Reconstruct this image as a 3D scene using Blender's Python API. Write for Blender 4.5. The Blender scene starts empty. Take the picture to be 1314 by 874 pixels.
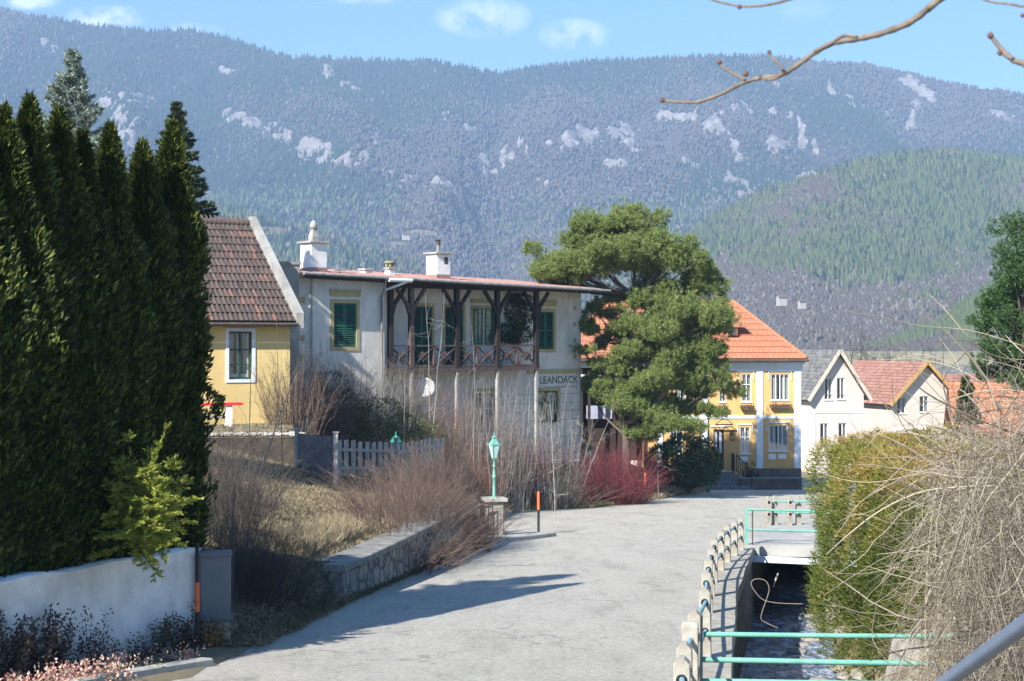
import bpy, math, random
import numpy as np
from mathutils import Vector, Matrix

S = bpy.context.scene
COL = S.collection
F = 2000.0            # focal length in photo pixels
HY = 440.0            # photo row of the horizon
# ------------------------------------------------------------------ camera
cd = bpy.data.cameras.new("camera")
cam = bpy.data.objects.new("camera", cd)
COL.objects.link(cam)
cam.location = (0, 0, 0)
cam.rotation_euler = (math.radians(90), 0, 0)
cd.sensor_width = 36.0
cd.lens = 36.0 * F / 1314.0
cd.shift_y = 3.0 / 1314.0
cd.clip_start = 0.1
cd.clip_end = 20000
cd.dof.use_dof = True
cd.dof.focus_distance = 60.0
cd.dof.aperture_fstop = 11.0
S.camera = cam
# ------------------------------------------------------------------ sun, sky, exposure
SUN_AZ, SUN_EL = math.radians(55.5), math.radians(36)
sd = Vector((math.cos(SUN_AZ) * math.cos(SUN_EL), math.sin(SUN_AZ) * math.cos(SUN_EL), -math.sin(SUN_EL)))
sl = bpy.data.lights.new("sun", 'SUN')
sl.energy = 5.0
sl.angle = math.radians(0.5)
sl.color = (1.0, 0.965, 0.90)
so = bpy.data.objects.new("sun", sl)
COL.objects.link(so)
so.rotation_euler = sd.to_track_quat('-Z', 'Y').to_euler()
so.location = (-20, -20, 30)
W = bpy.data.worlds.new("World")
S.world = W
W.use_nodes = True
wn, wl = W.node_tree.nodes, W.node_tree.links
wn.clear()
wo = wn.new('ShaderNodeOutputWorld')
bg = wn.new('ShaderNodeBackground')
sky = wn.new('ShaderNodeTexSky')
sky.sky_type = 'NISHITA'
sky.sun_disc = False
sky.sun_elevation = SUN_EL
sky.sun_rotation = math.atan2(-sd.x, -sd.y)
sky.altitude = 500
sky.air_density = 1.0
sky.dust_density = 0.3
sky.ozone_density = 2.0
bg.inputs['Strength'].default_value = 0.105
# small fair-weather clouds over the ridge, as part of the sky
tc = wn.new('ShaderNodeTexCoord')
def wmath(op, a, b=None):
    n = wn.new('ShaderNodeMath'); n.operation = op
    for i, v in enumerate((a, b)):
        if v is None: continue
        if isinstance(v, (int, float)): n.inputs[i].default_value = v
        else: wl.new(v, n.inputs[i])
    return n.outputs[0]
sep = wn.new('ShaderNodeSeparateXYZ'); wl.new(tc.outputs['Generated'], sep.inputs[0])
ax = wmath('DIVIDE', sep.outputs[0], sep.outputs[1])
az = wmath('DIVIDE', sep.outputs[2], sep.outputs[1])
nz = wn.new('ShaderNodeTexNoise'); nz.inputs['Scale'].default_value = 42; nz.inputs['Detail'].default_value = 7
nz.inputs['Roughness'].default_value = 0.62
wl.new(tc.outputs['Generated'], nz.inputs['Vector'])
tot = None
for cx, cy, rx, ry, am in ((135, 22, 62, 17, .9), (40, 2, 40, 12, .8), (620, 22, 66, 30, .55), (738, 45, 50, 24, .6), (250, 40, 40, 12, .35),
                           (1030, 12, 40, 18, .15), (470, -5, 60, 12, .35), (1300, -60, 200, 40, .7), (-200, -30, 160, 60, .8)):
    dx = wmath('DIVIDE', wmath('SUBTRACT', ax, (cx - 657) / F), rx / F)
    dz = wmath('DIVIDE', wmath('SUBTRACT', az, (HY - cy) / F), ry / F)
    d2 = wmath('ADD', wmath('MULTIPLY', dx, dx), wmath('MULTIPLY', dz, dz))
    g = wmath('MULTIPLY', wmath('MAXIMUM', wmath('SUBTRACT', 1.0, d2), 0.0), am * 2.3)
    tot = g if tot is None else wmath('ADD', tot, g)
m = wmath('MULTIPLY', tot, wmath('MAXIMUM', wmath('MULTIPLY', wmath('SUBTRACT', nz.outputs[0], 0.38), 3.2), 0.0))
m = wmath('MINIMUM', wmath('MULTIPLY', m, 0.9), 0.8)
m = wmath('MULTIPLY', m, wmath('GREATER_THAN', sep.outputs[1], 0.0))
mx = wn.new('ShaderNodeMixRGB')
wl.new(m, mx.inputs[0]); wl.new(sky.outputs[0], mx.inputs[1]); mx.inputs[2].default_value = (8.6, 8.6, 8.8, 1)
hs = wn.new('ShaderNodeHueSaturation'); hs.inputs['Saturation'].default_value = 1.22
wl.new(mx.outputs[0], hs.inputs['Color'])
tint = wn.new('ShaderNodeMixRGB'); tint.blend_type = 'MULTIPLY'; tint.inputs[0].default_value = 1; tint.inputs[2].default_value = (.92, 1.0, 1.07, 1)
wl.new(hs.outputs[0], tint.inputs[1]); wl.new(tint.outputs[0], bg.inputs[0]); wl.new(bg.outputs[0], wo.inputs[0])
S.view_settings.view_transform = 'Standard'
S.view_settings.look = 'None'
S.view_settings.gamma = 1.0
S.view_settings.exposure = 1.05
S.view_settings.use_curve_mapping = False
S.render.engine = 'CYCLES'
S.cycles.max_bounces = 6
S.cycles.transparent_max_bounces = 12
S.cycles.volume_bounces = 0
HAZE = 0.00023

# ------------------------------------------------------------------ helpers
rng = np.random.default_rng(7)
random.seed(7)
def lin(c):
    return tuple(((v / 255 / 12.92) if v / 255 < .04045 else ((v / 255 + .055) / 1.055) ** 2.4) for v in c) + (1,)
def P(px, py, D):
    return Vector(((px - 657) / F * D, D, (HY - py) / F * D))
def sstep(t):
    t = np.clip(t, 0, 1); return t * t * (3 - 2 * t)

def new_mat(name):
    m = bpy.data.materials.new(name); m.use_nodes = True
    nt = m.node_tree; nt.nodes.clear()
    out = nt.nodes.new('ShaderNodeOutputMaterial')
    b = nt.nodes.new('ShaderNodeBsdfPrincipled')
    nt.links.new(b.outputs[0], out.inputs[0])
    return m, nt, b, out
def ramp(nt, fac, stops):
    r = nt.nodes.new('ShaderNodeValToRGB')
    el = r.color_ramp.elements
    while len(el) < len(stops): el.new(0.5)
    for e, (p, c) in zip(el, stops):
        e.position = p; e.color = c if len(c) == 4 else tuple(c) + (1,)
    nt.links.new(fac, r.inputs[0])
    return r.outputs[0]
def tex(nt, kind, scale, detail=4, rough=.55, vec=None, **kw):
    t = nt.nodes.new('ShaderNodeTex' + kind)
    t.inputs['Scale'].default_value = scale
    if 'Detail' in t.inputs: t.inputs['Detail'].default_value = detail
    if 'Roughness' in t.inputs: t.inputs['Roughness'].default_value = rough
    for k, v in kw.items(): setattr(t, k, v)
    if vec is None:
        c = nt.nodes.new('ShaderNodeTexCoord'); vec = c.outputs['Object']
    nt.links.new(vec, t.inputs['Vector'])
    return t
def scaled(nt, sx, sy, sz, rz=0):
    c = nt.nodes.new('ShaderNodeTexCoord'); mp = nt.nodes.new('ShaderNodeMapping')
    mp.inputs['Scale'].default_value = (sx, sy, sz); mp.inputs['Rotation'].default_value = (0, 0, rz)
    nt.links.new(c.outputs['Object'], mp.inputs[0]); return mp.outputs[0]
def mixc(nt, fac, a, b, mode='MIX'):
    n = nt.nodes.new('ShaderNodeMixRGB'); n.blend_type = mode
    for i, v in enumerate((fac, a, b)):
        if isinstance(v, (int, float)): n.inputs[i].default_value = v
        elif isinstance(v, tuple): n.inputs[i].default_value = v if len(v) == 4 else v + (1,)
        else: nt.links.new(v, n.inputs[i])
    return n.outputs[0]
def bump(nt, b, h, dist=.02, strength=.6):
    n = nt.nodes.new('ShaderNodeBump'); n.inputs['Distance'].default_value = dist; n.inputs['Strength'].default_value = strength
    nt.links.new(h, n.inputs['Height']); nt.links.new(n.outputs[0], b.inputs['Normal'])
def M(name, c1, c2=None, scale=3, rough=.8, bmp=.004, bscale=None, metal=0, c3=None, spec=.3):
    """two or three tone weathered surface"""
    m, nt, b, out = new_mat(name)
    c2 = c2 or tuple(v * .8 for v in c1)
    t = tex(nt, 'Noise', scale, 8, .6)
    st = [(.32, c2), (.62, c1)]
    if c3: st.append((.8, c3))
    nt.links.new(ramp(nt, t.outputs[0], st), b.inputs['Base Color'])
    b.inputs['Roughness'].default_value = rough; b.inputs['Metallic'].default_value = metal
    b.inputs['Specular IOR Level'].default_value = spec
    if bmp:
        t2 = tex(nt, 'Noise', bscale or scale * 8, 6, .65)
        bump(nt, b, t2.outputs[0], bmp, .7)
    return m
def Mleaf(name, cols, trans=.35, rough=.6, spec=.25):
    """foliage / twigs: each separate leaf or twig gets its own tone"""
    m, nt, b, out = new_mat(name)
    g = nt.nodes.new('ShaderNodeNewGeometry')
    n = len(cols)
    c = ramp(nt, g.outputs['Random Per Island'], [(i / max(1, n - 1), k) for i, k in enumerate(cols)])
    nt.links.new(c, b.inputs['Base Color'])
    b.inputs['Roughness'].default_value = rough; b.inputs['Specular IOR Level'].default_value = spec
    if trans:
        tr = nt.nodes.new('ShaderNodeBsdfTranslucent'); nt.links.new(c, tr.inputs[0])
        mx = nt.nodes.new('ShaderNodeMixShader'); mx.inputs[0].default_value = trans
        nt.links.new(b.outputs[0], mx.inputs[1]); nt.links.new(tr.outputs[0], mx.inputs[2])
        nt.links.new(mx.outputs[0], out.inputs[0])
    return m

def npmesh(name, V, faces, mats, parent=None, midx=None, smooth=False):
    """faces: list of (n,k) int arrays"""
    me = bpy.data.meshes.new(name)
    V = np.asarray(V, dtype=np.float32).reshape(-1, 3)
    me.vertices.add(len(V)); me.vertices.foreach_set('co', V.ravel())
    tot = sum(f.size for f in faces); nf = sum(len(f) for f in faces)
    me.loops.add(tot); me.loops.foreach_set('vertex_index', np.concatenate([f.ravel() for f in faces]).astype(np.int32))
    me.polygons.add(nf)
    cnt = np.concatenate([np.full(len(f), f.shape[1]) for f in faces]).astype(np.int32)
    st = np.concatenate([[0], np.cumsum(cnt)[:-1]]).astype(np.int32)
    me.polygons.foreach_set('loop_start', st)
    if not isinstance(mats, (list, tuple)): mats = [mats]
    for m in mats: me.materials.append(m)
    if midx is not None: me.polygons.foreach_set('material_index', np.asarray(midx, dtype=np.int32))
    if smooth: me.polygons.foreach_set('use_smooth', np.ones(nf, dtype=bool))
    me.update(calc_edges=True)
    o = bpy.data.objects.new(name, me); COL.objects.link(o)
    if parent is not None: o.parent = parent
    return o

class MB:
    def __init__(s): s.v = []; s.f = []; s.m = []; s.sm = []
    def add(s, vs, fs, mi=0, smooth=False):
        o = len(s.v); s.v += [tuple(v) for v in vs]
        s.f += [tuple(i + o for i in f) for f in fs]; s.m += [mi] * len(fs); s.sm += [smooth] * len(fs)
    def box(s, x0, x1, y0, y1, z0, z1, mi=0):
        s.add([(x0, y0, z0), (x1, y0, z0), (x1, y1, z0), (x0, y1, z0), (x0, y0, z1), (x1, y0, z1), (x1, y1, z1), (x0, y1, z1)],
              [(0, 3, 2, 1), (4, 5, 6, 7), (0, 1, 5, 4), (1, 2, 6, 5), (2, 3, 7, 6), (3, 0, 4, 7)], mi)
    def cbox(s, c, sx, sy, sz, mi=0, bev=.0):
        """box standing on c, optional bevelled edges"""
        if not bev: s.box(c[0] - sx / 2, c[0] + sx / 2, c[1] - sy / 2, c[1] + sy / 2, c[2], c[2] + sz, mi); return
        rings = []
        for z, i in ((0, bev), (bev, 0), (sz - bev, 0), (sz, bev)):
            hx, hy = sx / 2 - i, sy / 2 - i; b = bev
            rings.append([(c[0] + px, c[1] + py, c[2] + z) for px, py in ((-hx + b, -hy), (hx - b, -hy), (hx, -hy + b), (hx, hy - b), (hx - b, hy), (-hx + b, hy), (-hx, hy - b), (-hx, -hy + b))])
        s.loft(rings, mi, True, False)
    def loft(s, rings, mi=0, caps=True, smooth=True):
        n = len(rings[0]); vs = [p for r in rings for p in r]; fs = []
        for k in range(len(rings) - 1):
            for i in range(n):
                j = (i + 1) % n
                fs.append((k * n + i, k * n + j, (k + 1) * n + j, (k + 1) * n + i))
        s.add(vs, fs, mi, smooth)
        if caps:
            s.add(rings[0], [tuple(range(n))[::-1]], mi); s.add(rings[-1], [tuple(range(n))], mi)
    def bar(s, a, b, w, h=None, mi=0):
        """rectangular bar from a to b"""
        a, b = Vector(a), Vector(b); h = h or w
        d = (b - a).normalized(); up = Vector((0, 0, 1)) if abs(d.z) < .95 else Vector((0, 1, 0))
        u = d.cross(up).normalized() * w / 2; v = u.cross(d).normalized() * h / 2
        s.loft([[a + u + v, a + u - v, a - u - v, a - u + v], [b + u + v, b + u - v, b - u - v, b - u + v]][::-1], mi, True, False)
    def tube(s, pts, r, n=8, mi=0, caps=True):
        pts = [Vector(p) for p in pts]; rr = r if isinstance(r, (list, tuple)) else [r] * len(pts)
        rings = []; pu = None
        for i, p in enumerate(pts):
            d = (pts[min(i + 1, len(pts) - 1)] - pts[max(i - 1, 0)]).normalized()
            if pu is None:
                up = Vector((0, 0, 1)) if abs(d.z) < .9 else Vector((1, 0, 0)); u = d.cross(up).normalized()
            else: u = (pu - d * pu.dot(d)).normalized()
            pu = u; v = d.cross(u)
            rings.append([p + (u * math.cos(a) + v * math.sin(a)) * rr[i] for a in (2 * math.pi * k / n for k in range(n))])
        s.loft(rings, mi, caps)
    def lathe(s, prof, c=(0, 0, 0), n=12, mi=0, rot=0, smooth=True):
        rings = [[(c[0] + r * math.cos(a), c[1] + r * math.sin(a), c[2] + z) for a in (rot + 2 * math.pi * k / n for k in range(n))] for r, z in prof]
        s.loft(rings, mi, True, smooth)
    def build(s, name, mats, parent=None, loc=None):
        me = bpy.data.meshes.new(name); me.from_pydata(s.v, [], s.f)
        if not isinstance(mats, (list, tuple)): mats = [mats]
        for m in mats: me.materials.append(m)
        me.polygons.foreach_set('material_index', s.m); me.polygons.foreach_set('use_smooth', s.sm)
        me.update()
        o = bpy.data.objects.new(name, me); COL.objects.link(o)
        if parent is not None: o.parent = parent
        if loc is not None: o.location = loc
        return o
def tag(o, label, cat, group=None):
    o['label'] = label; o['category'] = cat
    if group: o['group'] = group
    return o
def struct(o, kind='structure'): o['kind'] = kind; return o
def thing(name, label, cat, loc=(0, 0, 0), rz=0, group=None):
    o = bpy.data.objects.new(name, None); COL.objects.link(o); o.empty_display_size = .3
    o.location = loc; o.rotation_euler = (0, 0, rz)
    return tag(o, label, cat, group)
def copytree(o, parent=None):
    c = o.copy(); COL.objects.link(c)
    if parent is not None: c.parent = parent
    for ch in [k for k in COL.objects if k.parent == o]: copytree(ch, c)
    return c
def loc_of(root, px, py, y=0.0):
    """point of the local plane y=const of a rotated thing seen at photo pixel px,py -> local x, z"""
    a = root.rotation_euler.z; L = root.location
    u = Vector((math.cos(a), math.sin(a), 0)); n = Vector((-math.sin(a), math.cos(a), 0))
    r = Vector(((px - 657) / F, 1.0, (HY - py) / F))
    t = (Vector(L).dot(n) + y) / r.dot(n)
    p = r * t - Vector(L)
    return p.dot(u), p.z

# vectorised tubes: paths (N,K,3), radii (N,K)
def tubes_np(paths, radii, ns=3):
    N, K, _ = paths.shape
    d = np.gradient(paths, axis=1); d /= np.linalg.norm(d, axis=2, keepdims=True) + 1e-9
    ref = np.where(np.abs(d[..., 2:3]) < .9, np.array([0, 0, 1.]), np.array([1., 0, 0]))
    u = np.cross(d, ref); u /= np.linalg.norm(u, axis=2, keepdims=True) + 1e-9
    v = np.cross(d, u)
    a = np.arange(ns) * 2 * np.pi / ns
    V = paths[:, :, None, :] + radii[:, :, None, None] * (u[:, :, None, :] * np.cos(a)[None, None, :, None] + v[:, :, None, :] * np.sin(a)[None, None, :, None])
    idx = np.arange(N * K * ns).reshape(N, K, ns)
    A = idx[:, :-1, :]; B = np.roll(A, -1, axis=2); C = np.roll(idx[:, 1:, :], -1, axis=2); D = idx[:, 1:, :]
    return V.reshape(-1, 3), np.stack([A, B, C, D], -1).reshape(-1, 4)
def kites(pos, dr, L, Wd, side=None, r=rng):
    """leaf-shaped quads: pos (N,3), direction (N,3), length, width (N,)"""
    n = len(pos)
    dr = dr / (np.linalg.norm(dr, axis=1, keepdims=True) + 1e-9)
    if side is None: side = r.normal(size=(n, 3))
    s = np.cross(dr, side); s /= np.linalg.norm(s, axis=1, keepdims=True) + 1e-9
    L = np.broadcast_to(L, (n,))[:, None]; Wd = np.broadcast_to(Wd, (n,))[:, None]
    V = np.stack([pos, pos + dr * L * .45 + s * Wd / 2, pos + dr * L, pos + dr * L * .45 - s * Wd / 2], 1).reshape(-1, 3)
    return V, np.arange(n * 4).reshape(n, 4)
def join(parts):
    V = []; Fc = []; o = 0
    for v, f in parts:
        V.append(v); Fc.append(f + o); o += len(v)
    return np.concatenate(V), Fc
def hash2(ix, iy, seed):
    h = np.sin(ix * 127.1 + iy * 311.7 + seed * 74.7) * 43758.5453
    return h - np.floor(h)
def vnoise(x, y, seed=0):
    ix = np.floor(x); iy = np.floor(y); fx = sstep(x - ix); fy = sstep(y - iy)
    a = hash2(ix, iy, seed); b = hash2(ix + 1, iy, seed); c = hash2(ix, iy + 1, seed); d = hash2(ix + 1, iy + 1, seed)
    return (a * (1 - fx) + b * fx) * (1 - fy) + (c * (1 - fx) + d * fx) * fy
def fbm(x, y, seed=0, o=5):
    s = 0; a = .5; t = 0
    for k in range(o):
        s = s + a * vnoise(x * 2 ** k, y * 2 ** k, seed + k); t += a; a *= .5
    return s / t

# ------------------------------------------------------------------ ground heights
def zr(y):
    y = np.asarray(y, float)
    near = -(2.7 + .07 * y); mid = -(3.8 + .05 * y)
    z = np.where(y < 55, near, mid)
    far = -9.3 - sstep((y - 110) / 500) * 10
    return np.where(y > 110, far, z)
XLp = ([-20, 10, 19, 27.7, 45, 49.5], [-8.5, -6.0, -3.9, -3.14, -1.06, -.75])
def XL(y): return np.interp(y, *XLp)
ROADL = ([-20, 10, 19, 27.7, 45, 49.5, 51, 64, 66, 68, 72, 76, 84, 90, 110], [-8.5, -6.0, -3.9, -3.14, -1.06, -.75, -5.0, -6.0, -.3, 3.4, 5.3, 7.1, 10.5, 11.6, 14])
POSTY = [42.2, 39.8, 37.6, 35, 31.8, 28.7, 25.7, 23, 20.1, 17.2, 16.1, 14.3, 13.3, 11.5, 9.5]
POSTX = [6.2, 5.69, 5.2, 4.69, 4.12, 3.66, 3.24, 2.87, 2.5, 2.0, 1.84, 1.59, 1.45, 1.22, 1.0]
def postx(y): return np.interp(y, POSTY[::-1], POSTX[::-1])
def roadR(y):
    return np.where(y < 42.5, postx(y) - .02, np.interp(y, [42.5, 43.5, 50, 52, 60, 75, 90, 110], [6.3, 6.75, 8.9, 10.2, 15, 24, 30, 32]))
CANY = [13, 18.4, 22.5, 30, 41, 50, 70]
CANX = [1.85, 2.52, 3.12, 4.28, 6.25, 7.9, 12]
def canL(y): return np.interp(y, CANY, CANX)
CW = 1.95
WALLA, WALLB = np.array([-4.45, 22.2]), np.array([-8.3, 12.6])     # white wall, far and near end
wd = (WALLB - WALLA) / np.linalg.norm(WALLB - WALLA)
def G(x, y):
    x = np.asarray(x, float); y = np.asarray(y, float)
    z0 = zr(y)
    d = XL(y) - x
    top = -4.03 - (y - 28) * .036
    plat = np.minimum(top - .05 + .25 * np.clip(d - .5, 0, 8), -2.5)
    w = np.interp(y, [25.5, 28.3], [1.8, .25])
    f = sstep((y - 22.3) / 5) * sstep(d / w) * (1 - sstep((y - 46.2) / 1.0))
    z = z0 + (plat - z0) * f
    # garden behind the white wall
    q = (x - WALLA[0]) * wd[1] * 1 - (y - WALLA[1]) * wd[0]          # signed distance, >0 behind (left)
    q = -q if False else q
    nx, ny = wd[1], -wd[0]
    q = (x - WALLA[0]) * nx + (y - WALLA[1]) * ny
    g = sstep((q - .12) / .15) * (1 - sstep((y - 22.6) / 1.2))
    z = z + (-3.0 - z) * g
    # cottage terrace
    t = sstep((-6.0 - x) / .5) * sstep((y - 44.6) / .4) * (1 - sstep((y - 70) / 15))
    z = z + (-2.45 - z) * t
    t = sstep((-4.2 - x) / 3.) * sstep((y - 50) / 4) * (1 - sstep((y - 88) / 8))
    z = np.where(t > 0, z + (np.maximum(z, -3.9) - z) * t, z)
    # villa garden
    e = -(x + 1) * .88 + (y - 63) * .47
    t = sstep(e / 4.5) * sstep((y - 56) / 5) * (1 - sstep((y - 88) / 8))
    gt = -4.5 - 2.6 * sstep((x - 1.0) / 7)
    z = z + (np.maximum(z, gt) - z) * t
    # canal
    c = x - canL(y)
    inside = (y > 16.9) & (y < 66)
    bed = -(4.95 + .07 * y)
    prof = np.where(c < 0, 0, np.where(c < CW, 1, np.clip(1 - (c - CW) / 1.5, 0, 1)))
    prof = np.where(c < -.05, sstep(1 + (c + .05) / .3), prof)
    prof = np.where(c < -.35, 0, np.where(c < 0, np.maximum(prof, 0), prof))
    prof = np.where((c >= -.05) & (c < 0), 1, prof)
    z = np.where(inside, z + (bed - z) * prof, z)
    z = np.where(inside & (c > CW + 1.0), z + fbm(x * 1.3, y * 1.3, 5) * .25 - .1, z)
    return z
# ------------------------------------------------------------------ ground, road, water
def ground_mat():
    m, nt, b, out = new_mat("garden_soil")
    n1 = tex(nt, 'Noise', .35, 6, .6); n2 = tex(nt, 'Noise', 3.5, 8, .7); n3 = tex(nt, 'Noise', 40, 5, .7)
    c = ramp(nt, n1.outputs[0], [(.3, (.20, .155, .085)), (.5, (.15, .145, .055)), (.7, (.22, .17, .10))])
    c2 = ramp(nt, n2.outputs[0], [(.3, (.10, .085, .05)), (.55, (.2, .16, .095)), (.75, (.3, .245, .15))])
    c = mixc(nt, .55, c, c2)
    c = mixc(nt, .5, c, ramp(nt, n3.outputs[0], [(.3, (.09, .07, .045)), (.7, (.3, .25, .17))]))
    nt.links.new(c, b.inputs['Base Color']); b.inputs['Roughness'].default_value = .95
    bump(nt, b, n3.outputs[0], .04, .8)
    return m
gx = np.unique(np.concatenate([-14 - np.geomspace(.3, 3000, 34), np.arange(-14, 16.01, .22), 16 + np.geomspace(.3, 3000, 34)]))
gy = np.unique(np.concatenate([-12 - np.geomspace(.5, 200, 8), np.arange(-12, 92.01, .25), 92 + np.geomspace(.5, 1500, 36)]))
X, Y = np.meshgrid(gx, gy)
Z = G(X, Y)
rl = np.interp(Y, *ROADL); rr_ = roadR(Y)
on_road = (X > rl + .1) & (X < rr_ - .1) & (Y < 108) & (Y > -12)
Z = Z + (fbm(X * 1.7, Y * 1.7, 3) - .5) * .12 * (~((X > rl - .3) & (X < rr_ + .6)))
Z = np.where(on_road, Z - .12, Z)
idx = np.arange(X.size).reshape(X.shape)
fc = np.stack([idx[:-1, :-1], idx[:-1, 1:], idx[1:, 1:], idx[1:, :-1]], -1).reshape(-1, 4)
struct(npmesh("ground", np.stack([X, Y, Z], -1), [fc], ground_mat(), smooth=True))

def asphalt():
    m, nt, b, out = new_mat("old_asphalt")
    n1 = tex(nt, 'Noise', .22, 5, .6); n2 = tex(nt, 'Noise', 130, 3, .8)
    n3 = tex(nt, 'Noise', 1.0, 8, .68, scaled(nt, 1.3, .45, 1, -.35))
    c = ramp(nt, n1.outputs[0], [(.35, (.30, .297, .288)), (.65, (.36, .355, .342))])
    c = mixc(nt, .8, c, ramp(nt, n3.outputs[0], [(.40, (.17, .168, .163)), (.5, (.30, .297, .288)), (.6, (.38, .375, .362))]))
    c = mixc(nt, .45, c, ramp(nt, n2.outputs[0], [(.3, (.13, .13, .13)), (.5, (.32, .32, .315)), (.72, (.58, .57, .55))]))
    n4 = tex(nt, 'Noise', 14, 6, .75); c = mixc(nt, .55, c, ramp(nt, n4.outputs[0], [(.34, (.15, .148, .142)), (.5, (.31, .305, .295)), (.66, (.46, .45, .435))]))
    n5 = tex(nt, 'Noise', 1.0, 7, .7, scaled(nt, 2.6, .35, 1, -.30)); c = mixc(nt, ramp(nt, n5.outputs[0], [(.56, (0, 0, 0)), (.64, (.35, .35, .35))]), c, (.19, .187, .18))
    cr = tex(nt, 'Voronoi', .8, vec=None, feature='DISTANCE_TO_EDGE')
    wv = tex(nt, 'Noise', 2.2, 6, .7)
    v = nt.nodes.new('ShaderNodeVectorMath'); v.operation = 'MULTIPLY_ADD'
    co = nt.nodes.new('ShaderNodeTexCoord'); nt.links.new(wv.outputs[1], v.inputs[0]); v.inputs[1].default_value = (1.2, 1.2, 0)
    nt.links.new(co.outputs['Object'], v.inputs[2]); nt.links.new(v.outputs[0], cr.inputs['Vector'])
    crk = ramp(nt, cr.outputs[0], [(.0, (1, 1, 1)), (.018, (0, 0, 0))])
    sel = tex(nt, 'Noise', .5, 3); selr = ramp(nt, sel.outputs[0], [(.5, (0, 0, 0)), (.6, (1, 1, 1))])
    k = nt.nodes.new('ShaderNodeMath'); k.operation = 'MULTIPLY'; nt.links.new(crk, k.inputs[0]); nt.links.new(selr, k.inputs[1])
    k2 = nt.nodes.new('ShaderNodeMath'); k2.operation = 'MULTIPLY'; nt.links.new(k.outputs[0], k2.inputs[0]); k2.inputs[1].default_value = .8
    c = mixc(nt, k2.outputs[0], c, (.08, .08, .08)); c = mixc(nt, 1, c, (1.34, 1.27, 1.12), 'MULTIPLY')
    nt.links.new(c, b.inputs['Base Color']); b.inputs['Roughness'].default_value = .9
    b.inputs['Specular IOR Level'].default_value = .2
    bmx = mixc(nt, .5, n2.outputs[0], n4.outputs[0]); bump(nt, b, bmx, .03, .9)
    return m
MAT_ASPH = asphalt()
ys = np.arange(-12, 104, .25); us = np.linspace(0, 1, 36)
YY, UU = np.meshgrid(ys, us, indexing='ij')
L_ = np.interp(YY, *ROADL) - .0 + (fbm(YY * 1.1, YY * 0, 9) - .5) * .25; R_ = roadR(YY)
XX = L_ + (R_ - L_) * UU
ZZ = zr(YY) + .012 - .06 * np.abs(UU - .5) ** 2 * 2
idx = np.arange(XX.size).reshape(XX.shape)
fc = np.stack([idx[:-1, :-1], idx[:-1, 1:], idx[1:, 1:], idx[1:, :-1]], -1).reshape(-1, 4)
struct(npmesh("road", np.stack([XX, YY, ZZ], -1), [fc], MAT_ASPH, smooth=True))

def water_mat():
    m, nt, b, out = new_mat("stream_water")
    b.inputs['Base Color'].default_value = (.02, .03, .045, 1); b.inputs['Roughness'].default_value = .12
    b.inputs['Specular IOR Level'].default_value = .7
    n = tex(nt, 'Noise', 1.0, 6, .65, scaled(nt, 6, 2.2, 1, -.2)); bump(nt, b, n.outputs[0], .12, 1.0)
    n2 = tex(nt, 'Noise', 1.0, 8, .7, scaled(nt, 5, 1.6, 1, -.2))
    nt.links.new(ramp(nt, n2.outputs[0], [(.40, (.04, .045, .045)), (.50, (.14, .19, .30)), (.60, (.55, .62, .72))]), b.inputs['Base Color'])  # pale blue streaks in the base colour stand in for reflected sky
    return m
ys = np.arange(16.6, 66, .25); us = np.linspace(-.05, CW + .5, 10)
YY, UU = np.meshgrid(ys, us, indexing='ij'); XX = canL(YY) + UU
ZZ = -(4.68 + .07 * YY) + (fbm(XX * 3, YY * 2, 4) - .5) * .08
idx = np.arange(XX.size).reshape(XX.shape)
fc = np.stack([idx[:-1, :-1], idx[:-1, 1:], idx[1:, 1:], idx[1:, :-1]], -1).reshape(-1, 4)
struct(npmesh("water", np.stack([XX, YY, ZZ], -1), [fc], water_mat(), smooth=True))

# ------------------------------------------------------------------ mountains
def mount_mat():
    m, nt, b, out = new_mat("mountain_ground")
    a = nt.nodes.new('ShaderNodeAttribute'); a.attribute_name = 'rock'
    n = tex(nt, 'Noise', .012, 6, .6); n2 = tex(nt, 'Noise', .045, 8, .8)
    f = ramp(nt, n.outputs[0], [(.35, (.05, .06, .035)), (.55, (.09, .075, .06)), (.75, (.12, .10, .08))])
    rk = ramp(nt, n2.outputs[0], [(.35, (.16, .14, .12)), (.5, (.36, .32, .29)), (.65, (.56, .51, .47))])
    ms = nt.nodes.new('ShaderNodeMath'); ms.operation = 'MULTIPLY_ADD'
    nt.links.new(n2.outputs[0], ms.inputs[0]); ms.inputs[1].default_value = 1.1; 
    s2 = nt.nodes.new('ShaderNodeMath'); s2.operation = 'SUBTRACT'; nt.links.new(a.outputs['Fac'], s2.inputs[0]); s2.inputs[1].default_value = .55
    nt.links.new(s2.outputs[0], ms.inputs[2])
    mk = ramp(nt, ms.outputs[0], [(.46, (0, 0, 0)), (.54, (1, 1, 1))])
    c = mixc(nt, mk, f, rk)
    fa = nt.nodes.new('ShaderNodeAttribute'); fa.attribute_name = 'field'
    c = mixc(nt, fa.outputs['Fac'], c, (.30, .25, .15))
    nt.links.new(c, b.inputs['Base Color']); b.inputs['Roughness'].default_value = 1; b.inputs['Specular IOR Level'].default_value = 0
    bump(nt, b, n2.outputs[0], 14, .8)
    return m
MM = mount_mat()
MC = [Mleaf("conifer_forest", [(.034, .052, .034), (.040, .062, .038), (.046, .072, .042)], 0, .9, 0),
      Mleaf("pine_forest", [(.095, .12, .05), (.115, .14, .058), (.135, .16, .068)], 0, .9, 0),
      Mleaf("bare_forest", [(.105, .088, .072), (.12, .10, .082), (.135, .115, .092)], 0, .9, 0),
      Mleaf("pale_bare_forest", [(.17, .16, .13), (.20, .185, .155)], 0, .9, 0)]
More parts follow.
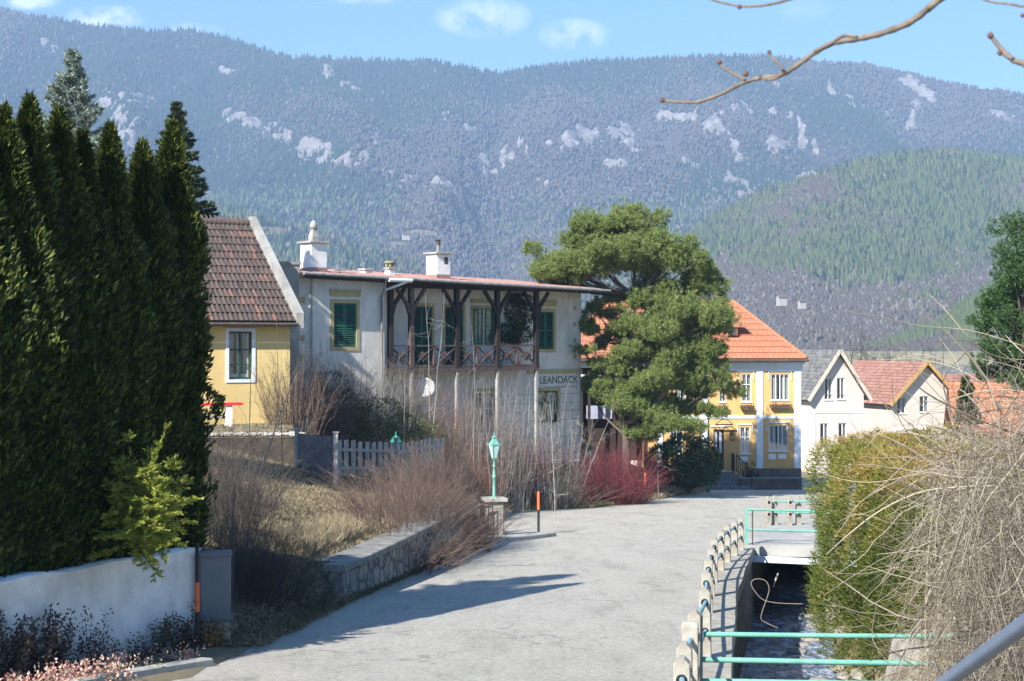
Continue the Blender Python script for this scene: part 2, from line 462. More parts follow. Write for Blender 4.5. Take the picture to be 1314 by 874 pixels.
def cone_trees(pts, kind, seed):
    r = np.random.default_rng(seed); n = len(pts); ns = 5
    con = kind < 2
    h = np.where(con, r.uniform(8, 17, n), r.uniform(7, 12, n)); w = np.where(con, r.uniform(2.0, 3.4, n), r.uniform(2.0, 3.4, n)); sf = np.clip(pts[:, 1] / 1700, .38, 1.0); w = w * sf; h = h * sf ** .6
    a = (np.arange(ns) * 2 * np.pi / ns)[None, :] + r.uniform(0, 6, n)[:, None]
    mid = np.where(con, .12, .55)[:, None]
    jr = r.uniform(.75, 1.25, (n, ns)) * w[:, None]
    ring = np.stack([pts[:, 0:1] + np.cos(a) * jr, pts[:, 1:2] + np.sin(a) * jr, pts[:, 2:3] + h[:, None] * mid * r.uniform(.8, 1.2, (n, ns))], -1)
    tip = pts + np.stack([r.normal(0, .4, n), r.normal(0, .4, n), h], -1)
    bot = pts + np.stack([0 * h, 0 * h, -2 + 0 * h], -1)
    V = np.concatenate([ring, tip[:, None], bot[:, None]], 1).reshape(-1, 3)
    b = (np.arange(n) * (ns + 2))[:, None]; i = np.arange(ns)[None, :]; j = (i + 1) % ns
    f1 = np.stack([b + i, b + j, b + ns + 0 * i], -1).reshape(-1, 3)
    f2 = np.stack([b + j, b + i, b + ns + 1 + 0 * i], -1).reshape(-1, 3)
    mi = np.concatenate([np.repeat(kind, ns), np.repeat(kind, ns)])
    return V, [f1, f2], mi
ROCKS = [([(295, 148), (330, 165), (355, 178), (385, 193), (410, 200), (440, 212), (472, 200)], 6), ([(620, 213), (640, 208), (668, 192)], 9), ([(720, 185), (745, 176), (775, 178), (800, 168), (815, 186)], 8),
         ([(505, 222), (515, 232), (530, 232)], 5), ([(550, 230), (570, 240), (600, 246)], 6), ([(845, 150), (870, 152), (900, 152)], 4), ([(905, 145), (945, 140), (992, 143)], 4), ([(905, 148), (920, 170), (935, 185), (950, 200)], 7),
         ([(1000, 188), (1020, 184), (1042, 192)], 8), ([(1020, 153), (1032, 174)], 5), ([(1060, 112), (1075, 125), (1095, 132)], 5), ([(1165, 105), (1180, 118), (1195, 125)], 5), ([(1180, 135), (1172, 167)], 4),
         ([(1265, 146), (1300, 150)], 4), ([(935, 225), (955, 240), (972, 249)], 5), ([(940, 248), (957, 259)], 4), ([(870, 208), (885, 214), (907, 221)], 5), ([(132, 138), (165, 126), (192, 131)], 6), ([(152, 150), (160, 162), (166, 180)], 9),
         ([(60, 54), (70, 63)], 4), ([(178, 150), (192, 166)], 4), ([(424, 85), (426, 106)], 3), ([(440, 112), (460, 115)], 3), ([(570, 140), (572, 152)], 3), ([(286, 88), (296, 92)], 3), ([(600, 165), (612, 168)], 3), ([(990, 108), (1000, 112)], 3),
         ([(1030, 233), (1050, 231)], 5), ([(690, 233), (705, 240)], 3), ([(780, 210), (805, 216)], 3), ([(480, 168), (488, 185)], 3), ([(1145, 150), (1147, 165)], 3), ([(350, 160), (372, 175)], 3), ([(390, 178), (425, 192)], 4)]
def pdist(PX, PY, pl):
    best = np.full(PX.shape, 1e9)
    for (x0, y0), (x1, y1) in zip(pl[:-1], pl[1:]):
        dx, dy = x1 - x0, y1 - y0; t = np.clip(((PX - x0) * dx + (PY - y0) * dy) / (dx * dx + dy * dy), 0, 1)
        best = np.minimum(best, np.hypot(PX - x0 - t * dx, PY - y0 - t * dy))
    return best
def hill(name, ridge, D0, D1, Dback, base, relief, seed, nx=320, ny=150, pw=1.15, rocks=(), fields=(), lat=(-260, 1580)):
    pxs = np.linspace(lat[0], lat[1], nx); s = np.linspace(0, 1.25, ny)
    PX, SS = np.meshgrid(pxs, s)
    d0 = D0 + 0 * PX
    YY = np.where(SS <= 1, d0 + (D1 - d0) * SS, D1 + (Dback - D1) * (SS - 1) / .25)
    YY = YY + (fbm(PX / 260, SS * 0, seed + 3, 3) - .5) * (D1 - D0) * .25 * np.clip(SS * 1.0, 0, 1) * np.clip((1.25 - SS) * 4, 0, 1)
    rid = np.interp(PX, [k[0] for k in ridge], [k[1] for k in ridge])
    zc = (HY - rid) / F * (YY + 0 * PX)
    zt = (HY - rid) / F * D1
    XX = (PX - 657) / F * YY
    crest = (HY - rid) / F * YY
    t = np.clip(SS, 0, 1)
    h = base + (crest - base) * (t ** pw)
    back = np.clip((SS - 1) / .25, 0, 1)
    h = h - back * (crest - base) * .55
    # gullies running down the slope
    wob = fbm(XX / 700, YY / 900, seed + 11, 3) * 900
    rg = np.abs(fbm((XX + wob * .55) / 330, YY / 1500, seed, 4) - .5) * 2
    h = h - relief * (.5 - rg) * np.sin(np.pi * np.clip(t, 0, 1)) ** .8 * 2.2
    h = h + (fbm(XX / 130, YY / 130, seed + 5, 4) - .5) * relief * .55 * np.clip(t * 3, 0, 1) * np.clip((1.02 - t) * 6, .12, 1)
    py = HY - h / YY * F
    rock = np.zeros_like(h); fld = np.zeros_like(h)
    nn = fbm(XX / 26 + YY / 200, YY / 90 - XX / 120, seed + 21, 5)
    n2_ = fbm(XX / 16, YY / 40, seed + 33, 4)
    for pl, w_ in rocks:
        dd = pdist(PX + (n2_ - .5) * 26, py + (nn - .5) * 18, pl) / (w_ * 1.15)
        rock = np.maximum(rock, np.clip(1.55 - dd * .75, 0, 1) * np.clip((n2_ - .38) * 9, 0, 1))
    for cx, cy, rx, ry in fields:
        dd = ((PX - cx) / rx) ** 2 + ((py - cy) / ry) ** 2
        fld = np.maximum(fld, (dd < 1) * 1.0)
    h = h + rock * (fbm(XX / 25, YY / 25, 77, 3) - .3) * 26
    idx = np.arange(XX.size).reshape(XX.shape)
    fc = np.stack([idx[:-1, :-1], idx[:-1, 1:], idx[1:, 1:], idx[1:, :-1]], -1).reshape(-1, 4)
    o = npmesh(name, np.stack([XX, YY, h], -1), [fc], MM, smooth=False)
    for nm, ar in (('rock', rock), ('field', fld)):
        at = o.data.attributes.new(nm, 'FLOAT', 'POINT'); at.data.foreach_set('value', ar.ravel().astype(np.float32))
    struct(o)
    return PX, SS, XX, YY, h, rock, fld, py
def forest(name, H, n, kindfun, seed, smax=1.06, smin=0.0):
    PX, SS, XX, YY, h, rock, fld, py = H
    r = np.random.default_rng(seed)
    ny, nx = XX.shape
    jmax = (smax / 1.25) * (ny - 1); jmin = smin / 1.25 * (ny - 1)
    # area-uniform: accept with probability ~ distance (cells widen with distance)
    u = r.uniform(0, nx - 1.001, n * 2); v = r.uniform(jmin, jmax, n * 2)
    i = u.astype(int); j = v.astype(int); fu = u - i; fv = v - j
    def smp(A): return (A[j, i] * (1 - fu) + A[j, i + 1] * fu) * (1 - fv) + (A[j + 1, i] * (1 - fu) + A[j + 1, i + 1] * fu) * fv
    x, y, z, rk, fl, q, px = smp(XX), smp(YY), smp(h), smp(rock), smp(fld), smp(py), smp(PX)
    keep = (r.uniform(0, 1, len(x)) < .6 + .4 * y / y.max()) & (rk < r.uniform(.25, .8, len(x))) & (fl < .5)
    x, y, z, q, px = x[keep][:n], y[keep][:n], z[keep][:n], q[keep][:n], px[keep][:n]
    pts = np.stack([x, y, z - .5], -1)
    kind = kindfun(x, y, px, q, r)
    V, fs, mi = cone_trees(pts, kind, seed + 1)
    o = npmesh(name, V, fs, MC, midx=mi)
    struct(o, 'stuff'); return o
RIDGE = [(-300, 20), (0, 10), (60, 20), (130, 32), (200, 38), (245, 36), (300, 50), (370, 72), (430, 74), (500, 76), (560, 78), (600, 86), (640, 92), (700, 82), (760, 76), (860, 72), (940, 68), (990, 70), (1050, 78), (1110, 80), (1170, 92), (1230, 106), (1314, 118), (1600, 140)]
FOOT = [(640, 475), (700, 440), (760, 400), (820, 352), (860, 325), (900, 297), (960, 262), (1040, 233), (1100, 214), (1160, 203), (1220, 199), (1270, 205), (1314, 211), (1600, 235)]
SPUR = [(1060, 475), (1100, 462), (1150, 448), (1200, 425), (1250, 390), (1314, 350), (1400, 320), (1700, 290)]
LSPUR = [(-300, 215), (100, 235), (250, 262), (300, 270), (360, 290), (420, 305), (480, 325), (540, 345), (600, 370), (660, 395), (720, 420), (760, 450), (800, 480)]
Hm = hill("mountain", [(a, b + 3) for a, b in RIDGE], 1300, 3500, 4100, -30, 85, 2, rocks=ROCKS, nx=860, ny=420, pw=1.05, fields=[(540, 300, 22, 5), (510, 315, 16, 5)])
def km(x, y, px, q, r):
    nv = fbm(x / 420 + 3, y / 420, 31, 4) + (q - 210) / 900 * -1 * .6
    k = np.where(nv + r.normal(0, .07, len(x)) > .55, 2, 0)
    k = np.where((q > 250) & (k == 0) & (r.uniform(0, 1, len(x)) < .5), 1, k)
    return np.where((r.uniform(0, 1, len(x)) < .035 + .08 * (q > 240)) , 3, k)
forest("mountain_forest", Hm, 140000, km, 41)
Hl = hill("left_spur", LSPUR, 900, 1900, 2300, -22, 30, 8, nx=220, ny=90, pw=1.2, fields=[(345, 297, 26, 6)], lat=(-260, 800))
def kl(x, y, px, q, r):
    nv = fbm(x / 160, y / 160, 51, 4)
    k = np.where(nv + r.normal(0, .07, len(x)) > .56, 2, np.where(r.uniform(0, 1, len(x)) < .6, 0, 1))
    return np.where(r.uniform(0, 1, len(x)) < .12, 3, k)
forest("left_spur_forest", Hl, 24000, kl, 43)
Hf = hill("foothill", FOOT, 750, 1750, 2100, -20, 26, 5, nx=260, ny=120, pw=1.15, fields=[], lat=(640, 1580))
def kf(x, y, px, q, r):
    nv = fbm(x / 150 + 9, y / 150, 61, 4)
    low = np.clip((q - 340) / 60, 0, 1)
    k = np.where(nv + low * .35 + r.normal(0, .06, len(x)) > .60, 2, 1)
    k = np.where((k == 1) & (r.uniform(0, 1, len(x)) < .22), 0, k)
    return np.where(r.uniform(0, 1, len(x)) < .06 + .1 * (low > .3), 3, k)
forest("foothill_forest", Hf, 75000, kf, 45)
Hs = hill("right_spur", SPUR, 520, 900, 1100, -18, 10, 6, nx=130, ny=60, pw=1.1, lat=(1040, 1580))
def ks(x, y, px, q, r):
    nv = fbm(x / 70, y / 70, 71, 3)
    return np.where(nv + r.normal(0, .08, len(x)) + (q - 430) / 150 > .58, 2, 1)
forest("right_spur_forest", Hs, 20000, ks, 47)

# far houses on the slopes, a few pixels each
M_farw = M("far_white_wall", (.50, .47, .42), bmp=0); M_farr = M("far_red_roof", (.16, .12, .10), bmp=0)
def small_house(px, py, D, w, h, d, label, rz=.3):
    p = P(px, py, D); t = thing("farmhouse", label, "house", p, rz)
    b = MB(); b.box(-w / 2, w / 2, -d / 2, d / 2, -3, h); b.add([(-w / 2, -d / 2, h), (-w / 2, d / 2, h), (-w / 2, 0, h + d * .4), (w / 2, -d / 2, h), (w / 2, d / 2, h), (w / 2, 0, h + d * .4)], [(0, 2, 1), (3, 4, 5)])
    b.build("wall", M_farw, t)
    r = MB(); e = .5
    for s in (-1, 1):
        r.add([(-w / 2 - e, s * (d / 2 + e), h - .3), (w / 2 + e, s * (d / 2 + e), h - .3), (w / 2 + e, 0, h + d * .4 + .15), (-w / 2 - e, 0, h + d * .4 + .15),
               (-w / 2 - e, s * (d / 2 + e), h - .05), (w / 2 + e, s * (d / 2 + e), h - .05), (w / 2 + e, 0, h + d * .4 + .4), (-w / 2 - e, 0, h + d * .4 + .4)],
              [(0, 1, 2, 3), (7, 6, 5, 4), (0, 4, 5, 1), (1, 5, 6, 2), (0, 3, 7, 4)])
    r.build("roof", M_farr, t)
small_house(1003, 386, 905, 5, 2.0, 4, "small white farmhouse alone on the purple brown wooded hillside above the orange roof")
small_house(1029, 390, 915, 4, 1.4, 3, "tiny pale outbuilding right of the white farmhouse on the wooded hillside")
small_house(521, 305, 1750, 8, 3, 6, "tiny white farmhouse in the pale clearing on the mountain behind the grey villa")

# valley meadow seen between the yellow house and the hill
b = MB(); mw = [(-30, 250), (220, 250), (260, 700), (-30, 700)]
xs = np.linspace(60, 330, 20); ys = np.linspace(330, 560, 14); XX, YY = np.meshgrid(xs, ys)
ZZ = -14 + sstep((YY - 330) / 240) * 11
idx = np.arange(XX.size).reshape(XX.shape)
fc = np.stack([idx[:-1, :-1], idx[:-1, 1:], idx[1:, 1:], idx[1:, :-1]], -1).reshape(-1, 4)
struct(npmesh("meadow", np.stack([XX, YY, ZZ], -1), [fc], M("dry_meadow", (.33, .28, .17), (.24, .22, .12), .03, 1, 0), smooth=True))

# the air between here and the mountain
hz = MB(); hz.box(-2600, 2900, -60, 4600, -80, 900)
hm = bpy.data.materials.new("haze_air"); hm.use_nodes = True; hm.node_tree.nodes.clear()
ho = hm.node_tree.nodes.new('ShaderNodeOutputMaterial'); pv = hm.node_tree.nodes.new('ShaderNodeVolumePrincipled')
pv.inputs['Color'].default_value = (.47, .68, 1.0, 1); pv.inputs['Density'].default_value = HAZE; pv.inputs['Anisotropy'].default_value = 0.0
hm.node_tree.links.new(pv.outputs[0], ho.inputs['Volume'])
ho_ = struct(hz.build("haze", hm), 'stuff')
# ------------------------------------------------------------------ building materials
def plaster(name, c1, c2, dirt=.25):
    m, nt, b, out = new_mat(name)
    n1 = tex(nt, 'Noise', .7, 8, .65); n2 = tex(nt, 'Noise', 18, 6, .7); n3 = tex(nt, 'Noise', 1, 6, .7, scaled(nt, 2.2, 2.2, .7))
    c = ramp(nt, n1.outputs[0], [(.35, c2), (.6, c1)])
    d = ramp(nt, n3.outputs[0], [(.3, (1 - dirt * .6, 1 - dirt * .6, 1 - dirt * .6)), (.6, (1, 1, 1))])
    c = mixc(nt, 1, c, d, 'MULTIPLY')
    nt.links.new(c, b.inputs['Base Color']); b.inputs['Roughness'].default_value = .92; b.inputs['Specular IOR Level'].default_value = .15
    bump(nt, b, n2.outputs[0], .012, .6); return m
def tile_mat(name, cols, sx, sz, rough=.85, rowdark=.35, moss=None, mixf=.45):
    """roof tiles: brick grid in the roof slab's own x / up-slope coordinates"""
    m, nt, b, out = new_mat(name)
    v = scaled(nt, 1, 1, 1)
    br = nt.nodes.new('ShaderNodeTexBrick'); nt.links.new(v, br.inputs['Vector'])
    br.inputs['Scale'].default_value = 1; br.inputs['Brick Width'].default_value = sx; br.inputs['Row Height'].default_value = sz
    br.inputs['Mortar Size'].default_value = .006; br.inputs['Bias'].default_value = 0
    br.inputs['Color1'].default_value = (0, 0, 0, 1); br.inputs['Color2'].default_value = (1, 1, 1, 1); br.inputs['Mortar'].default_value = (.5, .5, .5, 1)
    n = tex(nt, 'Noise', 1.3, 6, .65)
    f = mixc(nt, mixf, br.outputs['Color'], n.outputs[0])
    k = len(cols)
    c = ramp(nt, f, [(.15 + .7 * i / (k - 1), q) for i, q in enumerate(cols)])
    if moss:
        n3 = tex(nt, 'Noise', 3.0, 8, .7); c = mixc(nt, ramp(nt, n3.outputs[0], [(.5, (0, 0, 0)), (.65, (1, 1, 1))]), c, moss)
    c = mixc(nt, br.outputs['Fac'], c, tuple(q * rowdark for q in cols[0]))
    nt.links.new(c, b.inputs['Base Color']); b.inputs['Roughness'].default_value = rough; b.inputs['Specular IOR Level'].default_value = .2
    iv = nt.nodes.new('ShaderNodeMath'); iv.operation = 'SUBTRACT'; iv.inputs[0].default_value = 1; nt.links.new(br.outputs['Fac'], iv.inputs[1])
    bump(nt, b, iv.outputs[0], .02, .8)
    return m
Y1 = plaster("yellow_plaster", (.66, .50, .22), (.60, .44, .19), .2)
Y2 = plaster("ochre_plaster", (.62, .38, .15), (.57, .34, .13), .12)
GR = plaster("grey_plaster", (.66, .62, .55), (.54, .51, .455), .35)
ROUGH = plaster("roughcast", (.40, .385, .35), (.25, .24, .22), .45)
CREAM = plaster("cream_plaster", (.60, .53, .45), (.54, .475, .40), .15)
PINKW = plaster("pinkish_plaster", (.60, .53, .48), (.54, .475, .43), .12)
WHT = plaster("white_render", (.78, .77, .74), (.70, .69, .66), .15)
OCH = plaster("ochre_trim", (.42, .35, .18), (.34, .28, .14), .2)
LBL = plaster("pale_blue_trim", (.66, .70, .74), (.58, .62, .66), .12)
DKG = M("dark_green_paint", (.018, .07, .05), (.012, .045, .035), 5, .5, .002)
SHG = M("shutter_green", (.03, .115, .08), (.02, .08, .055), 5, .55, .002)
WHP = M("white_paint", (.78, .78, .76), (.66, .66, .64), 5, .45, .001)
BRN = M("dark_brown_timber", (.035, .024, .020), (.018, .013, .011), 6, .75, .006, 30)
WBR = M("weathered_brown_timber", (.12, .08, .07), (.06, .042, .036), 6, .8, .006, 30, c3=(.22, .18, .165))
GRW = M("grey_weathered_wood", (.36, .34, .31), (.22, .205, .19), 4, .9, .008, 35, c3=(.52, .50, .47))
YWD = M("yellow_stained_wood", (.50, .32, .10), (.38, .22, .07), 4, .6, .003)
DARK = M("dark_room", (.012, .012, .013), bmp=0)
CURT = M("net_curtain", (.55, .55, .54), (.38, .38, .38), 14, .9, .01, 20)
def glass_mat():
    m, nt, b, out = new_mat("window_glass")
    gl = nt.nodes.new('ShaderNodeBsdfGlossy'); gl.inputs['Roughness'].default_value = .03; gl.inputs['Color'].default_value = (.9, .93, .95, 1)
    tr = nt.nodes.new('ShaderNodeBsdfTransparent'); tr.inputs[0].default_value = (.82, .86, .85, 1)
    mx = nt.nodes.new('ShaderNodeMixShader'); mx.inputs[0].default_value = .16
    nt.links.new(tr.outputs[0], mx.inputs[1]); nt.links.new(gl.outputs[0], mx.inputs[2]); nt.links.new(mx.outputs[0], out.inputs[0]); return m
GLS = glass_mat()
METR = M("faded_red_sheet_metal", (.34, .20, .175), (.26, .155, .14), 1.6, .6, .006, 9, c3=(.42, .30, .27))
GUT = M("grey_gutter_metal", (.30, .29, .28), (.16, .15, .14), 4, .5, .002)
RUST = M("rusty_dark_metal", (.09, .07, .06), (.05, .04, .035), 6, .7, .003)

def wall_holes(b, x0, x1, z0, z1, holes, y=0, dep=.14, mi=0):
    """wall face with real openings and reveals (local plane y, outside is -y)"""
    xs = sorted({x0, x1, *[h[0] for h in holes], *[h[1] for h in holes]}); zs = sorted({z0, z1, *[h[2] for h in holes], *[h[3] for h in holes]})
    for i in range(len(xs) - 1):
        for j in range(len(zs) - 1):
            cx, cz = (xs[i] + xs[i + 1]) / 2, (zs[j] + zs[j + 1]) / 2
            if any(h[0] < cx < h[1] and h[2] < cz < h[3] for h in holes): continue
            b.add([(xs[i], y, zs[j]), (xs[i + 1], y, zs[j]), (xs[i + 1], y, zs[j + 1]), (xs[i], y, zs[j + 1])], [(0, 1, 2, 3)], mi)
    for a, c, d, e in holes:
        b.add([(a, y, d), (c, y, d), (c, y, e), (a, y, e), (a, y + dep, d), (c, y + dep, d), (c, y + dep, e), (a, y + dep, e)],
              [(0, 4, 5, 1), (1, 5, 6, 2), (2, 6, 7, 3), (3, 7, 4, 0)], mi)
def window(root, x0, x1, z0, z1, y=0, dep=.1, fm=WHP, cols=2, rows=(.5,), curtain=True, fw=.06, sill=True, name="window", label=None, cw=.38, inner=None):
    """casement window set in an opening: frame, pane, curtain, sill"""
    f = MB(); yy = y + dep - .05
    f.box(x0, x0 + fw, yy, yy + .06, z0, z1); f.box(x1 - fw, x1, yy, yy + .06, z0, z1)
    f.box(x0 + fw, x1 - fw, yy, yy + .06, z0, z0 + fw); f.box(x0 + fw, x1 - fw, yy, yy + .06, z1 - fw, z1)
    w = (x1 - x0 - 2 * fw) / cols
    for i in range(1, cols):
        c = x0 + fw + w * i; t = fw * (1.0 if (i * 2 == cols or cols == 2) else .6); f.box(c - t / 2, c + t / 2, yy - .012, yy + .045, z0 + fw + .002, z1 - fw - .002)
    for r in rows:
        c = z0 + (z1 - z0) * r; f.box(x0 + fw + .002, x1 - fw - .002, yy + .008, yy + .042, c - .018, c + .018)
    o = f.build(name, fm, root)
    if label: o['label'] = label
    g = MB(); g.add([(x0 + fw * .5, yy + .022, z0 + fw * .5), (x1 - fw * .5, yy + .022, z0 + fw * .5), (x1 - fw * .5, yy + .022, z1 - fw * .5), (x0 + fw * .5, yy + .022, z1 - fw * .5)], [(0, 1, 2, 3)]); g.build("pane", GLS, o)
    if inner is not None:      # inner white casement seen through the glass
        k = MB()
        for i in range(cols):
            a = x0 + fw + w * i + .01; c = a + w - .02; t = .045
            k.box(a, a + t, yy + .09, yy + .12, z0 + fw, z1 - fw); k.box(c - t, c, yy + .09, yy + .12, z0 + fw, z1 - fw)
            k.box(a + t, c - t, yy + .09, yy + .12, z0 + fw, z0 + fw + .1)
        k.build("inner_casement", inner, o)
    if curtain:
        c = MB(); n = 14
        for a0, a1 in ((x0, x0 + (x1 - x0) * cw), (x1 - (x1 - x0) * cw, x1)):
            vs = []
            for i in range(n + 1):
                xx = a0 + (a1 - a0) * i / n; dy = .02 * math.sin(i * 2.4)
                vs += [(xx, yy + .17 + dy, z0 + .05), (xx, yy + .17 + dy, z1)]
            c.add(vs, [(2 * i, 2 * i + 2, 2 * i + 3, 2 * i + 1) for i in range(n)])
        c.build("curtain", CURT, o)
    if sill:
        s = MB(); s.box(x0 - .05, x1 + .05, y - .07, y + dep - .052, z0 - .05, z0 - .002); s.build("sill", WHP if fm is WHP else fm, o)
    return o
def surround(b, x0, x1, z0, z1, w, t=.03, y=0, top=None, bottom=True, mi=0):
    top = w if top is None else top
    b.box(x0 - w, x0, y - t, y + .02, z0 - (w if bottom else 0), z1 + top, mi); b.box(x1, x1 + w, y - t, y + .02, z0 - (w if bottom else 0), z1 + top, mi)
    b.box(x0, x1, y - t, y + .02, z1, z1 + top, mi)
    if bottom: b.box(x0, x1, y - t, y + .02, z0 - w, z0, mi)
def shutter(root, x0, x1, z0, z1, y, mt=SHG, ajar=0, slats=True, name="shutter"):
    b = MB(); fw = .055; t = .035
    b.box(x0, x0 + fw, y - t, y, z0, z1); b.box(x1 - fw, x1, y - t, y, z0, z1)
    for zc in (z0, (z0 + z1) / 2 - fw / 2, z1 - fw): b.box(x0 + fw, x1 - fw, y - t + .002, y - .002, zc, zc + fw)
    if slats:
        n = int((z1 - z0) / .095)
        for i in range(n):
            z = z0 + fw + (z1 - z0 - 2 * fw) * (i + .5) / n
            b.add([(x0 + fw, y - t - .004, z - .034), (x1 - fw, y - t - .004, z - .034), (x1 - fw, y - .006, z + .018), (x0 + fw, y - .006, z + .018)], [(0, 1, 2, 3)])
    if not slats: b.box(x0 + fw * .5, x1 - fw * .5, y - .02, y - .003, z0 + .02, z1 - .02)
    return b.build(name, mt, root)
def roof_slab(name, mat_, root, e0, e1, r0, r1, th=.07, rows=0, step=.03, lift=0):
    """tiled roof plane between eave e0-e1 and ridge r0-r1 (root-local); mesh stored so that its x runs along the eave and y up the slope"""
    e0, e1, r0, r1 = map(Vector, (e0, e1, r0, r1))
    ux = (e1 - e0).normalized(); up = ((r0 + r1) / 2 - (e0 + e1) / 2); up = (up - ux * up.dot(ux)).normalized(); nn = ux.cross(up)
    M4 = Matrix((ux, up, nn)).transposed().to_4x4(); M4.translation = e0
    inv = M4.inverted(); q = [inv @ p for p in (e0, e1, r1, r0)]
    b = MB(); n = max(1, rows)
    for i in range(n):
        a, c = i / n, (i + 1) / n
        if n > 1: c = min(1, c + .12 / n)
        p0, p1 = q[0].lerp(q[3], a), q[1].lerp(q[2], a); p3, p2 = q[0].lerp(q[3], c), q[1].lerp(q[2], c)
        z1 = th + (step if n > 1 else 0); z2 = th
        b.add([(p0.x, p0.y, 0), (p1.x, p1.y, 0), (p2.x, p2.y, 0), (p3.x, p3.y, 0), (p0.x, p0.y, z1), (p1.x, p1.y, z1), (p2.x, p2.y, z2), (p3.x, p3.y, z2)],
              [(0, 3, 2, 1), (4, 5, 6, 7), (0, 1, 5, 4), (1, 2, 6, 5), (2, 3, 7, 6), (3, 0, 4, 7)])
    o = b.build(name, mat_, root); o.matrix_local = M4
    return o
def text_part(root, name, s, size, x, y, z, mt, ext=.006, bold=False):
    cu = bpy.data.curves.new(name, 'FONT'); cu.body = s; cu.size = size; cu.extrude = ext; cu.align_x = 'CENTER'
    if bold: cu.offset = size * .02
    t = bpy.data.objects.new(name, cu); COL.objects.link(t)
    dg = bpy.context.evaluated_depsgraph_get(); me = bpy.data.meshes.new_from_object(t.evaluated_get(dg))
    bpy.data.objects.remove(t); me.materials.clear(); me.materials.append(mt)
    o = bpy.data.objects.new(name, me); COL.objects.link(o); o.parent = root
    o.location = (x, y, z); o.rotation_euler = (math.radians(90), 0, 0); return o

# ------------------------------------------------------------------ cottage
COT = thing("cottage", "yellow cottage with weathered red tile roof and one green framed window behind the hedge", "house", (-6.84, 48, 0), math.radians(28))
lx, zb = -9.5, -2.7
wx0, wz1 = loc_of(COT, 289.5, 421); wx1, wz0 = loc_of(COT, 327.5, 489)
ez = .80
b = MB(); wall_holes(b, lx, 0, zb, ez, [(wx0 + .1, wx1 - .1, wz0 + .06, wz1 - .1)], 0, .16)
b.box(lx, 0, .7, 7.5, zb, ez - .05); b.box(lx, lx + .2, 0, .7, zb, ez); b.box(-.2, 0, .16, .7, zb, ez)
b.add([(0, 0, ez), (0, 7.5, ez), (0, 4.1, 3.9), (-.3, 0, ez), (-.3, 7.5, ez), (-.3, 4.1, 3.9)], [(0, 1, 2), (3, 5, 4), (0, 2, 5, 3)])
b.build("wall", Y1, COT)
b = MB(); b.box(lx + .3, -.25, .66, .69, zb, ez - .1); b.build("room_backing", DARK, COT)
w = window(COT, wx0 + .1, wx1 - .1, wz0 + .06, wz1 - .1, 0, .12, DKG, 2, (.30, .62), True, .055, False, inner=WHP, cw=.3)
b = MB(); surround(b, wx0 + .1, wx1 - .1, wz0 + .06, wz1 - .1, .1, .03); b.build("window_surround", LBL, COT)
tc_ = tile_mat("old_red_tiles", [(.055, .045, .042), (.075, .058, .052), (.095, .07, .062), (.11, .08, .07), (.135, .092, .078), (.30, .12, .08)], .153, .42, moss=(.10, .085, .07))
roof = roof_slab("roof", tc_, COT, (lx, -.35, ez - .22), (.05, -.35, ez - .22), (lx, 4.1, 3.86), (.05, 4.1, 3.86), .07, 13, .05)
b = MB(); n = 48                                                      # rolls of the interlocking tiles
Ls = (Vector((0, 4.45, 4.08))).length
for i in range(62):
    xx = .08 + i * .153; b.tube([(xx, .02, .105), (xx, Ls - .05, .075)], .036, 5)
b.build("tile_roll", tc_, roof)
roof_slab("back_roof", tc_, COT, (.05, 7.8, ez - .1), (lx, 7.8, ez - .1), (.05, 4.1, 3.86), (lx, 4.1, 3.86), .07)
b = MB(); b.tube([(lx, 4.1, 3.96), (.1, 4.1, 3.96)], .12, 8); b.build("ridge_tiles", tc_, COT)
b = MB(); b.tube([(lx, -.42, ez - .24), (.1, -.42, ez - .24)], .06, 8); b.build("gutter", RUST, COT)
b = MB()                                                              # firewall capping that stands above the roof edge
b.loft([[(.06, -.42, ez - .35), (.30, -.42, ez - .35), (.30, -.42, ez + .12), (.06, -.42, ez + .12)], [(.06, 4.1, 3.55), (.30, 4.1, 3.55), (.30, 4.1, 4.20), (.06, 4.1, 4.20)],
        [(.06, 7.8, ez - .2), (.30, 7.8, ez - .2), (.30, 7.8, ez + .3), (.06, 7.8, ez + .3)]], 0, True, False)
b.build("gable_parapet", ROUGH, COT)
b = MB(); b.box(.42, 1.75, 3.9, 4.3, -3.2, 2.62); b.box(.4, 1.8, 3.86, 4.34, 2.62, 2.72); b.build("side_wall", ROUGH, COT)
# red bench table
t = thing("garden_bench", "bright red board on white legs along the yellow cottage wall", "bench", (-8.9, 45.6, -2.45), math.radians(20))
b = MB(); b.box(-1.15, 1.0, -.2, .2, .62, .69); b.build("seat", M("red_paint", (.62, .03, .04), (.45, .02, .03), 6, .5, .002), t)
for xx in (-.75, .6):
    b = MB(); b.box(xx - .09, xx + .09, -.15, .15, 0, .62); b.build("leg", WHP, t)
b = MB(); b.box(-.66, .5, -.04, .04, .25, .33); b.build("stretcher", GRW, t)

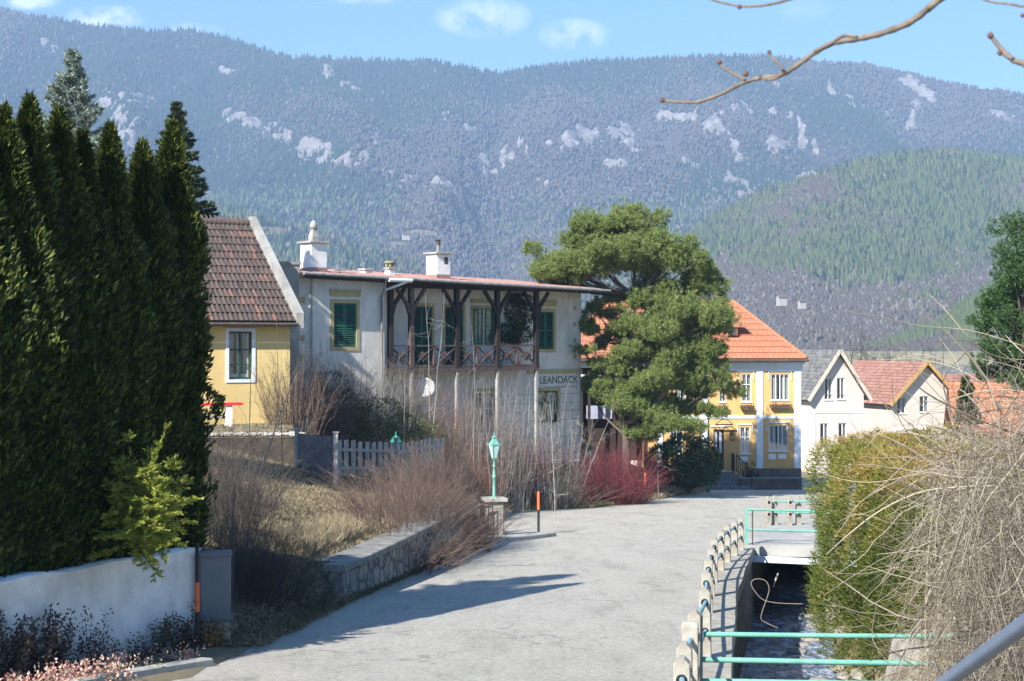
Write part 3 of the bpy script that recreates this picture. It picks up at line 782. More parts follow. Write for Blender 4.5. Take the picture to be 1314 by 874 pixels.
# ------------------------------------------------------------------ villa
VIL = thing("villa", "grey villa with timber veranda, green shutters and low red metal roof", "house", (-8.03, 62, 0), math.radians(42))
R = 1.3
def vz(px, py, y=0): return loc_of(VIL, px, py, y)
a0, zt = vz(428, 389); a1, zb_ = vz(457, 445)
b = MB()
wall_holes(b, 0, 3.7, -4.8, 2.72, [(a0, a1, zb_, zt)], 0, .1)
b.box(0, .12, 0, 6, -4.8, 2.66); b.box(3.58, 3.7, .1, R, -4.8, 2.6); b.box(.12, 3.58, .5, 6, -4.8, 2.6)
sh = []                                                                # recessed veranda wall openings (x0,x1,z0,z1)
for pa, pb, pt, pbm in ((529, 554, 393, 470), (571, 594, 394, 470), (607, 635, 396, 443)):
    xa, za = vz(pa, pt, R); xb, zb2 = vz(pb, pbm, R); sh.append((xa, xb, zb2, za))
xr0, zr1_ = vz(690.5, 400, R); xr1, zr0_ = vz(710, 448, R); rw = (xr0, xr1, zr0_, zr1_)
gl = []
for pa, pb, pt, pbm in ((608, 634, 503, 556), (690, 716, 502, 540)):
    xa, za = vz(pa, pt, R); xb, zb2 = vz(pb, pbm, R); gl.append((xa, xb, zb2, za))
XE, _ = vz(745.5, 440, R)
wall_holes(b, 3.7, XE, -5.6, 2.45, sh + [rw] + gl, R, .1)
b.box(3.7, XE, R + .5, 6.5, -5.6, 2.4); b.box(XE - .12, XE, R, 6.5, -5.6, 2.44)
b.build("wall", GR, VIL)
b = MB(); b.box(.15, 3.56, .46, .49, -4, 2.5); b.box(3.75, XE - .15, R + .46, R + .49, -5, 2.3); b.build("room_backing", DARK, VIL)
# wing window with louvred shutters
xm = (a0 + a1) / 2
shutter(VIL, a0 + .01, xm - .01, zb_ + .02, zt - .02, .05); shutter(VIL, xm + .01, a1 - .01, zb_ + .02, zt - .02, .05)
b = MB(); surround(b, a0, a1, zb_, zt, .16, .03, 0); b.box(a0 - .18, a1 + .2, -.05, .02, zt + .28, zt + .5)
b.box(a0 - .2, a1 + .22, -.09, .02, zt + .5, zt + .55)
b.build('window_surround', OCH, VIL); b = MB(); surround(b, rw[0], rw[1], rw[2], rw[3], .15, .03, R); b.box(rw[0] - .18, rw[1] + .18, R - .05, R + .02, rw[3] + .26, rw[3] + .46); b.box(rw[0] - .2, rw[1] + .2, R - .09, R + .02, rw[3] + .46, rw[3] + .51)
b.build('window_surround', OCH, VIL)
for q in sh[:2] + gl: b = MB(); surround(b, q[0], q[1], q[2], q[3], .14, .03, R, bottom=False); b.build('window_surround', OCH, VIL)
q = sh[2]; b = MB(); surround(b, q[0], q[1], q[2], q[3], .14, .03, R, bottom=False)
b.box(sh[2][0] - .15, sh[2][1] + .15, R - .05, R + .02, sh[2][3] + .25, sh[2][3] + .42)
b.build("window_surround", OCH, VIL)
# string course and lettering band on the right part
x_s0, zs1 = vz(690, 474.5, R); _, zs0 = vz(745, 478, R)
b = MB(); b.box(12.9, XE + .03, R - .06, R + .02, zs0 - .02, zs1); b.build("string_course", OCH, VIL)
LT = M("faded_lettering", (.07, .07, .075), (.24, .24, .23), 9, .9, 0)
xt0, zt0 = vz(694, 494, R); xt1, zt1 = vz(735, 481, R)
text_part(VIL, "lettering", "LEANDACK", .48, (xt0 + xt1) / 2 + .12, R - .004, zt0 + .06, LT, .003, True)
b = MB()
b.box(xt0 + .2, xt1 + .3, R - .008, R + .02, zt0 - .12, zt0 - .085)
# ashlar joints on the lower right wall
z = zt0 - .45
while z > -5.3:
    b.box(gl[1][1] + .2, XE - .02, R - .006, R + .01, z, z + .025); b.box(9.6, gl[1][0] - .25, R - .006, R + .01, z, z + .025); z -= .4
b.build("wall_joints", M("joint_grey", (.22, .22, .21), bmp=0), VIL)  # flat grey strips drawn as the block joints
# quoins: blocks with little ochre squares
q = MB(); qs = MB()
def quoin(x, w, z0, z1, y, sq):
    q.box(x, x + w, y - .025, y + .01, z0, z1)
    if sq: s = .20; qs = MB(); qs.box(x + w / 2 - s / 2, x + w / 2 + s / 2, y - .045, y - .01, (z0 + z1) / 2 - s / 2, (z0 + z1) / 2 + s / 2); qs.build('quoin_panel', OCH, VIL)
k = 0; z = 2.2
while z > zs1 + .2:
    quoin(XE - .86, .84, z - .36, z - .02, R, k % 2 == 1); z -= .38; k += 1
q.build('quoins', GR, VIL); q = MB()
k = 0; z = 2.3
while z > -1.0:
    quoin(3.74, .95, z - .36, z - .02, R, k % 2 == 1); z -= .38; k += 1
q.build('quoins', GR, VIL); q = MB()
k = 0; z = 2.3
while z > -1.6:                                                      # end wall, seen between cottage and wing
    q.box(-.025, .01, .05, .95, z - .36, z - .02)
    if k % 2: qs = MB(); qs.box(-.045, -.01, .35, .65, z - .32, z - .08); qs.build('quoin_panel', OCH, VIL)
    z -= .38; k += 1
q.build("quoins", GR, VIL)
# veranda openings
for i, s_ in enumerate(sh[:2]):
    m_ = (s_[0] + s_[1]) / 2
    for u0, u1 in ((s_[0], m_ - .01), (m_ + .01, s_[1])): shutter(VIL, u0, u1, s_[2] + .02, s_[3], R + .06, SHG, slats=True, name="door_shutter")
s_ = sh[2]; window(VIL, s_[0], s_[1], s_[2], s_[3], R, .1, WHP, 2, (), True, .05, False)
shutter(VIL, s_[0] - .02, s_[0] + .5, s_[2], s_[3], R - .06); shutter(VIL, s_[1] - .62, s_[1], s_[2], s_[3], R - .03)
xm = (rw[0] + rw[1]) / 2
shutter(VIL, rw[0] + .01, xm - .01, rw[2] + .02, rw[3], R + .05); shutter(VIL, xm + .01, rw[1] - .01, rw[2] + .02, rw[3], R + .05)
for s_ in gl: window(VIL, s_[0], s_[1], s_[2], s_[3], R, .1, DKG if s_ is gl[1] else WHP, 2, (.6,), True, .06, True)
# veranda floor, posts, braces, railing
vx = [vz(p, 440)[0] for p in (501, 527.5, 586, 638, 688)]
_, zr_ = vz(600, 443.5); _, zf = vz(600, 471)
b = MB(); b.box(3.72, vx[-1] + .15, -.08, R - .01, zf - .18, zf); b.build("veranda_floor", WBR, VIL)
bd = MB(); bd.box(3.72, vx[-1] + .2, -.1, .1, 2.30, 2.50); bd.build("veranda_beam", BRN, VIL)
for i, x in enumerate(vx):
    b = MB(); b.box(x - .1, x + .1, -.1, .1, zf, 2.30)
    for s_ in (-1, 1):
        if (i == 0 and s_ < 0): continue
        pts = [(x + s_ * .08, 0, 1.2), (x + s_ * .22, 0, 1.62), (x + s_ * .75, 0, 2.28)]
        b.bar(pts[0], pts[1], .13, .13); b.bar(pts[1], pts[2], .13, .13)
    b.build("veranda_post", BRN if i in (0, 2, 3, 4) else WBR, VIL)
    if i: b = MB(); b.cbox((x, 0, -5.0), .13, .13, zf - .18 + 5.0, 0, .01); b.build('lower_post', GRW, VIL)
b = MB(); xs = [vx[0], vx[1]]
seg = []
for i in range(4):
    n = max(1, round((vx[i + 1] - vx[i]) / 1.0)); 
    for k in range(n): seg.append((vx[i] + (vx[i + 1] - vx[i]) * k / n, vx[i] + (vx[i + 1] - vx[i]) * (k + 1) / n))
for p, q_ in seg:
    b.bar((p + .1, 0, zf + .12), (q_ - .08, 0, zr_ - .08), .09, .05); b.bar((p + .1, .03, zr_ - .08), (q_ - .08, .03, zf + .12), .09, .05)
    b.box(p - .06, p + .06, -.05, .05, zf, zr_ - .04)
    c = ((p + q_) / 2, .015, (zf + zr_) / 2); rr = .22; b.loft([[(c[0] + rr * 1.5, -.02, c[2]), (c[0], -.02, c[2] + rr), (c[0] - rr * 1.5, -.02, c[2]), (c[0], -.02, c[2] - rr)], [(c[0] + rr * 1.5, .03, c[2]), (c[0], .03, c[2] + rr), (c[0] - rr * 1.5, .03, c[2]), (c[0], .03, c[2] - rr)]][::-1], 0, True, False)
b.box(vx[0], vx[-1], -.06, .06, zr_ - .04, zr_ + .03); b.box(vx[0], vx[-1], -.05, .05, zf + .02, zf + .1)
b.bar((vx[-1], 0, zr_), (vx[-1], R, zr_), .08); b.bar((vx[-1], 0, zf + .1), (vx[-1], R, zr_ - .05), .07)
b.build("veranda_railing", WBR, VIL)
# roof: low pitch sheet metal, thin edge, fascia, gutter, seams
xL, xR_ = -.75, vz(776, 371, -.3)[0]
zL, zR_ = 2.74, 2.44
rf = roof_slab("roof", METR, VIL, (xL, -.62, zL), (xR_, -.62, zR_), (xL, 6.0, zL + .62), (xR_, 6.0, zR_ + .62), .04)
b = MB(); Lr = rf.data.vertices
wid = (Vector((xR_, 0, zR_)) - Vector((xL, 0, zL))).length
for i in range(int(wid / .62)):
    b.box(.3 + i * .62, .33 + i * .62, .0, 6.6, .04, .065)
b.build("roof_seams", METR, rf)
b = MB()
for y0, y1, dz, hh in ((-.60, -.56, -.16, .16), (-.56, -.02, -.17, .03)):
    b.loft([[(xL, y0, zL + dz), (xL, y1, zL + dz), (xL, y1, zL + dz + hh), (xL, y0, zL + dz + hh)], [(xR_, y0, zR_ + dz), (xR_, y1, zR_ + dz), (xR_, y1, zR_ + dz + hh), (xR_, y0, zR_ + dz + hh)]][::-1], 0, True, False)
b.bar((xL + .02, -.6, zL - .06), (xL + .02, 5.8, zL + .5), .05, .16)
b.bar((xR_ - .02, -.6, zR_ - .06), (xR_ - .02, 5.8, zR_ + .5), .05, .16)
b.build("fascia", BRN, VIL)
b = MB(); b.tube([(xL, -.66, zL - .02), (3.4, -.66, zL - .09)], .065, 8); b.tube([(4.2, -.66, zL - .1), (xR_, -.66, zR_ - .02)], .065, 8)
b.build("gutter", GUT, VIL)
b = MB(); b.tube([(3.3, -.64, zL - .1), (3.35, -.5, zL - .45), (3.5, -.1, zL - .8), (3.5, -.1, -4.5)], .05, 8)
b.build("downpipe", GUT, VIL)
b = MB(); b.tube([(4.6, -.64, zL - .14), (3.9, -.62, zL - .38), (3.62, -.2, zL - .55)], .055, 8); b.tube([(3.4, -.68, zL - .16), (4.6, -.68, zL - .16)], .09, 8); b.build("gutter_elbow", WHP, VIL)
# chimneys
def chimney(px0, px1, py_top, py_base, y, label, kind):
    xa, zt_ = vz(px0, py_top, y); xb, _ = vz(px1, py_top, y); _, zb0 = vz((px0 + px1) / 2, py_base, y)
    # visible width of a square block at 45 deg = side * 1.414 ; side in local x
    xa2 = xa; D = (Vector(VIL.location) + Vector((math.cos(math.radians(42)) * xa - .67 * y, .67 * xa + .74 * y, 0))).y
    side = (px1 - px0) / F * D / 1.414
    cx = vz((px0 + px1) / 2, 440, y)[0]
    c = MB(); c.cbox((cx, y, zb0 - .3), side, side, zt_ - zb0 + .3, 0, .012)
    o = c.build("chimney", M("chimney_render", (.80, .78, .74), (.6, .58, .54), 2.5, .9, .01), VIL)
    d = MB(); d.cbox((cx, y, zt_), side * 1.28, side * 1.28, .09, 0, .01); d.build("cap", ROUGH, o)
    if kind == 'pot':
        d = MB(); d.lathe([(.22, 0), (.22, .2), (.16, .36), (.13, .5), (.13, .54)], (cx, y, zt_ + .09), 4, rot=.78, smooth=False)
        d.lathe([(.1, .5), (.15, .52), (.16, .66), (.12, .78), (.03, .86)], (cx, y, zt_ + .09), 12); d.build("chimney_pot", ROUGH, o)
        d = MB(); d.cbox((cx, y, zb0 - .3), side + .03, side + .03, .5); d.build("flashing", METR, o)
    elif kind == 'pipe':
        d = MB(); d.tube([(cx, y, zt_ + .08), (cx, y, zt_ + .42)], .08, 10); d.build("flue_pipe", ROUGH, o)
        d = MB(); d.tube([(cx, y, zt_ + .42), (cx, y, zt_ + .62)], .1, 10); d.lathe([(.15, 0), (.1, .04)], (cx, y, zt_ + .62), 10); d.build("flue_cowl", RUST, o)
        d = MB(); d.cbox((cx, y, zb0 - .3), side + .03, side + .03, .55); d.build("flashing", METR, o)
        d = MB(); d.box(cx + side * .05, cx + side * .32, y - side / 2 - .01, y - side / 2 + .01, zt_ - .42, zt_ - .12); d.build("soot_door", RUST, o)
    elif kind == 'crown':
        d = MB()
        for k in range(6):
            aa = k * math.pi / 3; d.cbox((cx + .15 * math.cos(aa), y + .15 * math.sin(aa), zt_ + .09), .1, .1, .2, 0, .01)
        d.lathe([(.24, 0), (.26, .06), (.2, .1)], (cx, y, zt_ + .28), 10); d.build("chimney_pot", M("mossy_stone", (.25, .24, .14), (.17, .16, .1), 6), o)
    return o
chimney(385, 420, 312, 350, .9, "", 'pot')
chimney(546.5, 578, 326, 360, 1.2, "", 'pipe')
chimney(493.5, 507, 346, 360, 2.4, "", 'crown')
chimney(461, 478, 347, 360, 3.2, "", 'plain')
chimney(421, 441, 349, 360, 3.6, "", 'plain')
# satellite dish on the villa wall
xs_, zs_ = vz(545, 497, .2)
t = thing("satellite_dish", "round white satellite dish on the villa wall under the veranda behind bare branches", "satellite dish", VIL.matrix_basis @ Vector((xs_, .2, zs_)), math.radians(10))
VIL_M = Matrix.Translation(VIL.location) @ Matrix.Rotation(math.radians(42), 4, 'Z')
t.location = VIL_M @ Vector((xs_, .2, zs_))
b = MB()
rings = []
for k in range(6):
    r_ = .40 * k / 5 + .01; rings.append([(r_ * math.cos(a), -.10 + .12 * (r_ / .4) ** 2 * -1 + .0, r_ * math.sin(a)) for a in (2 * math.pi * i / 24 for i in range(24))])
rings2 = [[(x, y + .015, z) for x, y, z in r_] for r_ in rings]
b.loft(rings + rings2[::-1], 0, True, True); b.build("dish", M("dish_white", (.60, .60, .58), (.40, .40, .38), 12, .5, 0), t)
b = MB(); b.tube([(0, -.08, -.05), (0, .25, -.1), (0, 1.0, -.1)], .03, 6); b.tube([(0, -.2, -.38), (0, -.5, -.02)], .012, 5); b.build("mount_arm", GUT, t)

# ------------------------------------------------------------------ ochre house with hip roof
OH = thing("hip_roof_house", "large ochre house with white pilasters and bright orange hip roof at the road end", "house", (16.3, 88, 0), 0)
def oz(px, py, y=0): return loc_of(OH, px, py, y)
ow = []
for pa, pb, pt, pbm in ((951.6, 964, 480, 515.5), (989, 1012.6, 480, 513.6), (922.8, 931, 480, 516), (949.5, 962.5, 548, 582), (986.5, 1010.8, 545.5, 578.5), (866, 880, 480, 515), (860, 876, 548, 582)):
    xa, za = oz(pa, pt); xb, zb2 = oz(pb, pbm); ow.append((xa, xb, zb2, za))
dx0, dz1 = oz(915.7, 551); dx1, dz0 = oz(928.8, 603)
XW = oz(829, 440)[0]; x0l = oz(716, 440)[0]
zE = oz(1000, 462)[1]; zG = -8.6
b = MB(); wall_holes(b, XW, 0, zG, zE, ow + [(dx0, dx1, dz0, dz1)], 0, .14)
b.box(XW, 0, .6, 9, zG, zE); b.box(-.15, 0, .14, .6, zG, zE); b.box(XW, XW + .15, .14, .6, zG, zE)
b.build("wall", Y2, OH)
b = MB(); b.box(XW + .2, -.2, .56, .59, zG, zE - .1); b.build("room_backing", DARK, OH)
b = MB()
for pa, pb in ((970.7, 979), (1019, 1027.6), (900.6, 909), (843, 850.5)):
    xa = oz(pa, 440)[0]; xb = oz(pb, 440)[0]; b.box(xa, xb, -.07, .02, zG, zE - .58)
zc0 = oz(1000, 476)[1]
b.box(XW - .05, .1, -.12, .02, zc0, zE - .16); b.box(XW - .1, .2, -.25, .02, zE - .2, zE - .02)
z1, z0 = oz(900, 533)[1], oz(900, 537)[1]
pil = [XW, oz(843, 440)[0], oz(850.5, 440)[0], oz(900.6, 440)[0], oz(909, 440)[0], oz(970.7, 440)[0], oz(979, 440)[0], oz(1019, 440)[0]]
for i in range(0, 8, 2): b.box(pil[i], pil[i + 1], -.06, .02, z0, z1)
b.build("pilasters_and_cornice", LBL, OH)
b = MB(); 
for k, s_ in enumerate(ow):
    b = MB(); b.box(s_[0] - .12, s_[1] + .12, -.06, .02, s_[3] + .12, s_[3] + .17); b.box(s_[0] - .15, s_[0] - .11, -.06, .02, s_[3] - .35, s_[3] + .12); b.box(s_[1] + .11, s_[1] + .15, -.06, .02, s_[3] - .35, s_[3] + .12); b.build('window_hood', LBL, OH)
b = MB()
b.box(dx0 - .2, dx1 + .2, -.06, .02, dz1 + .14, dz1 + .2)
b.build("door_hood", LBL, OH)
for k, s_ in enumerate(ow): window(OH, s_[0], s_[1], s_[2], s_[3], 0, .1, WHP, 4 if s_[1] - s_[0] > .8 else 2, (.62,) if s_[1] - s_[0] < .8 else (), True, .05, True, cw=.42)
d = MB(); d.box(dx0, dx1, .06, .12, dz0, dz1)
for i in range(2):
    a = dx0 + (dx1 - dx0) * (.1 + .45 * i); c = a + (dx1 - dx0) * .34; d.box(a - .03, c + .03, .03, .062, dz0 + .15, dz0 + .8)
door = d.build("door", M("dark_brown_door", (.05, .03, .025), (.035, .02, .018), 5, .5, .003), OH)
for i in range(2):
    a = dx0 + (dx1 - dx0) * (.12 + .45 * i); c = a + (dx1 - dx0) * .22
    g = MB(); g.box(a, c, .045, .058, dz0 + .95, dz1 - .15); g.build("pane", M("frosted_glass", (.55, .6, .63), bmp=0, rough=.2), door)
g = MB(); g.box((dx0 + dx1) / 2 - .02, (dx0 + dx1) / 2 + .02, 0, .06, dz0 + 1, dz0 + 1.12); g.build("handle", GUT, door)
# small plaques, iron emblem, door canopy
for pa, pb, pt, pbm in ((986, 995.5, 582.6, 589.4), (998.5, 1008.6, 582.4, 589), (949.5, 959.5, 586, 593)):
    xa, za = oz(pa, pt); xb, zb2 = oz(pb, pbm); b = MB(); b.box(xa, xb, -.04, .01, zb2, za); b.build("wall_plaque", WHT, OH)
ex, ezz = oz(939.5, 558.5); IRON = M("black_iron", (.02, .02, .02), (.035, .03, .028), 9, .5, .002)
b = MB()
def ring(b, cx, cz, rx, rz, r, y=-.06, n=20, mi=0):
    b.tube([(cx + rx * math.cos(a), y, cz + rz * math.sin(a)) for a in (2 * math.pi * i / n for i in range(n + 1))], r, 5, mi)
ring(b, ex, ezz, .15, .3, .02); ring(b, ex, ezz + .05, .07, .09, .016); b.tube([(ex, -.06, ezz - .3), (ex, -.06, ezz + .3)], .015, 5); b.tube([(ex - .12, -.06, ezz - .08), (ex + .12, -.06, ezz + .12)], .014, 5)
b.build("iron_emblem", IRON, OH)
b = MB(); cx = (dx0 + dx1) / 2 + .25
b.tube([(cx - .45 + .9 * i / 10, -.5, dz1 + .35 + .25 * math.sin(math.pi * i / 10)) for i in range(11)], .02, 5); b.bar((cx - .5, -.45, dz1 + .3), (cx + .5, -.45, dz1 + .3), .1, .06); b.tube([(cx - .4, -.5, dz1 + .32), (cx - .4, 0, dz1 + .3)], .02, 5); b.tube([(cx + .4, -.5, dz1 + .32), (cx + .4, 0, dz1 + .3)], .02, 5)
b.build("door_canopy", IRON, OH)
# flower boxes under upper windows
for k in (0, 1, 2):
    s_ = ow[k]; b = MB(); b.box(s_[0] - .05, s_[1] + .05, -.34, -.08, s_[2] - .45, s_[2] - .25); fb = b.build("flower_box", RUST, OH)
    r_ = np.random.default_rng(k); n = 160; pos = np.stack([r_.uniform(s_[0] - .08, s_[1] + .08, n), r_.uniform(-.38, -.06, n), r_.uniform(s_[2] - .35, s_[2] - .22, n)], 1)
    V, f = kites(pos, r_.normal(size=(n, 3)) + [0, -.2, .3], .16, .04, r=r_); npmesh("dry_flowers", V, [f], Mleaf("withered_flowers", [(.10, .05, .035), (.2, .12, .06), (.16, .05, .04)], .1), fb)
# roof
zR1 = 48 * 93 / F + .1
OT = tile_mat("orange_tiles", [(.36, .14, .075), (.40, .16, .088), (.43, .175, .10), (.47, .21, .125)], .3, .6, .8, .3, mixf=.75)
e = .35; yb = 9.5; ym = 4.6
xl_, xr__ = x0l - e, e - .1; rl0, rl1 = oz(777, 390, 5)[0], oz(941, 398, 5)[0]
rfr = roof_slab("roof", OT, OH, (xl_, -e - .25, zE), (xr__, -e - .25, zE), (rl0, ym, zR1), (rl1, ym, zR1), .08, 10, .05)
roof_slab("roof_hip", OT, OH, (xr__, -e - .25, zE), (xr__, yb, zE), (rl1, ym, zR1), (rl1 + .001, ym + .01, zR1), .08, 10, .05)
roof_slab("roof_hip", OT, OH, (xl_, yb, zE), (xl_, -e - .25, zE), (rl0, ym + .01, zR1), (rl0, ym, zR1), .08, 10, .05)
roof_slab("roof_back", OT, OH, (xr__, yb, zE), (xl_, yb, zE), (rl1, ym, zR1), (rl0, ym, zR1), .08)
b = MB(); b.tube([(rl0, ym, zR1 + .1), (rl1, ym, zR1 + .1)], .11, 8); b.tube([(rl1, ym, zR1 + .1), (xr__, -e - .25, zE + .12)], .1, 8); b.tube([(rl0, ym, zR1 + .1), (xl_, -e - .25, zE + .12)], .1, 8); b.build("ridge_tiles", OT, OH)
b = MB(); b.tube([(xl_, -e - .32, zE - .02), (xr__ + .1, -e - .32, zE - .02)], .08, 8)
b.box(xl_, xr__, -e - .25, -.02, zE - .06, zE - .005); b.build("gutter", RUST, OH)
dxm, dzm = oz(937, 431, 1.6)
b = MB(); b.box(dxm - .25, dxm + .35, 1.1, 2.4, dzm, dzm + .48); b.add([(dxm - .75, 1.0, dzm + .55), (dxm + .9, 1.0, dzm + .55), (dxm + .5, 3.0, dzm + .95), (dxm - .4, 3.0, dzm + .95), (dxm - .75, 1.0, dzm + .49), (dxm + .9, 1.0, dzm + .49), (dxm + .5, 3.0, dzm + .89), (dxm - .4, 3.0, dzm + .89)], [(0, 1, 2, 3), (7, 6, 5, 4), (4, 5, 1, 0), (5, 6, 2, 1), (7, 4, 0, 3)])
dm = b.build("dormer", OT, OH); g = MB(); g.box(dxm - .2, dxm + .3, 1.07, 1.09, dzm + .02, dzm + .46); g.build("dormer_window", RUST, dm)
# dark timber veranda part left of the ochre front
b = MB(); b.box(x0l, XW - .01, 2.4, 9, zG, zE); b.box(x0l, x0l + .2, 0, 2.4, zG, zE); b.build("side_wing_wall", WHT, OH)
b = MB(); b.box(x0l + .2, XW - .02, 2.36, 2.39, -6.8, -1.4); 
for px in (746, 756, 788, 798, 828): xa = oz(px, 440)[0]; b.box(xa - .08, xa + .08, -.1, .1, zG, zE - .5)
b.build("veranda_timber", BRN, OH)
b = MB(); zz = oz(0, 472)[1]; b.box(x0l, XW - .02, -.12, -.02, zz, zE - .1); b.box(x0l, XW - .02, -.13, -.01, oz(0, 483)[1], oz(0, 480.5)[1]); b.build("veranda_fascia", WHT, OH)
for pa, pb in ((753, 786), (800, 827)):
    xa, za = oz(pa, 521, 1.2); xb, zb2 = oz(pb, 538, 1.2); b = MB(); b.box(xa, xb, 1.7, 1.75, zb2, za); b.build("balcony_panel", M("shade_tinted_panel", (.30, .33, .42), (.24, .27, .35), 3, .8, 0), OH)  # blue grey base colour stands in for veranda shade on white panels
# entrance steps with iron railing
STN = M("grey_step_stone", (.20, .20, .20), (.13, .13, .13), 4, .9, .006)
zs = dz0; b = MB(); sx0, sx1 = dx0 - .15, dx1 + .45
for k in range(5):
    b.box(sx0 - .12 * k, sx1 + .22 * k, -1.0 - .3 * k, (-.12 if k == 0 else -1.0 - .3 * (k - 1)), -8.7, zs - .02 - .17 * k)
b.build("entrance_steps", STN, OH)
b = MB()
def rail_seg(p, q_, n, h=.95):
    p, q_ = Vector(p), Vector(q_)
    for i in range(n + 1):
        a = p.lerp(q_, i / n); b.tube([a, a + Vector((0, 0, h))], .018 if 0 < i < n else .03, 5)
    b.tube([p + Vector((0, 0, h)), q_ + Vector((0, 0, h))], .028, 6); b.tube([p + Vector((0, 0, .1)), q_ + Vector((0, 0, .1))], .018, 5)
rail_seg((sx1 - .02, -.2, zs), (sx1 - .02, -1.1, zs), 5); rail_seg((sx1 + .1, -1.15, zs), (sx1 + .8, -2.2, zs - .85), 8); b.build('step_railing', IRON, OH); b = MB(); rail_seg((sx0 + .1, -1.1, zs), (sx0 - .3, -2.2, zs - .85), 7)
b.build("step_railing", IRON, OH)
# plinth
b = MB(); xa = oz(962, 440)[0]; b.box(xa, 0.02, -.1, -.072, zG, oz(0, 601)[1]); b.build("plinth", M("dark_plinth", (.16, .12, .10), (.1, .08, .07), 3, .9, .01), OH)
# low garden wall in front, right of the steps
t = thing("garden_wall", "low dark rendered wall in shade before the ochre house right of its steps", "wall", P(990, 440, 86) * 1.0, 0)
t.location.z = -8.3
b = MB(); b.cbox((-.05, 0, -.4), 3.4, .3, 1.2, 0, .02); b.build("wall_body", M("dark_wall_render", (.15, .115, .095), (.09, .075, .065), 2, .95, .02), t)
b = MB(); b.cbox((-.05, 0, .801), 3.5, .38, .07, 0, .01); b.build("coping", STN, t)

# ------------------------------------------------------------------ white gabled house
def gable_house(nm, label, peak, D, rot, Lpx, Rpx, eave_py, zg, depth, wallm, roofm, barge, wins, band=None, over=.45, rows=14):
    pk = P(peak[0], peak[1], D)
    H = thing(nm, label, "house", (pk.x, pk.y, 0), math.radians(rot))
    xl, zel = loc_of(H, Lpx[0], Lpx[1]); xr, zer = loc_of(H, Rpx[0], Rpx[1])
    hl = (abs(xl) + abs(xr)) / 2; ze = (zel + zer) / 2; zp = pk.z
    hw = hl - over * .8
    slope = (zp - ze) / hl; zw = zp - hw * slope - .1
    hs_ = []
    for a, c, t_, bo in wins:
        xa, za = loc_of(H, a, t_); xb, zb2 = loc_of(H, c, bo); hs_.append((xa, xb, zb2, za))
    b = MB(); wall_holes(b, -hw, hw, zg, zw, [(h[0], h[1], h[2], min(h[3], zw)) for h in hs_ if h[2] < zw], 0, .15)
    hi = [h for h in hs_ if h[3] > zw]
    if hi:
        z1 = max(h[3] for h in hi); z0 = min(h[2] for h in hi)
    # gable triangle in horizontal slices so openings stay open
    zs = sorted({zw, zp - .1, *[h[2] for h in hi if h[2] > zw], *[h[3] for h in hi]})
    for i in range(len(zs) - 1):
        za, zb2 = zs[i], zs[i + 1]; wa, wb = (zp - .1 - za) / slope, (zp - .1 - zb2) / slope
        act = sorted([h for h in hi if h[2] < (za + zb2) / 2 < h[3]])
        cuts = [(-wa, -wb)] + [v for h in act for v in ((h[0], h[0]), (h[1], h[1]))] + [(wa, wb)]
        for k in range(0, len(cuts), 2):
            b.add([(cuts[k][0], 0, za), (cuts[k + 1][0], 0, za), (cuts[k + 1][1], 0, zb2), (cuts[k][1], 0, zb2)], [(0, 1, 2, 3)])
    # part below zw of openings that straddle
    for a, c, d_, e_ in hi: b.add([(a, 0, d_), (c, 0, d_), (c, 0, e_), (a, 0, e_), (a, .15, d_), (c, .15, d_), (c, .15, e_), (a, .15, e_)], [(0, 4, 5, 1), (1, 5, 6, 2), (2, 6, 7, 3), (3, 7, 4, 0)])
    b.box(-hw, -hw + .1, 0.001, depth, zg, zw); b.box(hw - .1, hw, 0.001, depth, zg, zw)
    b.add([(-hw, depth, zg), (hw, depth, zg), (hw, depth, zw), (0, depth, zp - .1), (-hw, depth, zw)], [(0, 4, 3, 2, 1)])
    b.build("wall", wallm, H)
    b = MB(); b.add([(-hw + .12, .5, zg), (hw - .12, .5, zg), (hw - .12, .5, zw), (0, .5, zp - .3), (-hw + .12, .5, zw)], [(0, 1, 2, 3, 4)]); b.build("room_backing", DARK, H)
    for h in hs_: window(H, h[0], h[1], h[2], h[3], 0, .12, WHP, 2, (), True, .06, True, cw=.3)
    th = .1
    for s_ in (-1, 1):
        e0, e1 = (s_ * hl, -over, ze), (s_ * hl, depth + over, ze); r0, r1 = (0, -over, zp), (0, depth + over, zp)
        if s_ < 0: roof_slab("roof", roofm, H, e1, e0, r1, r0, th, rows, .025)
        else: roof_slab("roof", roofm, H, e0, e1, r0, r1, th, rows, .025)
        c = MB(); c.bar((s_ * (hl + .02), -over - .03, ze), (0, -over - .03, zp + .02), .06, .24); c.build("bargeboard", barge, H)
    if band:
        z1 = loc_of(H, (Lpx[0] + Rpx[0]) / 2, band[0])[1]; z0 = loc_of(H, (Lpx[0] + Rpx[0]) / 2, band[1])[1]
        c = MB(); c.box(-hw - .02, hw + .02, -.04, .01, z0, z1); c.box(-hw - .02, -hw + .35, -.04, .01, zg, z0 - .002); c.build("white_band", WHT, H)
    return H, hl, ze, zp
SLT = tile_mat("grey_slates", [(.10, .10, .10), (.14, .14, .135), (.18, .175, .165), (.22, .21, .19)], .3, .3, .9, .6)
PNK = tile_mat("faded_red_tiles", [(.22, .11, .085), (.28, .14, .105), (.33, .17, .13), (.34, .21, .165)], .25, .33, .9, .5)
H1, _, _, _ = gable_house("gabled_house", "pinkish white steep gabled house with grey roof right of the ochre house", (1074.5, 450), 112, 15, (1031, 515), (1111, 513), 514, -10, 9, PINKW, SLT, M("pale_barge", (.55, .48, .38)),
            [(1058, 1068, 485, 513), (1074, 1084, 485, 512.5), (1052.5, 1063, 543.5, 570), (1076, 1086.5, 543, 570)], (525.5, 530))
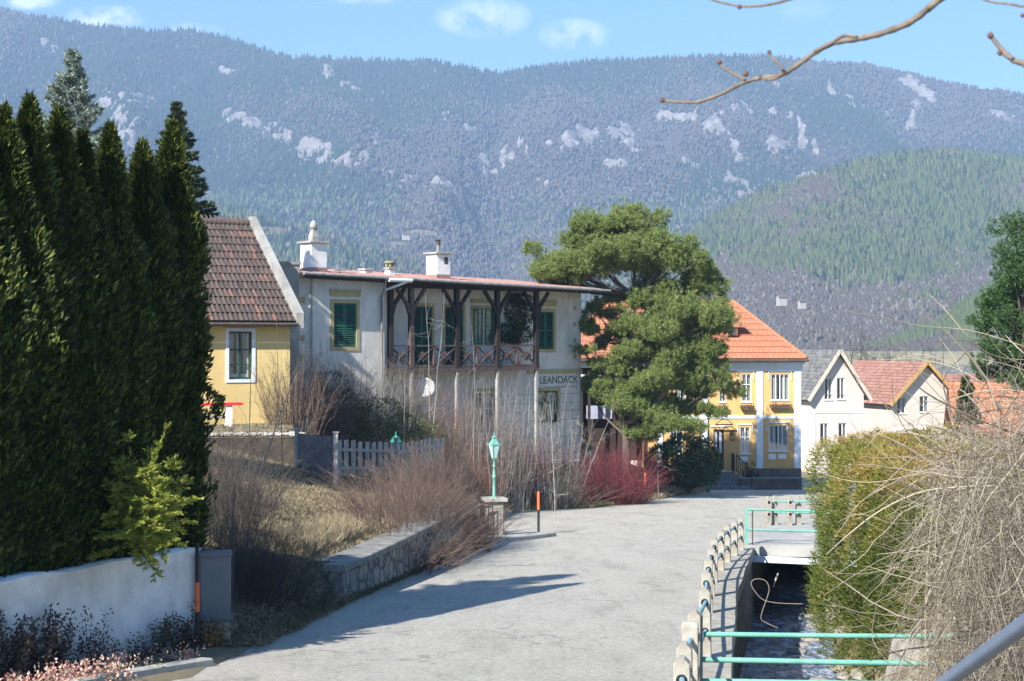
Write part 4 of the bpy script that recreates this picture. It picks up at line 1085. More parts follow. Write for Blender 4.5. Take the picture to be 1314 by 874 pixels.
H2, hl2, ze2, zp2 = gable_house("gabled_house", "cream gabled house with faded red roof and yellow bargeboards, second house beyond the ochre one", (1186, 465), 120, 18, (1125, 528), (1220, 512), 520, -11, 9.5, CREAM, PNK, YWD,
            [(1150.6, 1162.4, 509.5, 530.7), (1180, 1191.8, 508.5, 529)], (548, 552), over=.5)
# skylight dormer on its roof
b = MB(); b.box(-hl2 * .55 - .1, -hl2 * .55 + .9, 6.2, 7.3, zp2 - 2.6, zp2 - 1.3); b.build("dormer", PNK, H2)
b = MB(); b.box(-hl2 * .55 - .115, -hl2 * .55 - .101, 6.3, 7.2, zp2 - 2.3, zp2 - 1.5); b.build("dormer_window", GUT, H2)
def plain_roof_house(nm, label, px, py, D, rot, w, d, rise, zg, wallm, roofm):
    p = P(px, py, D); H = thing(nm, label, "house", (p.x, p.y, 0), math.radians(rot)); z = p.z
    b = MB(); b.box(-w / 2 + .3, w / 2 - .3, -d / 2 + .4, d / 2 - .4, zg, z - rise + .1)
    b.add([(-w / 2 + .3, -d / 2 + .4, z - rise), (-w / 2 + .3, d / 2 - .4, z - rise), (-w / 2 + .3, 0, z - .1)], [(0, 2, 1)]); b.add([(w / 2 - .3, -d / 2 + .4, z - rise), (w / 2 - .3, d / 2 - .4, z - rise), (w / 2 - .3, 0, z - .1)], [(0, 1, 2)])
    b.build("wall", wallm, H)
    roof_slab("roof", roofm, H, (-w / 2, -d / 2, z - rise), (w / 2, -d / 2, z - rise), (-w / 2, 0, z), (w / 2, 0, z), .08, 12, .03)
    roof_slab("roof", roofm, H, (w / 2, d / 2, z - rise), (-w / 2, d / 2, z - rise), (w / 2, 0, z), (-w / 2, 0, z), .08, 12, .03)
    b = MB(); b.tube([(-w / 2, 0, z + .09), (w / 2, 0, z + .09)], .11, 8); b.build("ridge_tiles", roofm, H)
    b = MB(); 
    for xx in (-w / 5, w / 5): b.box(xx - .5, xx + .5, -d / 2 + .36, -d / 2 + .41, z - rise - 1.7, z - rise - .5)
    b.build("window", DKG, H); return H
plain_roof_house("tiled_house", "low house with plain orange red roof between the cream gabled house and dark pine", 1235, 483, 140, 8, 11, 8, 3.2, -11, CREAM, PNK)
plain_roof_house("tiled_house", "house with mossy orange tile roof half hidden by the vine tangle at the right edge", 1325, 497, 62, -12, 6.5, 6, 1.9, -8, M("weathered_grey_wall", (.22, .23, .25), (.15, .16, .17), 3), tile_mat("mossy_orange_tiles", [(.2, .1, .07), (.42, .17, .09), (.5, .2, .1), (.56, .25, .13)], .25, .33, .9, .4, moss=(.13, .11, .09)))
plain_roof_house("grey_roof_house", "low dark grey roofed building far behind the red roof near the dark pine", 1225, 470, 190, 5, 16, 9, 2.5, -12, CREAM, SLT)
# ------------------------------------------------------------------ street things
def stone_mat(name, cols, scale, mortar=(.28, .26, .23), asp=(1, 1, 1)):
    m, nt, b, out = new_mat(name)
    v = scaled(nt, *asp)
    ns = tex(nt, 'Noise', 2.5, 4, .6, v)
    va = nt.nodes.new('ShaderNodeVectorMath'); va.operation = 'MULTIPLY_ADD'; nt.links.new(ns.outputs[1], va.inputs[0]); va.inputs[1].default_value = (.35, .35, .35); nt.links.new(v, va.inputs[2])
    c1 = tex(nt, 'Voronoi', scale, vec=va.outputs[0]); c2 = tex(nt, 'Voronoi', scale, vec=va.outputs[0], feature='DISTANCE_TO_EDGE')
    sp = nt.nodes.new('ShaderNodeSeparateColor'); nt.links.new(c1.outputs['Color'], sp.inputs[0])
    k = len(cols); c = ramp(nt, sp.outputs[0], [(i / (k - 1), q) for i, q in enumerate(cols)])
    n = tex(nt, 'Noise', 14, 8, .7); c = mixc(nt, .45, c, ramp(nt, n.outputs[0], [(.3, (.10, .09, .08)), (.7, (.42, .37, .32))]))
    e = ramp(nt, c2.outputs[0], [(.02, (1, 1, 1)), (.055, (0, 0, 0))]); c = mixc(nt, e, c, mortar)
    nt.links.new(c, b.inputs['Base Color']); b.inputs['Roughness'].default_value = .93
    h = ramp(nt, c2.outputs[0], [(0, (0, 0, 0)), (.12, (1, 1, 1))]); hh = mixc(nt, .3, h, n.outputs[0]); bump(nt, b, hh, .05, 1)
    return m
CONC = M("weathered_concrete", (.42, .40, .35), (.28, .27, .23), 3, .92, .012, 26, c3=(.50, .47, .38))
CONP = M("pale_stained_concrete", (.38, .355, .30), (.23, .205, .16), 4.5, .92, .014, 30, c3=(.47, .45, .395))
RUB = stone_mat("rubble_stone", [(.20, .15, .12), (.34, .25, .19), (.28, .26, .23), (.42, .35, .26), (.24, .21, .18)], 2.3, (.09, .08, .07))
GRN = M("turquoise_green_paint", (.17, .40, .31), (.11, .29, .23), 7, .55, .003, 40, c3=(.30, .48, .40))
GRN2 = M("deep_green_paint", (.04, .24, .18), (.03, .17, .13), 7, .5, .003)
# white rendered wall under the hedge
WW = M("whitewashed_wall", (.80, .79, .77), (.60, .59, .57), 2.2, .92, .03, 12, c3=(.78, .78, .78))
wl_len = float(np.linalg.norm(WALLB - WALLA)); wang = math.atan2(wd[1], wd[0])
t = thing("garden_wall", "whitewashed wall below the dark thuja hedge, cracked and bulging", "wall", (WALLA[0], WALLA[1], 0), wang)
b = MB(); n = 24
zt_a, zt_b = -2.92, -2.62
ra = []
for i in range(n + 1):
    x = wl_len * i / n; yy = WALLA[1] + wd[1] * x; zt_ = zt_a + (zt_b - zt_a) * i / n + .02 * math.sin(i * 1.7); zg = float(zr(yy)) - .4
    s_ = .02 * math.sin(i * .9)
    ra.append([(x, .0 + s_ + .06, zg), (x, s_ + .03, (zg + zt_) / 2), (x, s_, zt_ - .04), (x, .04, zt_), (x, -.30, zt_), (x, -.34, zt_ - .05), (x, -.34, zg)])
# road is on the +normal side: which local side?  (front face sits at local y>0)
b.loft(ra, 0, True, True); wobj = b.build("wall_body", WW, t)
# grey utility cabinet
t = thing("utility_cabinet", "grey metal utility cabinet on a pale concrete foot at the end of the whitewashed wall", "utility box", (-4.22, 22.15, float(zr(22.15)) + .02), math.radians(12))
b = MB(); b.cbox((0, 0, -.2), .42, .32, .48, 0, .01); b.build("concrete_foot", CONP, t)
b = MB(); b.cbox((0, 0, .28), .44, .34, .95, 0, .012); b.box(-.24, .24, -.19, .19, 1.225, 1.26); cb = b.build("cabinet_body", M("cabinet_grey", (.16, .17, .18), (.12, .13, .14), 3, .6, .002), t)
b = MB(); b.box(-.195, .195, -.181, -.171, .33, 1.18); b.build("door", M("cabinet_door_grey", (.17, .18, .19), (.13, .14, .15), 3, .6, .002), t)
b = MB(); b.lathe([(.018, 0), (.018, .02)], (0, 0, 0), 10); k = b.build("door_lock", GUT, t); k.rotation_euler = (math.radians(90), 0, 0); k.location = (.12, -.18, 1.1)
# snow poles
ORG = M("orange_red_band", (.80, .16, .05), (.70, .13, .04), 6, .6, .001); BLK = M("black_band", (.02, .02, .025), (.035, .035, .04), 6, .6, .001)
def snow_pole(x, y, h, label, bands, r=.035, group="snow poles along the road edge"):
    z = float(zr(y)) - .02 + (0.02)
    t = thing("snow_pole", label, "snow pole", (x, y, z), 0, group)
    b = MB(); b.tube([(0, 0, -.3), (0, 0, h)], r, 10); b.build("pole", BLK, t)
    for a, c in bands:
        b = MB(); b.tube([(0, 0, a), (0, 0, c)], r + .003, 12); b.build("red_band", ORG, t)
    return t
p = P(253, 822, 21.3); snow_pole(p.x, p.y, 1.45, "black snow pole with one orange band in front of the whitewashed wall end", [(.52, .92)], .028)
p = P(691, 684, 52); snow_pole(p.x, p.y, 1.95, "black and orange snow pole on the kerb tip beside the green lamp", [(.78, 1.38)], .045)
p = P(828, 636, 78); snow_pole(p.x, p.y, 1.2, "small far snow pole with red upper half right of the red twigged bush", [(.6, 1.2)], .045)
# foreground kerb stone
t = thing("kerb_stone", "short curved concrete kerb in front of the planting bed at lower left", "kerb")
b = MB(); rs = []
for i in range(10):
    u = i / 9; x = -5.35 + (1.52) * u; y = 17.2 + 2.6 * u - .5 * math.sin(u * 3.1) * -1 * .3; z = float(zr(y))
    rs.append([(x - .12, y, z - .2), (x + .04, y - .05, z - .2), (x + .04, y - .05, z + .07), (x + .02, y - .04, z + .09), (x - .12, y, z + .09)])
b.loft(rs, 0, True, False); b.build("kerb_body", CONC, t)

# rubble retaining wall with concrete coping
t = thing("retaining_wall", "rubble stone retaining wall with grey concrete coping below the brown bush", "wall")
wp = [(-3.05, 28.0), (-2.75, 30.2), (-2.4, 33), (-2.0, 36.5), (-1.55, 40.5), (-1.25, 43.5), (-1.05, 46.2)]
b = MB(); rs = []; cs = []
for i, (x, y) in enumerate(wp):
    zg = float(zr(y)) - .35; ztp = -4.02 - (y - 28) * .036
    rs.append([(x + .05, y, zg), (x - .02, y, ztp - .1), (x - .45, y + .1, ztp - .1), (x - .45, y + .1, zg)])
    cs.append([(x + .05, y, ztp - .097), (x + .06, y, ztp + .01), (x + .03, y, ztp + .025), (x - .58, y + .14, ztp + .04), (x - .62, y + .14, ztp - .097)])
b.loft(rs[::-1], 0, True, False); b.build("stone_face", RUB, t)
b = MB(); b.loft(cs[::-1], 0, True, False); b.build("coping", M("dark_coping", (.27, .255, .225), (.15, .14, .12), 3.5, .95, .02, 18, c3=(.36, .34, .30)), t)
# pillar, lamp
PL = P(634, 690, 49); PL.z = float(zr(49))
t = thing("stone_pillar", "square rubble stone gate pillar with concrete cap carrying the green lamp", "pillar", PL, math.radians(14))
b = MB(); b.cbox((0, 0, -.4), .52, .52, 1.55, 0, .03); b.build("pillar_shaft", stone_mat("pillar_stone", [(.30, .22, .18), (.42, .36, .30), (.26, .24, .22), (.46, .42, .36)], 4.2, (.30, .28, .25)), t)
b = MB(); b.cbox((0, 0, 1.15), .74, .74, .12, 0, .02); b.build("cap", CONC, t)
t = thing("street_lamp", "turquoise green lantern lamp standing on the stone gate pillar", "lamp", PL + Vector((0, 0, 1.27)), math.radians(30))
b = MB(); b.lathe([(.085, 0), (.085, .03), (.05, .05), (.045, .60), (.065, .62), (.065, .67), (.045, .69), (.035, .95), (.05, .97), (.05, .99), (.03, 1.01), (.028, 1.18), (.06, 1.2), (.06, 1.22)], (0, 0, 0), 14); b.build("pole", GRN, t)
b = MB()
for k in range(4):
    a = k * math.pi / 2 + math.pi / 4; c, s_ = math.cos(a), math.sin(a); c2_, s2_ = math.cos(a + math.pi / 2), math.sin(a + math.pi / 2)
    b.bar((.08 * c, .08 * s_, 1.24), (.175 * c, .175 * s_, 1.66), .018); b.bar((.175 * c, .175 * s_, 1.66), (.175 * c2_, .175 * s2_, 1.66), .02); b.bar((.08 * c, .08 * s_, 1.24), (.08 * c2_, .08 * s2_, 1.24), .018)
    b.tube([(.18 * c, .18 * s_, 1.65), (.235 * c, .235 * s_, 1.68), (.25 * c, .25 * s_, 1.72)], .008, 5)
b.tube([(0, 0, 1.2), (0, 0, 1.25)], .06, 8)
lf = b.build("lantern_frame", GRN, t)
b = MB(); b.lathe([(.19, 1.66), (.12, 1.76), (.07, 1.83), (.07, 1.86), (.09, 1.88), (.05, 1.92), (.02, 1.95), (.03, 1.98), (.01, 2.04), (.004, 2.1)], (0, 0, 0), 4, rot=math.pi / 4, smooth=False); b.build("lantern_roof", GRN, t)
b = MB(); b.lathe([(.075, 1.25), (.168, 1.65)], (0, 0, 0), 4, rot=math.pi / 4, smooth=False)
fg = M("frosted_lamp_glass", (.50, .62, .60), (.42, .54, .52), 3, .25, 0); b.build("lantern_glass", fg, lf)
# iron gate left of the pillar + blue bin
GP = P(619, 688, 48.4); GP.z = float(zr(48.4)) + .02
t = thing("iron_gate", "black iron gate with upright bars between retaining wall and lamp pillar", "gate", GP, math.radians(25))
b = MB(); b.box(-.36, .36, -.015, .015, .95, .99); b.box(-.36, .36, -.015, .015, .1, .14)
for i in range(6): x = -.35 + .14 * i; b.box(x - .011, x + .011, -.012, .012, .02, 1.0 + .0)
b.build("gate_leaf", IRON, t)
b = MB(); b.tube([(-.4, 0, -.1), (-.4, 0, 1.1)], .03, 8); b.build("gate_post", IRON, t)
t = thing("waste_bin", "small blue bin standing just behind the iron gate", "bin", GP + Vector((.1, .8, -.02)), 0)
b = MB(); b.cbox((0, 0, 0), .4, .4, .62, 0, .03); b.build("bin_body", M("blue_plastic", (.05, .14, .24), (.04, .10, .18), 4, .5, 0), t); b = MB(); b.cbox((0, 0, .62), .44, .44, .06, 0, .02); b.build("lid", M("dark_lid", (.03, .05, .07), bmp=0), t)
for k in range(2):
    t = thing("gate_stone", ("short white stone post just behind the iron gate", "second white stone post behind the iron gate, nearer the lamp pillar")[k], "post", GP + Vector((-.15 + .42 * k, .5 + .2 * k, -.05)), .2)
    b = MB(); b.cbox((0, 0, 0), .13, .13, 1.1 - .1 * k, 0, .015); b.build("post_shaft", CONP, t)
# raised kerb platform at the gate
t = thing("kerb_platform", "grey asphalt kerb wedge in front of the lamp pillar at the driveway mouth", "kerb")
b = MB(); pl = [(-.9, 45.8), (.45, 48.0), (1.3, 49.9), (1.2, 50.7), (.6, 50.6), (-.2, 49.8), (-1.0, 48.4)]
zz = lambda y: float(zr(y))
b.loft([[(x, y, zz(y) - .1) for x, y in pl], [(x, y, zz(y) + .08) for x, y in pl], [(x * .97 - .02, y * .999 + .03, zz(y) + .10) for x, y in pl]], 0, True, False); b.build("kerb_body", MAT_ASPH, t)
b = MB(); b.loft([[(x - .06, y, zz(y) - .1), (x + .06, y - .04, zz(y) - .1), (x + .06, y - .04, zz(y) + .115), (x - .06, y, zz(y) + .115)] for x, y in ((-.85, 45.9), (.5, 48.05), (1.36, 49.95))][::-1], 0, True, False); b.build("kerb_edge", CONC, t)
# tall green lamp post by the rhododendron
p = P(909, 628, 83); p.z = float(zr(83)) - .02
t = thing("street_lamp", "tall thin dark green lamp post beside the round evergreen bush at the road bend", "lamp", p)
b = MB(); b.lathe([(.10, 0), (.10, .5), (.075, .55), (.06, 1.6), (.05, 3.2), (.035, 4.4)], (0, 0, 0), 10); b.build("pole", GRN2, t)
b = MB(); b.lathe([(.08, 0), (.16, .35), (.03, .5), (.01, .62)], (0, 0, 4.38), 6, smooth=False); b.build("lantern", GRN2, t)
# small green lantern behind the picket fence
p = P(508, 575, 50)
t = thing("garden_lantern", "small green lantern top just behind the picket fence post", "lamp", (p.x, p.y, -4.0))
b = MB(); b.tube([(0, 0, -.6), (0, 0, .45)], .05, 8); b.build("pole", GRN2, t)
b = MB(); b.lathe([(.12, .45), (.17, .8), (.2, .82), (.08, 1.0), (.03, 1.03), (.02, 1.15)], (0, 0, 0), 6, smooth=False); b.build("lantern", GRN2, t)

# picket fence with gate-like solid panel, grey weathered wood
def fence_post(b, x, y, z, h, w=.12): b.cbox((x, y, z), w, w, h, 0, .01); b.cbox((x, y, z + h), w + .05, w + .05, .05, 0, .01)
FA, FB, FC, FD = P(381, 612, 43.5), P(431, 617, 41.6), P(508, 600, 45.5), P(570, 600, 50)
t = thing("picket_fence", "weathered grey picket fence with taller dark board panel at its left end", "fence")
def picket_run(A, B_, ztop0, ztop1, n, gap, mat_=GRW, hgt=.95, name="fence_panel", pointed=False, wd_=None):
    b = MB(); A2, B2 = Vector((A.x, A.y, 0)), Vector((B_.x, B_.y, 0)); d = (B2 - A2); L = d.length; d.normalize()
    w = (wd_ or L / n * (1 - gap))
    for i in range(n):
        s_ = L * (i + .5) / n; q = A2 + d * s_; zt_ = ztop0 + (ztop1 - ztop0) * (i + .5) / n + random.uniform(-.02, .02)
        tl = random.uniform(-.015, .015)
        b.bar((q.x, q.y, zt_ - hgt), (q.x + tl, q.y, zt_), w, .022) if False else b.loft([[(q.x - d.x * w / 2, q.y - d.y * w / 2 - .012, zt_ - hgt), (q.x + d.x * w / 2, q.y + d.y * w / 2 - .012, zt_ - hgt), (q.x + d.x * w / 2, q.y + d.y * w / 2 + .012, zt_ - hgt), (q.x - d.x * w / 2, q.y - d.y * w / 2 + .012, zt_ - hgt)],
            [(q.x - d.x * w / 2 + tl, q.y - d.y * w / 2 - .012, zt_), (q.x + d.x * w / 2 + tl, q.y + d.y * w / 2 - .012, zt_), (q.x + d.x * w / 2 + tl, q.y + d.y * w / 2 + .012, zt_), (q.x - d.x * w / 2 + tl, q.y - d.y * w / 2 + .012, zt_)]], 0, True, False)
    for f in (.26, .78):
        b.bar((A.x, A.y - .03, ztop0 - hgt * f), (B_.x, B_.y - .03, ztop1 - hgt * f), .035, .09)
    return b.build(name, mat_, t)
zA = P(381, 556, FA.y).z; zB = P(431, 560, FB.y).z; zC = P(508, 568, FC.y).z
picket_run(FA, FB, zA, zB, 9, .02, M("dark_grey_boards", (.13, .13, .135), (.08, .08, .085), 4, .9, .008, 35), 1.1)
picket_run(FB, FC, zB - .1, zC, 9, .36, GRW, .95)
picket_run(FC, FD, zC - .05, zC - .1, 11, .3, GRW, .9)
for q, z, h in ((FA, zA + .1, 1.5), (FB, zB + .08, 1.35), (FC, zC + .1, 1.3)):
    b = MB(); fence_post(b, q.x, q.y, z - h, h); b.build("fence_post", GRW if q is not FA else GRW, t)

# terrace wall under the cottage
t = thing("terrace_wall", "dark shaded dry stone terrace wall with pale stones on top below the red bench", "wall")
b = MB(); b.loft([[(x, y - .25, -4.6), (x, y - .12, -2.72), (x, y + .3, -2.72), (x, y + .3, -4.6)] for x, y in ((-12, 43.2), (-10, 43.9), (-8, 44.4), (-5.9, 44.5))], 0, True, False); b.build("wall_face", M("shade_darkened_stone", (.075, .06, .045), (.03, .026, .02), 4, .95, .05, 9, c3=(.11, .09, .07)), t)  # stone coloured darker to stand in for the shade on this wall
r_ = np.random.default_rng(5)
st = MB()
def rock(b, c, s, r, mi=0):
    n = 7; rings = []
    for k, (rr, zz_) in enumerate(((.55, -.45), (.95, -.1), (.9, .3), (.45, .55))):
        rings.append([(c[0] + s[0] * rr * math.cos(a) * (1 + r.uniform(-.2, .2)), c[1] + s[1] * rr * math.sin(a) * (1 + r.uniform(-.2, .2)), c[2] + s[2] * zz_ + r.uniform(-.05, .05) * s[2]) for a in (2 * math.pi * i / n for i in range(n))])
    b.loft(rings, mi, True, False)
for i in range(40):
    x = -12 + i * .155 + r_.uniform(-.05, .05); y = np.interp(x, [-12, -10, -8, -5.9], [43.2, 43.9, 44.4, 44.5]); rock(st, (x, y + .05, -2.62), (r_.uniform(.12, .2), .2, r_.uniform(.1, .17)), r_)
st.build("capping_stones", M("pale_capstones", (.42, .38, .33), (.28, .25, .21), 4, .95, .02), t)

# ------------------------------------------------------------------ canal: walls, coping, bridge, railings
t = thing("canal_wall", "stream side retaining wall with grey ledge under the concrete railing posts", "wall")
ysn = np.arange(13.5, 46.1, 1.25); rs = []; cs = []
for y in ysn:
    x = float(canL(y)); z = float(zr(y)); rs.append([(x + .05, y, z - 3.0), (x - .02, y, z - .14), (x - .5, y, z - .14), (x - .5, y, z - 3.0)])
    px_ = float(postx(y)); x0 = px_ - .12
    j = random.uniform(-.02, .02)
    cs.append([(x0, y, z - .137), (x0, y, z + .05), (x + .06 + j, y, z + .045), (x + .08 + j, y, z - .137)])
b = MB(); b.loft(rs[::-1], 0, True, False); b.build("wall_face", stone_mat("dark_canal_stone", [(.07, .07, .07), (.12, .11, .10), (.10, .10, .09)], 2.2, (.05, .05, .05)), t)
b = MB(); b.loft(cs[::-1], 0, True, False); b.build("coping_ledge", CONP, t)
# right bank: rough stones
BKS = M("bank_stone", (.34, .31, .26), (.20, .18, .15), 3, .95, .03, 14)
spots = [(r_.uniform(0, 1), r_.uniform(26, 50)) for _ in range(26)]
for k, (u, y) in enumerate(spots):
    b = MB(); s_ = r_.uniform(.18, .42); x = float(canL(y)) + CW + .0 + u * .7
    rock(b, (0, 0, 0), (s_, s_ * 1.2, s_ * .7), r_)
    o = b.build("boulder", BKS, loc=(x, y, float(G(x, y)) + .05)); tag(o, "pale rough stone on the right stream bank below the hedge", "boulder", "stones on the stream bank")
for k in range(16):
    b = MB(); y = r_.uniform(27, 52); s_ = r_.uniform(.12, .28); x = float(canL(y)) + r_.uniform(.9, CW - .1)
    rock(b, (0, 0, 0), (s_, s_ * 1.4, s_ * .6), r_)
    o = b.build("boulder", BKS, loc=(x, y, -(4.7 + .07 * y) + .02)); tag(o, "wet brown stone breaking the stream surface", "boulder", "stones in the stream")
# bigger pale bank stone / stump face
t = thing("bank_wall", "pale grey weathered rock face on the right bank behind the turquoise pipes", "rock")
b = MB(); rs = []
for i in range(9):
    y = 24.5 + i * 1.1; x = float(canL(y)) + CW + .9 + .12 * math.sin(i * 2.1); z = float(zr(y)); rs.append([(x - .35, y, z - 2.2), (x - .12 + .06 * math.sin(i * 3), y, z - 1.2), (x, y, z - .5), (x + .5, y, z - .35), (x + .6, y, z - 2.2)])
b.loft(rs[::-1], 0, True, True); b.build("rock_face", M("pale_rock", (.42, .39, .33), (.24, .22, .19), 2.2, .95, .08, 7), t)

# concrete railing posts
post_tops = [13.3, 14.3, 16.1, 17.2, 20.1, 23, 25.7, 28.7, 31.8, 35, 37.6, 39.8, 42.2]
def post_mesh(hole=False):
    w, d, h = .145, .17, .95; b = MB()
    pr = [(-w / 2, 0), (w / 2, 0), (w / 2, h - .05), (w / 2 - .05, h), (-w / 2 + .05, h), (-w / 2, h - .05)]
    bev = .012
    b.loft([[(x * (1 - .12), -d / 2, z) for x, z in pr], [(x, -d / 2 + bev, z) for x, z in pr], [(x, d / 2 - bev, z) for x, z in pr], [(x * (1 - .12), d / 2, z) for x, z in pr]][::-1], 0, True, False)
    return b
which = ["nearest", "second", "third", "fourth", "fifth", "sixth", "seventh", "eighth", "ninth", "tenth", "eleventh", "twelfth", "farthest"]
proto = None
for k, y in enumerate(post_tops):
    x = float(postx(y)); dx = float(postx(y + .5) - postx(y - .5)); rz = -math.atan2(dx, 1)
    lab = f"{which[k]} concrete railing post along the road above the stream" + (", where the turquoise pipes start" if k == 3 else "")
    if k == 2: rz += math.radians(88); lab = "third concrete railing post, turned sideways so its round hole faces the camera"
    if proto is None:
        t = thing("railing_post", lab, "post", (x, y, float(zr(y)) + .0), rz, "concrete railing posts")
        post_mesh().build("post_shaft", CONP, t)
        b = MB()
        for z in (.77, .40):
            b.lathe([(.045, -.104), (.05, -.1), (.05, .1), (.045, .104)], (0, 0, 0), 10); 
        for z in (.77, .40):
            b = MB()
            vs = [[(.05 * math.cos(a), s_ * .089, z + .05 * math.sin(a)) for a in (2 * math.pi * i / 12 for i in range(12))] for s_ in (-1, 1)]
            b.loft(vs, 0, True, True)
            b.build("rail_hole", DARK, t)
        proto = t
    else:
        t = copytree(proto); t.location = (x, y, float(zr(y))); t.rotation_euler.z = rz; t['label'] = lab
        t.rotation_euler.y = random.uniform(-.02, .02)
# longitudinal pipes through the posts
BLUEP = M("blue_green_pipe", (.18, .38, .42), (.13, .28, .34), 6, .45, .002, c3=(.26, .48, .46))
for lvl, z in enumerate((.77, .40)):
    pts = [(float(postx(y)), y, float(zr(y)) + z) for y in [8.5] + post_tops[:2] + [15.3] + post_tops[3:]]
    b = MB(); b.tube(pts, .026, 8); o = b.build("railing_pipe", BLUEP)
    tag(o, ("upper", "lower")[lvl] + " green pipe rail threading the concrete posts along the road", "railing")
# turquoise cross railing in front of the stream
x0, y0 = float(postx(17.2)) + .1, 17.25; zg = float(zr(17.2))
t = thing("pipe_railing", "turquoise three pipe railing crossing above the stream in the foreground", "railing")
for k, (za, zb3) in enumerate(((.68, .655), (.40, .345), (.165, .125))):
    b = MB(); b.tube([(x0 + (0 if k != 0 else .02), y0, zg + za), (x0 + 1.6, y0 - .02, zg + za * .55 + zb3 * .45 - .004), (x0 + 3.0, y0 + .02, zg + zb3)], .028 if k != 1 else .031, 10); b.build("pipe", GRN, t)
b = MB(); b.tube([(x0 - .01, y0, zg - .3), (x0 - .01, y0, zg + .9)], .022, 8); b.build("steel_post", M("grey_steel", (.30, .30, .31), (.2, .2, .2), 6, .5, 0), t)
b = MB(); b.tube([(x0 + 3.0, y0 + .02, zg - .8), (x0 + 3.0, y0 + .02, zg + .7)], .03, 8); b.build("end_post", GRN, t)
b = MB(); 
for q in (2.05, 2.28, 2.6): b.tube([(x0 + q, y0 + .012, zg + .36), (x0 + q + .13, y0 + .014, zg + .357)], .0325, 10)
b.build("yellow_tape", M("yellow_marks", (.62, .50, .05), (.45, .38, .08), 20, .6, 0), t)

# bridge over the stream
t = thing("bridge", "small flat concrete bridge over the stream with pale steel edge beam", "bridge")
ax_, bx_ = 6.55, 9.6
zt_ = -5.63; b = MB()
b.loft([[(6.35, 43.4, zt_ - .32), (13.5, 43.0, zt_ - .32), (13.5, 43.0, zt_), (6.35, 43.4, zt_)], [(8.2, 49.6, zt_ - .32), (15, 49.6, zt_ - .32), (15, 49.6, zt_ - .12), (8.2, 49.6, zt_ - .12)]], 0, True, False)
b.build("deck", M("bridge_concrete", (.38, .37, .34), (.26, .25, .23), 1.4, .92, .02, 12, c3=(.48, .46, .43)), t)
b = MB(); b.bar((6.5, 43.28, zt_ - .36), (13.4, 42.9, zt_ - .62), .12, .16); b.build("edge_beam", M("pale_steel_beam", (.62, .66, .72), (.5, .55, .62), 4, .5, 0), t)
b = MB(); b.tube([(7.3, 43.6, zt_ - 1.2), (7.45, 43.6, zt_ - .8)], .03, 6); b.build("drain_pipe", CONP, t)
t = thing("bridge_railing", "turquoise steel pipe railing on the near side of the small bridge", "railing")
sx, sy = 6.55, 43.5
b = MB(); b.bar((sx, sy, zt_ - .1), (sx, sy, zt_ + 1.02), .08, .06); b.build("post", GRN, t)
b = MB(); b.bar((sx + .16, sy - .02, zt_ - .1), (sx + .16, sy - .02, zt_ + .95), .035); b.build("rusty_stanchion", RUST, t)
for z in (.98, .42):
    b = MB(); b.tube([(sx, sy, zt_ + z), (sx + 1.2, sy - .05, zt_ + z - .03), (14, sy - .4, zt_ + z - .12)], .032, 8); b.build("pipe", GRN, t)
nb = ["first", "second", "third", "fourth"]
fx = [8.05, 8.3, 8.72, 9.05]
for k in range(4):
    t = copytree(proto); t.location = (fx[k], 49.0 + (k % 2) * .25, -5.78); t.rotation_euler = (0, 0, .2)
    t['label'] = f"{nb[k]} concrete post from the left on the far side of the small bridge"; t['group'] = "posts at the far bridge side"
t = thing("bridge_railing", "two turquoise pipes through the concrete posts on the far bridge side", "railing")
for z in (.80, .45):
    b = MB(); b.tube([(8.25, 49.05, -5.78 + z), (14, 48.9, -5.85 + z)], .032, 8); b.build("pipe", GRN, t)
# handrail close to the camera
t = thing("handrail", "smooth blue grey metal handrail close to the camera at the lower right corner", "railing")
HM = M("blue_grey_metal", (.20, .25, .34), (.16, .21, .30), 5, .35, 0, metal=.3)
a = P(1190, 893, 6.2); c = P(1330, 790, 4.6); dd = (c - a)
b = MB(); b.tube([a - dd * .25, a, c, c + dd * 1.5], .028, 14); b.build("rail", HM, t)
b = MB(); e = c + dd * 1.4; b.tube([e, e + Vector((0, 0, -1.6))], .022, 10); e = a - dd * .24; b.tube([e, e + Vector((0, 0, -1.1))], .022, 10); b.build("rail_post", HM, t)
